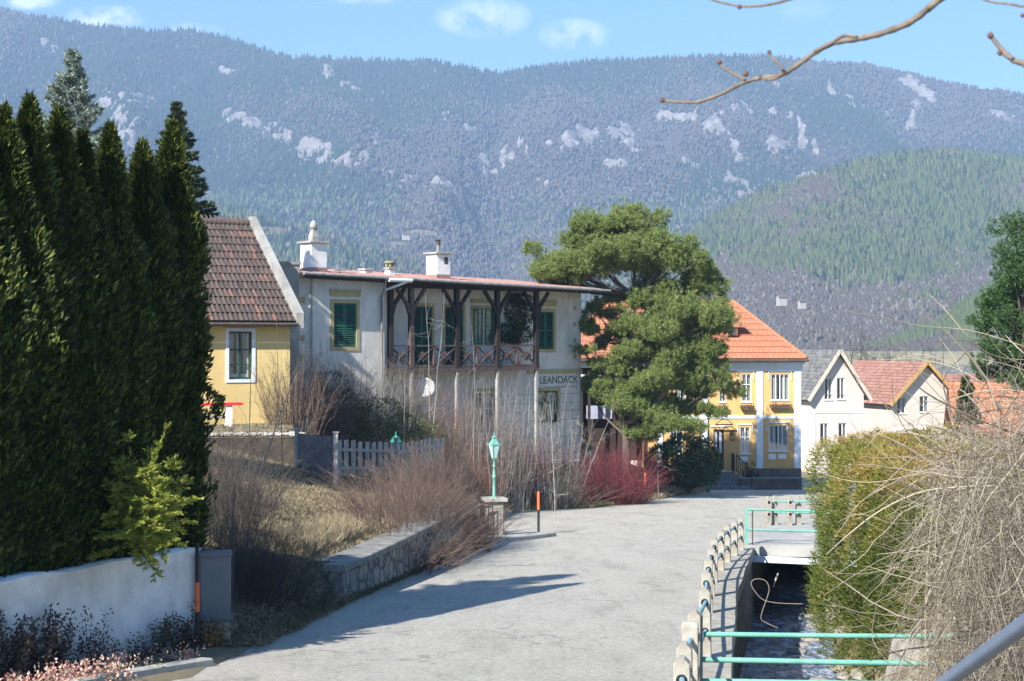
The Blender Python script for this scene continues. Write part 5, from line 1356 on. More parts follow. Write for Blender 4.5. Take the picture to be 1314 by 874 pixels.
# ------------------------------------------------------------------ vegetation
L_THUJA = Mleaf("thuja_leaf", [(.010, .019, .004), (.022, .036, .006), (.05, .068, .010), (.15, .18, .028)], .10, .6)
L_BARK = M("bark", (.14, .11, .085), (.07, .055, .045), 5, .95, .02, 20)
L_BARKG = M("grey_bark", (.26, .24, .21), (.16, .145, .13), 5, .95, .01, 20)
def thuja(x, y, zb_, zt_, R0, seed, label, n=26000, lean=(0, 0)):
    r = np.random.default_rng(seed); H = zt_ - zb_
    t = thing("thuja", label, "tree", (x, y, zb_), 0, "thuja columns of the hedge")
    b = MB(); b.tube([(0, 0, -.3), (0, 0, H * .9)], [.09, .02], 8); b.build("trunk", L_BARK, t)
    def prof(h): return R0 * np.minimum(1, ((1 - h) * 2.6)) ** .85 * (.86 + .14 * np.minimum(1, h * 5))
    # dense dark core
    na, nh = 18, 30; core = []
    for k in range(nh):
        h = k / (nh - 1) * .96; rr = float(prof(np.array(h))) * .66
        core.append([(rr * math.cos(a) * (1 + .1 * math.sin(3 * a + k)), rr * math.sin(a) * (1 + .1 * math.sin(2 * a + k * .7)), h * H) for a in (2 * math.pi * i / na for i in range(na))])
    h = 1 - np.sqrt(r.uniform(0, 1, n)) if False else r.uniform(-.02, 1, n) ** 1.0
    h = np.where(r.uniform(0, 1, n) < .12, r.uniform(.65, 1, n), r.uniform(0, .97, n))
    a = r.uniform(0, 2 * np.pi, n)
    bumps = (vnoise(a * 2.5 + seed, h * H * 2.4, seed) - .5) * .80 + (vnoise(a * 6 + seed, h * H * 6, seed + 2) - .5) * .24
    rr = prof(h) * (.96 + bumps * 1.2) * r.uniform(.84, 1.05, n)
    pos = np.stack([rr * np.cos(a) + lean[0] * h, rr * np.sin(a) + lean[1] * h, h * H], 1)
    out = np.stack([np.cos(a), np.sin(a), 0 * a], 1)
    dr = out * r.uniform(.35, .9, (n, 1)) + np.array([0, 0, 1.]) * r.uniform(.5, 1.2, (n, 1)) + r.normal(0, .28, (n, 3))
    tang = np.stack([-np.sin(a), np.cos(a), 0 * a], 1) + r.normal(0, .5, (n, 3))
    V, f = kites(pos, dr, r.uniform(.06, .14, n), r.uniform(.022, .045, n), tang, r)
    nt_ = 60
    tp = np.stack([r.normal(0, .035, nt_) + lean[0], r.normal(0, .035, nt_) + lean[1], H * r.uniform(.93, 1.0, nt_)], 1)
    V2, f2 = kites(tp, np.stack([r.normal(0, .3, nt_), r.normal(0, .3, nt_), np.ones(nt_)], 1), .16, .03, None, r)
    cv = np.array(core).reshape(-1, 3); idx = np.arange(len(cv)).reshape(nh, na)
    cf = np.stack([idx[:-1], np.roll(idx[:-1], -1, 1), np.roll(idx[1:], -1, 1), idx[1:]], -1).reshape(-1, 4)
    VV, FF = join([(V, f), (V2, f2), (cv, cf)])
    npmesh("crown", VV, FF, L_THUJA, t)
    return t
# hedge line behind the white wall
def hp(s): q = WALLA + wd * s; return (q[0] - .62, q[1] + .22)
tl = [("tallest rightmost thuja column at the far end of the hedge", 222, 160, .50), ("seventh thuja column from the left, with sunlit flat top", 183, 186, .48), ("sixth thuja column from the left, narrow sunlit tip", 141, 163, .46),
      ("short fifth thuja column, its tip half hidden between taller ones", 106, 172, .42), ("fourth thuja column with broad sunlit flank in the hedge", 76, 143, .50), ("third thuja column from the left edge, pointed tip", 38, 128, .46),
      ("second thuja column at the left edge of the photo", 6, 142, .52), ("thuja column cut by the left photo edge", -40, 150, .55)]
HEDGE = []
for k, (lab, px, py, R0) in enumerate(tl):
    # point of hedge line seen at px
    ax0 = (px - 657) / F; q0 = hp(0); s = (ax0 * q0[1] - q0[0]) / (wd[0] - ax0 * wd[1]); q = hp(s)
    if k == 0: q = (q[0], q[1])
    zt_ = (HY - py) / F * q[1]
    thuja(q[0], q[1], -3.0, zt_, R0, 100 + k, lab, 30000 if k < 7 else 14000)
    HEDGE.append(q)
for k in range(2):
    s = 6.4 + 1.15 * k; q = hp(s); thuja(q[0], q[1], -3.0, 2.2, .6, 130 + k, "thuja column outside the left photo edge", 9000)

# fern-like golden sprays hanging over the white wall
L_GOLD = Mleaf("golden_thuja_leaf", [(.16, .21, .03), (.26, .31, .05), (.38, .41, .07), (.48, .47, .12)], .5, .5)
def sprays(name, label, cat, base, tips, seed, mat_, side_n=26, leaf=.05, lw=.016, spread=.30, group=None, barkr=.008, loc=(0, 0, 0)):
    r = np.random.default_rng(seed); t = thing(name, label, cat, loc, 0, group)
    br = []; Lv = []
    for tip in tips:
        tip = np.array(tip); base_ = np.array(base) + r.normal(0, .08, 3) * [1, 1, 1]
        mid = base_ * .5 + tip * .5 + np.array([0, 0, .12]) * np.linalg.norm(tip - base_)
        u = np.linspace(0, 1, 9)[:, None]; path = (1 - u) ** 2 * base_ + 2 * u * (1 - u) * mid + u ** 2 * tip
        br.append(path)
        L = np.linalg.norm(tip - base_); d = (tip - base_) / L; sd_ = np.cross(d, [0, 0, 1.]) + r.normal(0, .4, 3); sd_ /= np.linalg.norm(sd_)
        for k in range(side_n):
            v = r.uniform(.25, 1.0); p0 = (1 - v) ** 2 * base_ + 2 * v * (1 - v) * mid + v ** 2 * tip
            sg = 1 if k % 2 else -1; dl = d * .9 + sd_ * sg * .8 + r.normal(0, .18, 3); dl /= np.linalg.norm(dl)
            ll = spread * (1.15 - v * .8) * r.uniform(.6, 1.1)
            p1 = p0 + dl * ll + np.array([0, 0, -.12 * ll])
            m = 14; w = r.uniform(0, 1, m)[:, None]; pp = p0 * (1 - w) + p1 * w + r.normal(0, .006, (m, 3))
            s2 = np.where(np.arange(m) % 2 == 0, 1, -1)[:, None]; nd = dl + np.cross(dl, np.cross(d, sd_)) * s2 * .8 + r.normal(0, .15, (m, 3))
            Lv.append(kites(pp, nd, leaf * r.uniform(.7, 1.3, m), lw * r.uniform(.8, 1.3, m), np.tile(np.cross(d, sd_) , (m, 1)) * 0 + np.cross(nd, np.cross(d, sd_) + r.normal(0, .3, 3)), r))
    paths = np.array(br); rad = np.linspace(barkr, barkr * .3, 9)[None, :] * np.ones((len(br), 1))
    V, f = tubes_np(paths, rad); npmesh("branch", V, [f], L_BARK, t)
    V, F_ = join(Lv); npmesh("foliage", V, F_, mat_, t); return t
tips = []
for px, py, D in ((120, 715, 20.6), (150, 590, 20.4), (165, 560, 20.4), (215, 548, 20.6), (228, 590, 20.5), (250, 640, 20.6), (205, 615, 20.2), (180, 640, 20.0), (140, 660, 20.1), (160, 690, 19.9), (200, 740, 20.2), (235, 700, 20.5),
                  (222, 660, 20.2), (190, 600, 20.1), (240, 615, 20.7), (150, 630, 20.1), (210, 700, 20.1), (178, 672, 19.8), (130, 690, 20.3), (245, 670, 20.6), (232, 640, 20.3), (170, 610, 20.2), (196, 570, 20.5), (205, 680, 20.0), (185, 720, 20.1), (165, 660, 19.9), (200, 650, 19.9), (215, 635, 20.0), (148, 650, 20.2), (215, 715, 20.2)):
    q = P(px, py, D - .55); tips.append((q.x, q.y, q.z))
for k in range(26):
    i, j = rng.integers(0, len(tips), 2); a_, b_ = np.array(tips[i]), np.array(tips[j]); tips.append(tuple(a_ * .6 + b_ * .4 + rng.normal(0, .05, 3)))
bq = P(190, 690, 20.5)
sprays("thuja_branch", "bright yellow green thuja sprays hanging over the whitewashed wall", "bush", (bq.x - .2, bq.y + .1, bq.z), tips, 9, L_GOLD, 34, .05, .017, .30)

# conifers behind the hedge
def spruce(x, y, zb_, zt_, Rb, seed, label, mat_, zmin, nlev=34, name="spruce", nl=1.0, leaf=.09, lw=.02, droop=.25):
    r = np.random.default_rng(seed); t = thing(name, label, "tree", (x, y, zb_)); H = zt_ - zb_
    b = MB(); b.tube([(0, 0, -.4), (0, 0, H * .5), (0, 0, H)], [.16, .09, .012], 8); b.build("trunk", L_BARK, t)
    paths = []; LV = []
    for k in range(nlev):
        h = 1 - (k + .4) / nlev * (1 - zmin); rr = Rb * (1 - h) ** .8 + .06
        nb_ = int(5 + 5 * (1 - h) * 2)
        for j in range(nb_):
            a = r.uniform(0, 2 * np.pi); L = rr * r.uniform(.7, 1.12)
            u = np.linspace(0, 1, 7)[:, None]; o = np.array([math.cos(a), math.sin(a), 0])
            path = np.array([0, 0, h * H]) + o * L * u + np.array([0, 0, 1.]) * L * (.35 * u - droop * 2 * u * u + .25 * u ** 4)
            paths.append(path); side = np.array([-o[1], o[0], 0])
            m = int((60 + 160 * L) * nl); v = r.uniform(.12, 1.02, m)
            i = np.minimum((v * 6).astype(int), 5); fu = (v * 6 - i)[:, None]; pc = path[i] * (1 - fu) + path[i + 1] * fu
            off = r.uniform(-1, 1, m) * .30 * (1.05 - v) * L; pc = pc + side * off[:, None] + o * np.abs(off)[:, None] * .5 + r.normal(0, .015, (m, 3)) - np.array([0, 0, 1.]) * (np.abs(off) * .25)[:, None]
            nd = r.normal(0, 1, (m, 3)) * .75 + o * .9 + side * np.sign(off)[:, None] * .6 + np.array([0, 0, .35])
            LV.append(kites(pc, nd, leaf * r.uniform(.6, 1.3, m), lw, None, r))
    P_ = np.array(paths); V, f = tubes_np(P_, np.linspace(.018, .004, 7)[None, :] * np.ones((len(P_), 1))); npmesh("branch", V, [f], L_BARK, t)
    m = 120; pc = np.stack([r.normal(0, .02, m), r.normal(0, .02, m), r.uniform(H * .9, H, m)], 1); LV.append(kites(pc, np.stack([r.normal(0, .6, m), r.normal(0, .6, m), np.ones(m)], 1), leaf, lw, None, r))
    V, F_ = join(LV); npmesh("crown", V, F_, mat_, t); return t
p = P(93, 66, 36); spruce(p.x, p.y, -3, p.z, 2.5, 21, "blue green spruce with pale tips rising behind the thuja hedge", Mleaf("blue_spruce_needle", [(.13, .17, .14), (.19, .24, .20), (.27, .32, .27), (.36, .40, .33)], .1, .6), .35, 46, nl=1.7, leaf=.11, lw=.026, droop=.12)
p = P(227, 133, 57); spruce(p.x, p.y, -3, p.z, 2.9, 22, "dark green conical yew tree behind the right end of the thuja hedge", Mleaf("dark_yew_needle", [(.018, .03, .012), (.035, .055, .02), (.055, .075, .03), (.09, .11, .05)], .1, .6), .15, 60, name="yew_tree", nl=1.5, leaf=.15, lw=.045, droop=.22)

spruce(-10.2, 17.5, -3, 9.6, 3.1, 23, "dense garden spruce left of the photo frame behind the whitewashed wall", bpy.data.materials["dark_yew_needle"], .12, 46, nl=.7, leaf=.16, lw=.06, droop=.2)
# big pine
L_PINE = Mleaf("pine_needle", [(.09, .135, .035), (.15, .20, .05), (.21, .26, .075), (.29, .32, .12)], .25, .55)
def tufts(pads, r, per, nn, leaf, lw):
    LV = []
    for c, s_ in pads:
        n = int(per * s_[0] * s_[0] * 1.3)
        d = r.normal(size=(n, 3)); d /= np.linalg.norm(d, axis=1, keepdims=True); rad = r.uniform(.25, 1.0, (n, 1)) ** .5 * (.62 + .80 * vnoise(d[:, 0] * 2.2 + c[0], d[:, 2] * 2.2 + d[:, 1] * 2 + c[2], 3))[:, None]
        pc = np.array(c) + d * rad * np.array(s_)
        ol = r.uniform(0, 1, (n, 1)) < .16; pc = pc + ol * (d * .35 + np.array([0, 0, .25])) * r.uniform(.2, 1.2, (n, 1)) * s_[0]
        ax = d * .55 + np.array([0, 0, 1.2]) + r.normal(0, .35, (n, 3)); ax /= np.linalg.norm(ax, axis=1, keepdims=True)
        pr = np.repeat(pc, nn, 0); ar = np.repeat(ax, nn, 0)
        sh_ = r.uniform(0, .16, (n * nn, 1)); nd = ar * .75 + r.normal(0, .62, (n * nn, 3))
        LV.append(kites(pr + ar * sh_, nd, leaf * r.uniform(.7, 1.2, n * nn), lw, None, r))
    return join(LV)
def pine(name, label, base, top, pads_px, D, seed, mat_, per=210, nn=16, leaf=.17, lw=.034, trunkpts=None, barkm=None, depth=1.2):
    r = np.random.default_rng(seed); t = thing(name, label, "tree", base); B = np.array(base)
    pads = []
    for px, py, rx, ry in pads_px:
        dd = r.uniform(-depth, depth); q = P(px, py, D + dd); s = rx / F * D
        for kk in range(5):
            of = r.normal(0, .55, 3) * np.array([s, s * .9, ry / F * D]); f_ = r.uniform(.42, .66)
            pads.append((np.array(q) + of - B, (s * f_, s * f_, max(ry / F * D * f_, s * f_ * .5))))
    b = MB(); tp = trunkpts or [(0, 0, -.5), tuple((np.array(top) - B) * .5), tuple(np.array(top) - B)]
    b.tube(tp, [.26] + [.2 - .15 * i / len(tp) for i in range(1, len(tp))], 10); b.build("trunk", barkm or L_BARK, t)
    tp = [Vector(q) for q in tp]
    for c, s_ in pads[::4] + [q for q in pads[1:] if q[0][0] < -3.0 and q[0][2] > 3][::2]:
        # limb from nearest lower trunk point
        zt = min(c[2] - .5, tp[-1].z); k = min(range(len(tp)), key=lambda i: abs(tp[i].z - max(zt - .8, 1))); a = tp[k]
        c_ = Vector(c); m1 = a.lerp(c_, .5) + Vector((0, 0, -.25)); b = MB(); b.tube([a, m1, c_], [.07, .045, .015], 6); b.build("limb", barkm or L_BARK, t)
    V, F_ = tufts(pads, r, per, nn, leaf, lw); npmesh("crown", V, F_, mat_, t); return t
pp = [(700, 352, 18, 9), (722, 348, 22, 12), (728, 335, 16, 10), (765, 485, 20, 12), (790, 515, 22, 12), (770, 505, 16, 10), (805, 545, 20, 12), (808, 530, 24, 16), (840, 550, 26, 14), (780, 500, 22, 12), (825, 500, 30, 18), (870, 550, 26, 12), (760, 330, 26, 14), (790, 330, 34, 18), (850, 400, 30, 22), (880, 440, 30, 22), (840, 460, 30, 20), (895, 510, 24, 14), (790, 285, 30, 16), (768, 305, 34, 20), (738, 322, 28, 18), (712, 345, 30, 16), (735, 350, 34, 14), (800, 312, 36, 24), (845, 292, 12, 18), (838, 315, 26, 22), (820, 345, 38, 26), (778, 352, 34, 20), (858, 335, 22, 20),
      (850, 368, 28, 20), (815, 380, 30, 22), (900, 355, 22, 18), (893, 385, 30, 22), (920, 395, 20, 18), (928, 415, 14, 12), (870, 405, 34, 22), (905, 425, 32, 20), (835, 425, 32, 20), (800, 455, 22, 12), (790, 440, 18, 10), (860, 450, 34, 20), (900, 460, 32, 18), (925, 470, 14, 10),
      (812, 480, 34, 16), (850, 485, 30, 18), (880, 495, 34, 18), (915, 495, 18, 12), (810, 505, 26, 12), (870, 522, 30, 14), (905, 530, 18, 8), (775, 400, 16, 8), (762, 425, 18, 8), (752, 455, 10, 6), (790, 385, 16, 10), (905, 340, 12, 12), (780, 475, 16, 10), (925, 450, 16, 10), (885, 365, 14, 12)]
pb = P(806, 640, 74); pb.z = float(G(pb.x, 74)); ptop = P(815, 300, 74)
pine("pine_tree", "big spreading pine between the grey villa and the ochre house", pb, ptop, pp, 74, 31, L_PINE, per=300, nn=22, leaf=.19, lw=.024,
     trunkpts=[(0, 0, -.5), tuple(P(803, 560, 74) - pb), tuple(P(800, 500, 74) - pb), tuple(P(808, 440, 74) - pb), tuple(P(815, 380, 74) - pb), tuple(P(812, 310, 74) - pb)])
# leaning second stem, reddish
t = thing("leaning_pine", "leaning reddish second pine stem crossing the white pilaster", "tree", P(800, 545, 73.6))
b = MB(); b.tube([(0, 0, 0), tuple(P(832, 530, 73.6) - P(800, 545, 73.6)), tuple(P(848, 510, 73.6) - P(800, 545, 73.6)), tuple(P(862, 490, 73.8) - P(800, 545, 73.6))], [.13, .14, .13, .1], 10); b.build("trunk", M("reddish_pine_bark", (.36, .20, .14), (.2, .12, .09), 4, .9, .02), t)
# pine at right edge
pr = [(1300, 300, 16, 22), (1285, 330, 14, 20), (1278, 360, 10, 18), (1305, 345, 26, 24), (1275, 390, 14, 14), (1300, 385, 28, 22), (1268, 420, 14, 16), (1295, 425, 34, 20), (1265, 450, 16, 12), (1290, 460, 36, 18), (1320, 400, 40, 60), (1265, 478, 18, 10), (1325, 320, 24, 40), (1340, 450, 40, 40), (1300, 490, 30, 14)]
b0 = P(1325, 700, 45); b0.z = -6
pine("pine_tree", "dark green pine cut by the right photo edge behind the vine tangle", b0, P(1322, 250, 45), pr, 45, 32, Mleaf("dark_pine_needle", [(.02, .055, .015), (.035, .08, .02), (.06, .11, .03), (.09, .15, .05)], .2, .55), per=330, nn=14, leaf=.13, lw=.026, depth=.8)
p = P(1241, 484, 40); spruce(p.x, p.y, -4, p.z, .7, 35, "small dark conifer tip in front of the red roofs at right", Mleaf("small_conifer_needle", [(.025, .05, .015), (.06, .09, .03)], .1), .6, 14, nl=.8)

# leafy evergreens
def blob_shrub(name, label, cat, pads, mat_, seed, n_per, leaf, lw, group=None, stem=True, loc=None, up=.5, part="foliage"):
    """pads: list of (center, radii) in world; leaves spread over lumpy shells"""
    r = np.random.default_rng(seed)
    c0 = np.mean([np.array(c) for c, s in pads], 0); zb_ = min(c[2] - s[2] for c, s in pads)
    o = Vector((c0[0], c0[1], zb_)) if loc is None else Vector(loc); t = thing(name, label, cat, o, 0, group); LV = []
    for c, s in pads:
        n = int(n_per * (s[0] * s[1] + s[0] * s[2] + s[1] * s[2]))
        d = r.normal(size=(n, 3)); d /= np.linalg.norm(d, axis=1, keepdims=True)
        lum = .8 + .45 * vnoise(d[:, 0] * 3 + c[0], d[:, 2] * 3 + d[:, 1] * 2.5, seed)
        rad = (r.uniform(.45, 1, n) ** .4 * lum)[:, None]
        pc = np.array(c) - np.array(o) + d * rad * np.array(s); nd = d * .7 + np.array([0, 0, up]) + r.normal(0, .6, (n, 3))
        LV.append(kites(pc, nd, leaf * r.uniform(.6, 1.3, n), lw * r.uniform(.7, 1.2, n), None, r))
    V, F_ = join(LV); npmesh(part, V, F_, mat_, t)
    if stem:
        b = MB()
        for c, s in pads[:6]: b.tube([(0, 0, -.3), tuple((np.array(c) - np.array(o)) * .6), tuple(np.array(c) - np.array(o))], [.05, .035, .015], 6)
        b.build("stem", L_BARK, t)
    return t
def pad(px, py, rx, ry, D, dy=.8): s = rx / F * D; return (tuple(P(px, py, D)), (s, s * dy, ry / F * D))
L_RHO = Mleaf("rhododendron_leaf", [(.02, .045, .012), (.035, .07, .018), (.06, .10, .03), (.12, .17, .06)], .15, .35, .5)
blob_shrub("rhododendron", "big dark glossy evergreen bush left of the tall green lamp post", "bush", [pad(875, 585, 30, 28, 81), pad(850, 590, 22, 20, 80), pad(900, 590, 22, 28, 81.5), pad(880, 610, 34, 16, 80.5), pad(912, 600, 12, 20, 82)], L_RHO, 51, 1000, .17, .075)
L_SHR = Mleaf("dark_shrub_leaf", [(.02, .035, .015), (.035, .055, .022), (.055, .075, .03), (.09, .10, .05)], .15, .6)
blob_shrub("evergreen_shrub", "dark blue green juniper behind the picket fence before the villa wing", "bush", [pad(430, 525, 42, 32, 54), pad(405, 540, 26, 20, 53.5), pad(455, 540, 34, 24, 54), pad(425, 495, 24, 22, 54.5)], L_SHR, 52, 700, .13, .03)
L_SHR2 = Mleaf("yellow_green_shrub_leaf", [(.03, .05, .012), (.06, .085, .018), (.10, .13, .03), (.16, .18, .05)], .25, .6)
blob_shrub("evergreen_shrub", "lighter yellow green evergreen bush below the satellite dish", "bush", [pad(490, 535, 34, 26, 56), pad(520, 550, 28, 20, 55), pad(480, 555, 28, 16, 54.5), pad(545, 560, 24, 18, 56)], L_SHR2, 53, 650, .12, .035)
# ivy mass on the veranda
VM = Matrix.Translation(VIL.location) @ Matrix.Rotation(math.radians(42), 4, 'Z')
iv = []
for px, py, rx, ry in ((662, 400, 13, 20), (668, 385, 12, 8), (655, 428, 14, 14), (668, 430, 14, 12), (675, 405, 8, 18), (650, 433, 10, 8)):
    x, z = vz(px, py, .95); q = VM @ Vector((x, .95, z)); s = rx / F * 68; iv.append((tuple(q), (s * 1.1, s * .7, ry / F * 68)))
blob_shrub("ivy", "dark ivy column climbing inside the veranda by its last posts", "climber", iv, Mleaf("ivy_leaf", [(.02, .05, .012), (.035, .075, .02), (.06, .10, .03)], .2, .5), 54, 900, .12, .09, stem=True)

# right-hand hedge, olive with orange-brown tips
def big_hedge():
    r = np.random.default_rng(61); n = 190000
    o = Vector((8.98, 31.5, -5.2)); t = thing("hedge", "large clipped olive green hedge with orange brown tips right of the stream", "hedge", o, math.radians(-8))
    # rounded box surface sample
    A = np.array([2.6, 5.8, 0]); zt_ = 3.2
    u = r.uniform(0, 1, n)
    a = r.uniform(0, 2 * np.pi, n); ca, sa = np.cos(a), np.sin(a)
    pexp = 2 / 3.0
    ex = np.sign(ca) * np.abs(ca) ** pexp; ey = np.sign(sa) * np.abs(sa) ** pexp
    side = u < .68
    h = np.where(side, r.uniform(-.35, 1, n), 1.0); rad = np.where(side, 1.0, np.sqrt(r.uniform(0, 1, n)))
    edge = np.where(side, 1 - .16 * np.clip((h - .6) / .4, 0, 1) ** 2, .84)
    x = ex * A[0] * rad * edge; y = ey * A[1] * rad * edge
    sh = (h - .5) * .25; x = x + np.where(x < 0, -sh * .5, 0)
    bulge = (fbm(x * 1.1 + y * .8, h * 3 + y, 63, 4) - .5)
    top = np.where(side, -np.clip((h - .6) / .4, 0, 1) ** 2 * .25, -(rad ** 3) * .45) + (fbm(x * .9 + 5, y * .9, 65, 4) - .5) * .9
    z = h * zt_ + np.where(side, 0, 0) + top * np.clip(h, 0, 1)
    nx = ex * 1.0; ny = ey * .6
    x = x + nx * (bulge * 1.5 - r.uniform(0, .22, n)); y = y + ny * (bulge * .9 - r.uniform(0, .22, n)); z = z - np.where(side, 0, r.uniform(0, .25, n))
    pos = np.stack([x, y, z], 1)
    nd = np.stack([ex * side, ey * side, np.where(side, .45, 1.0)], 1) * .8 + r.normal(0, .5, (n, 3))
    V, f = kites(pos, nd, r.uniform(.07, .13, n), r.uniform(.012, .026, n), None, r)
    k = np.clip((h - .3) * 1.5, 0, 1) * .75 + .06 + (fbm(x * .8, z * 1.2 + y * .6, 68, 3) - .5) * 1.6 + r.normal(0, .18, n)
    mi = np.where(k > .62, 2, np.where(k > .22, 1, 0))
    # inner core
    na = 40; rings = []
    for zz_ in np.linspace(-1.1, zt_ - .8, 10):
        rings.append([(np.sign(math.cos(q)) * abs(math.cos(q)) ** pexp * (A[0] - .75), np.sign(math.sin(q)) * abs(math.sin(q)) ** pexp * (A[1] - .75), zz_) for q in (2 * math.pi * i / na for i in range(na))])
    cv = np.array(rings).reshape(-1, 3); idx = np.arange(len(cv)).reshape(10, na)
    cf = np.stack([idx[:-1], np.roll(idx[:-1], -1, 1), np.roll(idx[1:], -1, 1), idx[1:]], -1).reshape(-1, 4)
    cv = np.concatenate([cv, [[0, 0, zt_ - .8]]]); ct = np.stack([idx[-1], np.roll(idx[-1], -1), np.full(na, len(cv) - 1)], -1)
    VV, FF = join([(V, f), (cv, cf)]); FF.append(ct + len(V))
    m0 = Mleaf("hedge_green_leaf", [(.05, .075, .012), (.09, .12, .02), (.14, .17, .032)], .3, .6)
    m1 = Mleaf("hedge_olive_leaf", [(.13, .145, .022), (.20, .20, .035), (.27, .25, .055)], .3, .6)
    m2 = Mleaf("hedge_orange_leaf", [(.25, .18, .045), (.32, .23, .065), (.39, .28, .10)], .3, .6)
    npmesh("foliage", VV, FF, [m0, m1, m2], t, midx=np.concatenate([mi, np.zeros(len(cf) + len(ct), int)]))
    b = MB()
    for i in range(6): b.tube([(0, -4 + 1.6 * i, -1.2), (0, -4 + 1.6 * i, 2)], .08, 6)
    b.build("stem", L_BARK, t)
    return t
big_hedge()

# ------------------------------------------------------------------ bare shrubs and saplings
def bare(name, label, cat, base, n, H, spread, r0, mat_, seed, K=8, curve=.35, lean=(0, 0, 0), side=(6, 5), sl=.35, area=(.3, .3), group=None, wob=.085, mats_tip=None, hvar=.4, prune=None):
    """many bare stems with side twigs, all tapering tubes"""
    r = np.random.default_rng(seed); t = thing(name, label, cat, base, 0, group)
    a = r.uniform(0, 2 * np.pi, n); rr = np.sqrt(r.uniform(0, 1, n))
    b0 = np.stack([rr * np.cos(a) * area[0], rr * np.sin(a) * area[1], np.full(n, -.15)], 1)
    if 'zf' in (prune or {}): b0[:, 2] = [float(G(base[0] + q[0], base[1] + q[1])) - base[2] - .1 for q in b0]
    h = H * r.uniform(1 - hvar, 1, n)
    if n >= 60: h = h * np.sqrt(1 - .72 * rr * rr)
    out = np.stack([np.cos(a) * rr, np.sin(a) * rr, 0 * a], 1) * spread + r.normal(0, spread * .3, (n, 3)) * [1, 1, 0] + np.array(lean)
    u = np.linspace(0, 1, K)[None, :, None]
    P0 = b0[:, None, :]; up = np.array([0, 0, 1.])
    path = P0 + up * h[:, None, None] * (u * (1 + curve * .3) - curve * .3 * u * u) + out[:, None, :] * (u * .6 + curve * u * u)
    w = r.normal(0, wob * (1.0 if n < 20 else 1.7) * H * .4, (n, K, 3)) * u; path = path + np.cumsum(w, 1) * .5
    rad = r0 * r.uniform(.5, 1.1, (n, 1)) * np.linspace(1, .22, K)[None, :]
    parts = [tubes_np(path, rad, 4)]
    prev, prad, lens = path, rad, h
    for lv in range(len(side)):
        m = side[lv]; N = len(prev); i = np.repeat(np.arange(N), m); v = r.uniform(.18, .97, N * m) * (K - 1); j = np.minimum(v.astype(int), K - 2); fu = (v - j)[:, None]
        p0 = prev[i, j] * (1 - fu) + prev[i, j + 1] * fu; d = prev[i, j + 1] - prev[i, j]; d /= np.linalg.norm(d, axis=1, keepdims=True) + 1e-9
        nd = d * .45 + r.normal(0, .72, (N * m, 3)) + up * .12; nd /= np.linalg.norm(nd, axis=1, keepdims=True)
        L = lens[i] * sl * r.uniform(.4, 1, N * m) * (1.15 - v / (K - 1) * .6); Kc = 5; uu = np.linspace(0, 1, Kc)[None, :, None]
        q = p0[:, None, :] + nd[:, None, :] * L[:, None, None] * uu + (up * .18 * L[:, None])[:, None, :] * uu ** 2 + np.cumsum(r.normal(0, .06, (N * m, Kc, 3)) * L[:, None, None] * uu, 1)
        ra = prad[i, j] * .55; rd = np.maximum(ra[:, None], r0 * .16) * np.linspace(1, .35, Kc)[None, :]
        parts.append(tubes_np(q, rd, 3))
        # pad to K for next level
        prev = q; prad = rd; lens = L; K = Kc
    V, F_ = join(parts)
    npmesh("branches", V, F_, mat_, t)
    return t
TW_BR = Mleaf("brown_twigs", [(.065, .043, .034), (.11, .075, .058), (.165, .115, .09), (.24, .18, .14)], 0, .8)
TW_DK = Mleaf("shade_darkened_grey_twigs", [(.04, .034, .03), (.075, .062, .054), (.125, .108, .094)], 0, .8)  # grey twigs, darkened further for the hedge's shade on the bank
TW_RED = Mleaf("red_twigs", [(.10, .024, .028), (.17, .036, .044), (.25, .055, .065), (.17, .085, .07)], 0, .7)
TW_PL = Mleaf("pale_grey_twigs", [(.20, .18, .155), (.28, .255, .22), (.37, .345, .305)], 0, .8)
TW_TAN = Mleaf("tan_vine_stems", [(.08, .06, .045), (.17, .135, .10), (.27, .225, .17), (.40, .35, .275)], 0, .75)
TW_OR = Mleaf("orange_brown_twigs", [(.20, .10, .07), (.27, .14, .09), (.22, .13, .10)], 0, .8)
def gb(px, D, dz=0):
    x = (px - 657) / F * D; return (x, D, float(G(x, D)) + dz)
# dark bare bushes in the hedge's shadow
bare("bare_bush", "dense dark bare bush in shade right behind the grey utility cabinet", "bush", gb(305, 25.5), 130, 1.9, .75, .008, TW_DK, 201, side=(10, 6, 3), sl=.38, area=(.55, .9))
bare("bare_bush", "grey bare bush in front of the shaded terrace wall left of the fence", "bush", gb(300, 33), 120, 2.1, 1.0, .009, TW_DK, 202, side=(10, 6, 3), sl=.36, area=(.9, 1.5))
bare("bare_bush", "low dark twiggy bush beside the road on the shaded bank", "bush", gb(335, 26.2), 110, 1.3, .8, .007, TW_DK, 203, side=(10, 6), sl=.4, area=(.7, .9))
bare("bare_bush", "fine grey twigs under the hedge foot beside the red bench", "bush", gb(285, 38), 60, 1.9, .8, .009, TW_DK, 204, side=(9, 6, 3), sl=.36, area=(.8, 1.2))
bare("bare_bush", "tall dark twiggy bush filling the shaded bank between hedge and lawn", "bush", gb(290, 29), 150, 2.4, .7, .008, TW_DK, 221, side=(10, 6, 3), sl=.36, area=(.55, 1.3))
bare("bare_bush", "dark low brambles on the shaded verge nearest the end of the retaining wall", "bush", gb(375, 26.6), 70, .8, .6, .006, TW_DK, 222, side=(9, 6), sl=.4, area=(.6, .8))
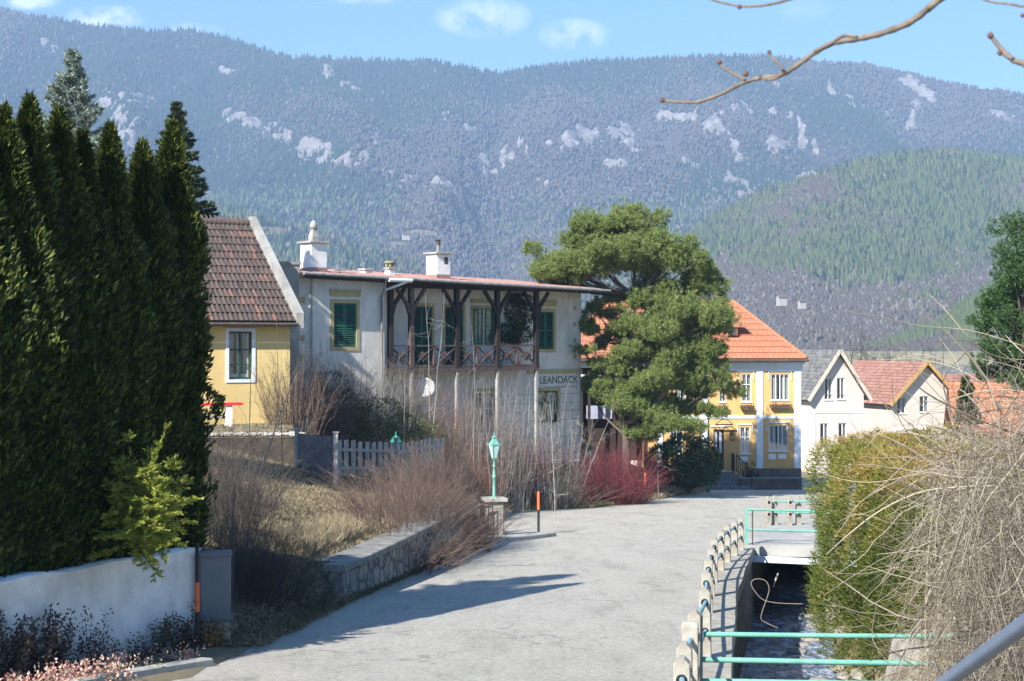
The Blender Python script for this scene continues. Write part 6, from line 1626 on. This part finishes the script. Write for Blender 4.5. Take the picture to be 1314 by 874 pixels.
# brown arching spirea bush over the stone wall
bare("spirea_bush", "large brown twiggy spirea bush spilling over the retaining wall", "bush", gb(515, 37.0), 480, 1.75, .9, .0075, TW_BR, 205, side=(12, 7), sl=.3, area=(1.35, 3.4), curve=.7, hvar=.5, prune={'zf': 1})
bare("spirea_bush", "brown twiggy bush behind the retaining wall close to the lamp pillar", "bush", gb(572, 43.0), 420, 2.2, .7, .009, TW_BR, 206, side=(12, 7), sl=.3, area=(1.25, 2.0), curve=.6, prune={'zf': 1})
bare("bare_bush", "pale arching twigs trailing over the coping of the retaining wall", "bush", gb(545, 38), 90, .8, .7, .006, TW_PL, 207, side=(6, 3), sl=.3, area=(.5, 1.8), curve=.9, lean=(.1, -.1, 0), prune={'zf': 1})
bare("spirea_bush", "low brown twigs hanging over the middle of the retaining wall coping", "bush", (-2.0, 40.2, float(G(-2.4, 40.2))), 260, 1.1, .6, .0075, TW_BR, 234, side=(12, 7), sl=.3, area=(.7, 3.4), curve=.8)
# red dogwoods
bare("dogwood_bush", "big dark red twigged dogwood right of the pale saplings", "bush", gb(790, 71.5), 300, 3.3, 1.2, .015, TW_RED, 208, side=(12, 7), sl=.30, area=(1.3, 1.0), curve=.5)
bare("dogwood_bush", "red twigged dogwood between the lamp and the pale saplings", "bush", gb(668, 68.5), 220, 3.3, 1.0, .014, TW_RED, 209, side=(12, 7), sl=.30, area=(1.3, 1.0), curve=.5)
bare("dogwood_bush", "reddish brown twiggy bush directly left of the green lantern", "bush", gb(592, 60), 130, 3.8, 1.0, .013, TW_OR, 210, side=(12, 7), sl=.3, area=(1.0, .9), curve=.4)
bare("bare_bush", "brown tangle of twigs at the foot of the red dogwood", "bush", gb(770, 72), 160, 1.6, 1.7, .013, TW_BR, 211, side=(6, 4), sl=.3, area=(2.0, .8))
bare("bare_bush", "tan tangled undergrowth below the pale saplings behind the grass strip", "bush", gb(690, 68.3), 200, 1.7, 1.7, .013, TW_BR, 212, side=(6, 4), sl=.3, area=(2.4, .8))
# climber mass at the cottage corner and under the veranda
bare("bare_climber", "dense brown bare climber covering the yellow cottage corner", "climber", (-6.55, 46.8, -2.6), 130, 3.1, .7, .011, TW_BR, 213, side=(9, 4), sl=.22, area=(.9, .5), curve=.3)
bare("bare_climber", "brown bare climber hanging over the left end of the veranda railing", "climber", (-4.6, 62.5, -4.5), 90, 4.2, .9, .013, TW_BR, 214, side=(12, 6), sl=.28, area=(1.1, .7), curve=.3)
bare("bare_climber", "reddish brown bare climber below the middle of the veranda", "climber", (-2.9, 63.5, -4.5), 70, 3.4, .9, .013, TW_OR, 215, side=(12, 6), sl=.28, area=(.9, .7), curve=.3)
bare("bare_bush", "brown bare bush in front of the villa wing window", "bush", (-6.9, 57.5, -4.1), 170, 4.4, 1.3, .011, TW_BR, 216, side=(12, 6), sl=.3, area=(1.4, .8), curve=.4)
bare("bare_bush", "grey brown leafless thicket directly below the veranda middle", "bush", gb(622, 66), 200, 4.6, 1.3, .012, TW_BR, 231, side=(12, 7), sl=.3, area=(1.2, .8))
bare("bare_bush", "fine grey leafless thicket between satellite dish and evergreen bushes", "bush", (-4.9, 59.5, -4.6), 220, 4.6, 1.3, .010, TW_PL, 232, side=(12, 7), sl=.3, area=(1.2, .8))
bare("bare_bush", "brown grey leafless thicket above the dark juniper by the cottage corner", "bush", (-6.5, 52.0, -3.4), 200, 3.9, .9, .009, TW_BR, 233, side=(12, 7), sl=.3, area=(.9, .8))
# saplings
def sapling(px_b, py_b, px_t, py_t, D, label, r0=.03, seed=0, mat_=TW_PL, n=1, sp=.3, group="bare saplings before the villa", side=(14, 4)):
    b_ = P(px_b, py_b, D); tp_ = P(px_t, py_t, D); zb_ = min(b_.z, float(G(b_.x, D))) - .1
    H = tp_.z - zb_
    return bare("bare_sapling", label, "sapling", (b_.x, D, zb_), n, H, sp, r0, mat_, seed, K=10, curve=.1, lean=((tp_.x - b_.x), 0, 0), side=side, sl=.2, area=(.2 if n > 1 else .01,) * 2, group=group, wob=.03, hvar=.05 if n == 1 else .35)
sapling(554, 560, 556, 362, 58, "tall pale forked sapling reaching the villa roof edge before the veranda", .032, 301)
sapling(546, 590, 582, 368, 57, "slender sapling leaning right in front of the green veranda doors", .026, 302)
sapling(610, 600, 600, 410, 60, "thin grey sapling before the villa veranda, above the left of the lantern", .022, 303)
sapling(632, 580, 622, 470, 61, "short thin sapling directly behind the green lantern", .02, 304)
sapling(714, 640, 716, 500, 66, "pale barked birch like sapling with multiple stems in front of the villa corner", .04, 305, n=4, sp=1.0, side=(18, 9, 5))
sapling(672, 640, 668, 470, 66, "pale multi stemmed sapling before the ground floor windows", .026, 306, n=6, sp=1.3, side=(18, 9, 4))
sapling(735, 640, 742, 490, 68, "fine grey multi stemmed bush covering the villa's right corner", .02, 307, n=10, sp=1.9, side=(16, 8, 4))
sapling(700, 640, 690, 480, 67, "fine grey multi stemmed bush below the painted lettering", .02, 308, n=9, sp=1.7, side=(16, 8, 4))
for k, (pb_, ptp, yt, D_, lab_) in enumerate(((575, 578, 455, 61, "grey brown thicket of tall shoots left of the lantern below the veranda railing"), (608, 604, 470, 62.5, "tangled tall bare shoots just left above the lantern"), (640, 642, 465, 63.5, "tangled tall bare shoots behind and right of the lantern top"),
                                               (662, 660, 478, 64.5, "grey tangled shoots hiding the ground floor window next to the slim veranda post"), (722, 724, 510, 67.5, "fine grey shoots hiding the villa's lower right corner"), (470, 465, 440, 58, "brown grey tall shoots before the wing wall left of the downpipe"), (520, 522, 452, 58.5, "brown tall shoots before the left end of the veranda railing"))):
    sapling(pb_, 620, ptp, yt, D_, lab_, .017, 330 + k, TW_BR if k in (0, 5, 6) else TW_PL, n=22, sp=1.1, side=(14, 8, 3))
sapling(845, 600, 846, 470, 75, "single thin stem in front of the big pine", .02, 309)
sapling(318, 720, 335, 390, 30, "slim dark sapling stem rising before the cottage window", .022, 310, TW_DK, sp=.05)
sapling(330, 590, 392, 470, 40, "pale leaning bare branch before the shaded terrace wall", .028, 311, sp=.2)
sapling(296, 800, 312, 600, 23.4, "leaning grey young stem just right of the utility cabinet", .022, 312, TW_DK, sp=.1)
sapling(365, 640, 353, 330, 43, "tall thin pale sapling at the cottage's right corner", .02, 313, TW_BR)
sapling(520, 600, 505, 470, 52, "thin pale sapling rising from the evergreen bush", .02, 314)

# vine tangle on the right
def tangle():
    r = np.random.default_rng(71); t = thing("vine_tangle", "huge tangle of dry tan vine stems filling the lower right", "climber", (6.2, 15.5, -4.2))
    B = np.array([6.2, 15.5, -4.2]); parts = []
    tops = ([1120, 1160, 1200, 1240, 1280, 1320, 1400], [600, 548, 515, 500, 488, 470, 455])
    def mk(n, rad, K, seglen, wob, zl=0, bias=(0, 0, 0), pxr=(1175, 1430), yr=(12.5, 21), low=900):
        px = r.uniform(*pxr, n); D = r.uniform(*yr, n)
        tp = np.interp(px, *tops) + 42; py = tp + (low - tp) * r.uniform(0, 1, n) ** .9
        # left boundary of tangle slants
        lim = 1245 - (py - 560) * .06
        ok = px > np.minimum(lim, 1235) - 70 * r.uniform(0, 1, n) ** 2
        px, D, py = px[ok], D[ok], py[ok]; n = len(px)
        pos = np.stack([(px - 657) / F * D, D, (HY - py) / F * D], 1)
        d = r.normal(size=(n, 3)) * [1, .7, .8] + np.array(bias); d /= np.linalg.norm(d, axis=1, keepdims=True)
        cv = r.normal(0, wob, (n, 3)); out = [pos]
        for k in range(K - 1):
            d = d + cv * .5 + r.normal(0, wob * .45, (n, 3)) + np.array([0, 0, -.05]); d /= np.linalg.norm(d, axis=1, keepdims=True)
            out.append(out[-1] + d * seglen[:n, None] if hasattr(seglen, 'shape') else out[-1] + d * seglen)
        path = np.stack(out, 1) - B
        rd = rad * r.uniform(.5, 1.4, (n, 1)) * (.35 + .65 * np.sin(np.pi * np.linspace(.06, .94, K)))[None, :]
        parts.append(tubes_np(path, rd, 4 if rad > .005 else 3))
    mk(1050, .0034, 12, .12, .42)
    mk(1050, .0032, 10, .11, .42, pxr=(1190, 1420))
    mk(260, .006, 12, .13, .30, bias=(-.15, 0, .0), pxr=(1215, 1420))
    mk(3400, .0018, 8, .075, .55)
    mk(50, .0095, 12, .13, .24, bias=(-.2, 0, .2), pxr=(1240, 1420))
    # upright clematis stalks dangling
    mk(1000, .0032, 8, .14, .08, bias=(0, 0, -1.6), yr=(12, 15))
    V, F_ = join(parts); npmesh("stems", V, F_, TW_TAN, t)
    # named long arching canes traced from the photo
    LC = []
    for k, (D, rad, pts) in enumerate([(14, .012, [(1060, 712), (1090, 685), (1130, 655), (1180, 632), (1230, 625), (1275, 624), (1330, 628)]),
             (13, .010, [(1250, 790), (1240, 760), (1245, 700), (1262, 650), (1300, 600), (1330, 560)]),
             (13, .008, [(1240, 745), (1255, 762), (1280, 765), (1305, 745), (1322, 700)]),
             (15, .007, [(1192, 377), (1215, 400), (1240, 430), (1262, 450), (1290, 460), (1330, 462)]),
             (16, .006, [(1120, 462), (1170, 460), (1230, 458), (1280, 465), (1330, 480)]),
             (15, .006, [(1075, 398), (1120, 405), (1180, 418), (1250, 425), (1330, 450)]),
             (16, .006, [(1135, 435), (1150, 450), (1175, 460), (1220, 470), (1260, 490)]),
             (15, .008, [(1150, 560), (1180, 535), (1230, 510), (1280, 500), (1330, 505)]),
             (15, .007, [(1110, 575), (1140, 548), (1190, 545), (1240, 560), (1300, 590)]),
             (14, .006, [(1205, 433), (1225, 460), (1235, 480), (1262, 520)]), (14, .007, [(1290, 430), (1310, 450), (1340, 475)]),
             (15, .006, [(1130, 640), (1180, 690), (1190, 760), (1170, 830)]), (14, .008, [(1180, 874), (1210, 800), (1250, 740), (1330, 680)]),
             (14, .007, [(1190, 874), (1188, 760), (1200, 640), (1230, 540)]), (16, .005, [(1092, 500), (1130, 470), (1180, 455), (1230, 470)]),
             (15, .006, [(1040, 600), (1080, 615), (1130, 618), (1200, 600), (1260, 570)]), (14.5, .006, [(1075, 670), (1105, 660), (1150, 672), (1210, 668)])]):
        pp_ = np.array([list(P(x, y, D + .3 * math.sin(i + k))) for i, (x, y) in enumerate(pts)]) - B
        uu = np.linspace(0, len(pts) - 1, 22); q = []
        for v in uu:
            i = min(int(v), len(pts) - 2); f = v - i; p0 = pp_[max(i - 1, 0)]; p1 = pp_[i]; p2 = pp_[i + 1]; p3 = pp_[min(i + 2, len(pts) - 1)]
            q.append(.5 * (2 * p1 + (p2 - p0) * f + (2 * p0 - 5 * p1 + 4 * p2 - p3) * f * f + (3 * p1 - p0 - 3 * p2 + p3) * f ** 3))
        LC.append(tubes_np(np.array([q]), np.array([rad * .75 * (.3 + .7 * np.sin(np.pi * np.linspace(.04, .8, 22)))]), 6))
    V, F_ = join(LC); npmesh("long_canes", V, F_, Mleaf("pale_cane", [(.30, .25, .17), (.40, .34, .25)], 0, .6), t)
    # dead leaves and grey fluffy seed clumps low down
    n = 9000; D = r.uniform(13, 20, n); px = r.uniform(1190, 1420, n); py = np.interp(px, *tops) + 30 + r.uniform(0, 1, n) * 330
    pos = np.stack([(px - 657) / F * D, D, (HY - py) / F * D], 1) - B
    V, f = kites(pos, r.normal(size=(n, 3)) + [0, 0, -.5], r.uniform(.02, .06, n), r.uniform(.006, .018, n), None, r); npmesh("dry_leaves", V, [f], Mleaf("dry_vine_leaf", [(.18, .14, .09), (.32, .27, .2), (.42, .38, .3)], .2), t)
tangle()
# loop of cane hanging over the stream
t = thing("hanging_vine", "pale looping vine stem hanging over the stream above the turquoise pipes", "climber")
D = 24; pts = [(1030, 775), (1000, 774), (980, 770), (968, 758), (964, 748), (970, 743), (982, 745), (987, 755), (984, 768), (978, 785), (977, 795), (985, 800), (998, 806)]
def cr0(q):
    out = []
    for i in range(len(q) - 1):
        a, b_, c, d = (Vector(q[max(i - 1, 0)]), Vector(q[i]), Vector(q[i + 1]), Vector(q[min(i + 2, len(q) - 1)]))
        for f in (0, .25, .5, .75): out.append(.5 * (2 * b_ + (c - a) * f + (2 * a - 5 * b_ + 4 * c - d) * f * f + (3 * b_ - a - 3 * c + d) * f ** 3))
    return out + [Vector(q[-1])]
b = MB(); b.tube(cr0([P(x, y, D) for x, y in pts]), .006, 6); b.build("stem", TW_TAN, t)
# small branches over the stream top right: near-camera twigs
BUD = M("branch_bark", (.20, .16, .12), (.11, .09, .07), 40, .8, .004, 200, c3=(.26, .27, .13))
def cr(pts, n=6):
    q = []; P_ = [np.array(p) for p in pts]
    for i in range(len(P_) - 1):
        p0 = P_[max(i - 1, 0)]; p1 = P_[i]; p2 = P_[i + 1]; p3 = P_[min(i + 2, len(P_) - 1)]
        for f in np.linspace(0, 1, n, endpoint=False): q.append(.5 * (2 * p1 + (p2 - p0) * f + (2 * p0 - 5 * p1 + 4 * p2 - p3) * f * f + (3 * p1 - p0 - 3 * p2 + p3) * f ** 3))
    q.append(P_[-1]); return q
def branch(label, D, segs, buds):
    t = thing("bare_branch", label, "branch", P(segs[0][0][0][0], segs[0][0][0][1], D)); o = np.array(t.location)
    b = MB()
    for pts, r0, r1 in segs:
        q = cr([np.array(P(x, y, D + (.02 * i))) - o for i, (x, y) in enumerate(pts)]); n = len(q); b.tube([tuple(v) for v in q], [(r0 + (r1 - r0) * i / (n - 1)) * (1 + .12 * math.sin(i * 1.9)) for i in range(n)], 8)
    b.build("wood", BUD, t)
    for x, y, s_ in buds:
        b = MB(); b.lathe([(.2 * s_, -s_), (.8 * s_, -.5 * s_), (s_, 0), (.8 * s_, .6 * s_), (.15 * s_, 1.2 * s_)], tuple(np.array(P(x, y, D)) - o), 8); b.build("bud", M("brown_bud", (.14, .07, .05), (.09, .045, .035), 60, .6, 0), t)
branch("long bare twig with buds crossing the sky above the ridge, lowest of the overhead twigs", 3.2,
       [([(1420, -160), (1300, -70), (1205, 0), (1190, 12), (1165, 30), (1130, 43), (1100, 50), (1070, 55), (1045, 68), (1020, 86), (1000, 97), (975, 100), (950, 108), (925, 121), (895, 131), (870, 131), (850, 129)], .0085, .0030),
        ([(1100, 48), (1090, 46), (1080, 47), (1062, 58), (1045, 66)], .0035, .004), ([(956, 103), (945, 97), (930, 88), (923, 81)], .0035, .0028), ([(1006, 92), (1000, 84), (990, 72), (987, 68)], .003, .0022),
        ([(1008, 92), (995, 101), (985, 102), (975, 99)], .0034, .003)],
       [(850, 129, .0055), (923, 80, .0055), (957, 95, .006), (987, 67, .0045)])
branch("bare twig at the very top edge of the sky", 3.0, [([(1100, -40), (1040, -12), (1010, 0), (985, 6), (965, 8), (950, 8), (925, 3), (905, -3)], .0035, .002)], [(949, 9, .005)])
branch("thin bare twig end at the top right corner", 3.0, [([(1350, 8), (1314, 8), (1295, 5), (1275, 3), (1258, -2)], .003, .002)], [(1312, 20, .0045)])
branch("bare twig with two round buds at the right edge of the sky", 2.9, [([(1400, 130), (1340, 98), (1314, 82), (1300, 77), (1285, 63), (1272, 47)], .008, .004), ([(1300, 76), (1290, 71), (1284, 68)], .004, .003)], [(1271, 46, .0065), (1283, 68, .0055)])

# ------------------------------------------------------------------ low plants and grass
def creeper(name, label, pts_, hts, mat_, seed, leaf=.05, n_per=220, group=None, cat="plant"):
    r = np.random.default_rng(seed); t = thing(name, label, cat, pts_[0], 0, group); LV = []; tb = []
    o = np.array(pts_[0])
    for (x, y, z), h in zip(pts_, hts):
        for s_ in range(int(5 + h * 4)):
            u = np.linspace(0, 1, 6)[:, None]; top = np.array([r.normal(0, .16), r.normal(0, .12), h * r.uniform(.5, 1)]); p0 = np.array([x, y, z - .05]) - o + r.normal(0, .08, 3) * [1, 1, 0]
            path = p0 + top * u + r.normal(0, .012, (6, 3)); tb.append(path)
            m = int(n_per * h / 2); v = r.uniform(.05, 1, m)[:, None]; q = p0 + top * v + r.normal(0, .035, (m, 3)); LV.append(kites(q, r.normal(size=(m, 3)) + [0, 0, .4], leaf * r.uniform(.6, 1.3, m), leaf * .55, None, r))
    V, F_ = join(LV); npmesh("leaves", V, F_, mat_, t); tb = np.array(tb); V, f = tubes_np(tb, np.linspace(.006, .002, 6)[None, :] * np.ones((len(tb), 1))); npmesh("stem", V, [f], L_BARK, t); return t
def wf(s, off, z=None):      # point in front of the white wall
    q = WALLA + wd * s + np.array([wd[1], -wd[0]]) * -off; q = np.array([q[0], q[1]]); return (q[0], q[1], float(zr(q[1])) + .02)
sgn = 1
MDK = Mleaf("dark_barberry_leaf", [(.045, .035, .03), (.08, .055, .045), (.11, .08, .06), (.07, .075, .04)], .15, .6)
creeper("dark_shrub", "tall dark brown leaved shrub against the left end of the whitewashed wall", [wf(3.6, .22), wf(3.9, .25), wf(3.3, .2), wf(4.2, .3), wf(4.5, .3)], [1.0, .8, .6, .9, .8], MDK, 401, .055, 260)
creeper("dark_shrub", "thin upright dark leaved stems against the middle of the whitewashed wall", [wf(2.75, .2), wf(2.55, .2), wf(2.4, .22)], [.85, .55, .3], MDK, 402, .04, 130)
creeper("dark_shrub", "low dark leaved shrub at the foot of the wall left of the snow pole", [wf(1.7, .25), wf(1.3, .25), wf(.95, .3), wf(.6, .3), wf(.3, .35), wf(2.0, .35), wf(1.1, .5)], [.35, .55, .7, .65, .5, .25, .3], MDK, 403, .045, 240)
PKL = Mleaf("pink_cream_leaf", [(.55, .24, .20), (.68, .36, .30), (.72, .52, .40), (.62, .50, .36)], .3, .6)
def bedp(px, D): x = (px - 657) / F * D; return (x, D, float(zr(D)) + .03)
creeper("euonymus", "pink and cream leaved low plant at the lower left photo corner", [bedp(20, 17.4), bedp(45, 17.6), bedp(70, 17.8), bedp(90, 17.5)], [.25, .4, .3, .2], PKL, 404, .05, 240)
creeper("euonymus", "pink leaved low plant in the middle of the planting bed", [bedp(105, 18.1), bedp(125, 18.3), bedp(85, 18.2)], [.35, .3, .3], PKL, 405, .05, 240)
creeper("euonymus", "small pink leaved plant nearest the snow pole", [bedp(232, 20.2), bedp(222, 20.1)], [.28, .22], PKL, 406, .04, 200)
creeper("euonymus", "pale pink leaved plant just behind the kerb stone", [bedp(160, 18.9), bedp(150, 18.7)], [.32, .3], PKL, 407, .04, 200)
creeper("euonymus", "whitish leaved low plant left of the kerb stone", [bedp(128, 18.5), bedp(140, 18.5), bedp(185, 19.2)], [.25, .22, .2], Mleaf("whitish_leaf", [(.42, .40, .30), (.55, .52, .42), (.35, .38, .18)], .3), 408, .04, 200)
creeper("rose_shrub", "small shrub with a few orange autumn leaves at the cabinet foot", [bedp(262, 21.6), bedp(272, 21.4), bedp(280, 21.5)], [.45, .4, .35], Mleaf("orange_brown_leaf", [(.10, .07, .04), (.22, .12, .04), (.5, .22, .04), (.12, .12, .05)], .2), 409, .045, 120)
creeper("dark_shrub", "rambling dark shrub by the plinth of the ochre house", [(13.2, 86.6, -8.3), (13.6, 86.6, -8.3), (13.0, 86.6, -8.3)], [1.9, 1.2, 1.4], MDK, 410, .12, 60)

def grass(name, label_kind, xs, ys, zs, n, h, mat_, seed, lean=.5, wd_=.012):
    zs = zs + (.045 if name == 'leaf_litter' else 0); r = np.random.default_rng(seed); N = len(xs); m = n; i = r.integers(0, N, m)
    pos = np.stack([xs[i] + r.normal(0, .03, m), ys[i] + r.normal(0, .03, m), zs[i]], 1)
    dr = np.stack([r.normal(0, lean, m), r.normal(0, lean, m), np.ones(m)], 1)
    V, f = kites(pos, dr, h * r.uniform(.4, 1.3, m), wd_ * r.uniform(.7, 1.4, m), None, r)
    o = npmesh(name, V, [f], mat_); struct(o, 'stuff'); return o
def gpts(n, cond, xr, yr, seed, clump=True):
    r = np.random.default_rng(seed); x = r.uniform(*xr, n); y = r.uniform(*yr, n)
    k = cond(x, y)
    if clump: k &= fbm(x * 1.2, y * .7, seed, 3) > r.uniform(.25, .62, n)
    x, y = x[k], y[k]; return x, y, G(x, y) + (fbm(x * 1.7, y * 1.7, 3) - .5) * .12 - .01 + np.where((y > 27) & (y < 46) & (XL(y) - x < 1.6), .05, 0)
DRYG = Mleaf("dry_grass", [(.24, .185, .11), (.34, .27, .165), (.44, .37, .24), (.20, .165, .09)], .3, .8)
GRNG = Mleaf("green_grass", [(.09, .12, .03), (.15, .17, .04), (.24, .23, .08)], .3, .8)
lawn = lambda x, y: (x < XL(y) - .55)
x, y, z = gpts(60000, lawn, (-9, -1), (23.5, 45.5), 501, False); grass("dry_grass", '', x, y, z, 110000, .13, DRYG, 502, .8, .014)
x, y, z = gpts(40000, lambda x, y: lawn(x, y) & (y > 29), (-6.5, -2.5), (29, 43), 503); grass("green_grass", '', x, y, z, 9000, .09, GRNG, 504, .7, .014)
x, y, z = gpts(9000, lambda x, y: (x < XL(y) - .8) & (x > XL(y) - 1.5) & (y > 29) & (y < 34), (-5, -1), (28.5, 35), 505, False); grass("tall_dry_grass", '', x, y, z, 5000, .38, DRYG, 506, .35, .012)
strip = lambda x, y: ((y > 65.8) & (x < np.interp(y, ROADL[0], ROADL[1]) + .1) & (x > -3))
x, y, z = gpts(60000, strip, (-3, 12), (65.5, 86), 507, False); grass("verge_grass", '', x, y, z, 30000, .22, DRYG, 508, .7, .03)
x, y, z = gpts(40000, lambda x, y: strip(x, y) & (y < 70), (-3, 5), (65.5, 70), 509, False); grass("verge_green_grass", '', x, y, z, 9000, .16, GRNG, 510, .7, .03)
# weeds and litter at the foot of the retaining wall and the shaded bank
x, y, z = gpts(30000, lambda x, y: (x < XL(y) + .22) & (x > XL(y) - .12), (-4.5, -.5), (23, 46), 511, False); grass("wall_foot_weeds", '', x, y, zr(y) + .01, 12000, .12, Mleaf("weeds", [(.06, .07, .025), (.13, .12, .05), (.2, .16, .09)], .2), 512, .8, .02)
x, y, z = gpts(30000, lambda x, y: (x < XL(y) + .25) & (x > XL(y) - 2.3), (-7, -2.5), (21.5, 28.5), 513, False); grass("leaf_litter", '', x, y, z, 22000, .07, Mleaf("dead_leaves", [(.12, .08, .05), (.2, .14, .09), (.3, .21, .12), (.09, .09, .04)], .1), 514, 2.5, .03)
x, y, z = gpts(40000, lambda x, y: (x - canL(y) > CW + .3) & (x < canL(y) + 4), (5, 13), (24, 46), 515, True); grass("bank_grass", '', x, y, z, 26000, .16, DRYG, 516, .9, .014)
# bare trees at the foot of the hill beyond the houses
for k, (px, D, H) in enumerate(((1090, 260, 13), (1108, 280, 14), (1125, 250, 12), (1140, 300, 14), (1160, 270, 12), (1075, 310, 10), (1180, 290, 12), (1200, 300, 12), (345, 110, 9.5), (318, 105, 10.5))):
    x = (px - 657) / F * D; zb_ = float(G(x, D)) if k < 8 else -4.5
    bare("bare_tree", ("bare leafless tree in the row beyond the white gabled houses" if k < 8 else ("bare grey tree behind the cottage chimney gap, beside the dark yew", "bare grey tree crown showing just above the cottage ridge")[k - 8]), "tree", (x, D, zb_ + (0 if k < 8 else 0)), 5, H, 3.2, .16 if k < 8 else .06, TW_DK if k < 8 else TW_BR, 600 + k, side=(9, 8, 5) if k >= 8 else (10, 9), sl=.42, area=(.3, .3), group="bare trees at the foot of the hill" if k < 8 else None, wob=.12)

# put each thing's Empty at the base of what it holds
for o in list(COL.objects):
    if o.type == 'EMPTY' and o.parent is None and o.location.length < 1e-6:
        ch = [c for c in COL.objects if c.parent == o and c.type == 'MESH']
        if not ch: continue
        pts = [c.matrix_local @ Vector(v) for c in ch for v in c.bound_box]
        q = Vector(((min(p.x for p in pts) + max(p.x for p in pts)) / 2, (min(p.y for p in pts) + max(p.y for p in pts)) / 2, min(p.z for p in pts)))
        o.location = q
        for c in ch: c.location = Vector(c.location) - q
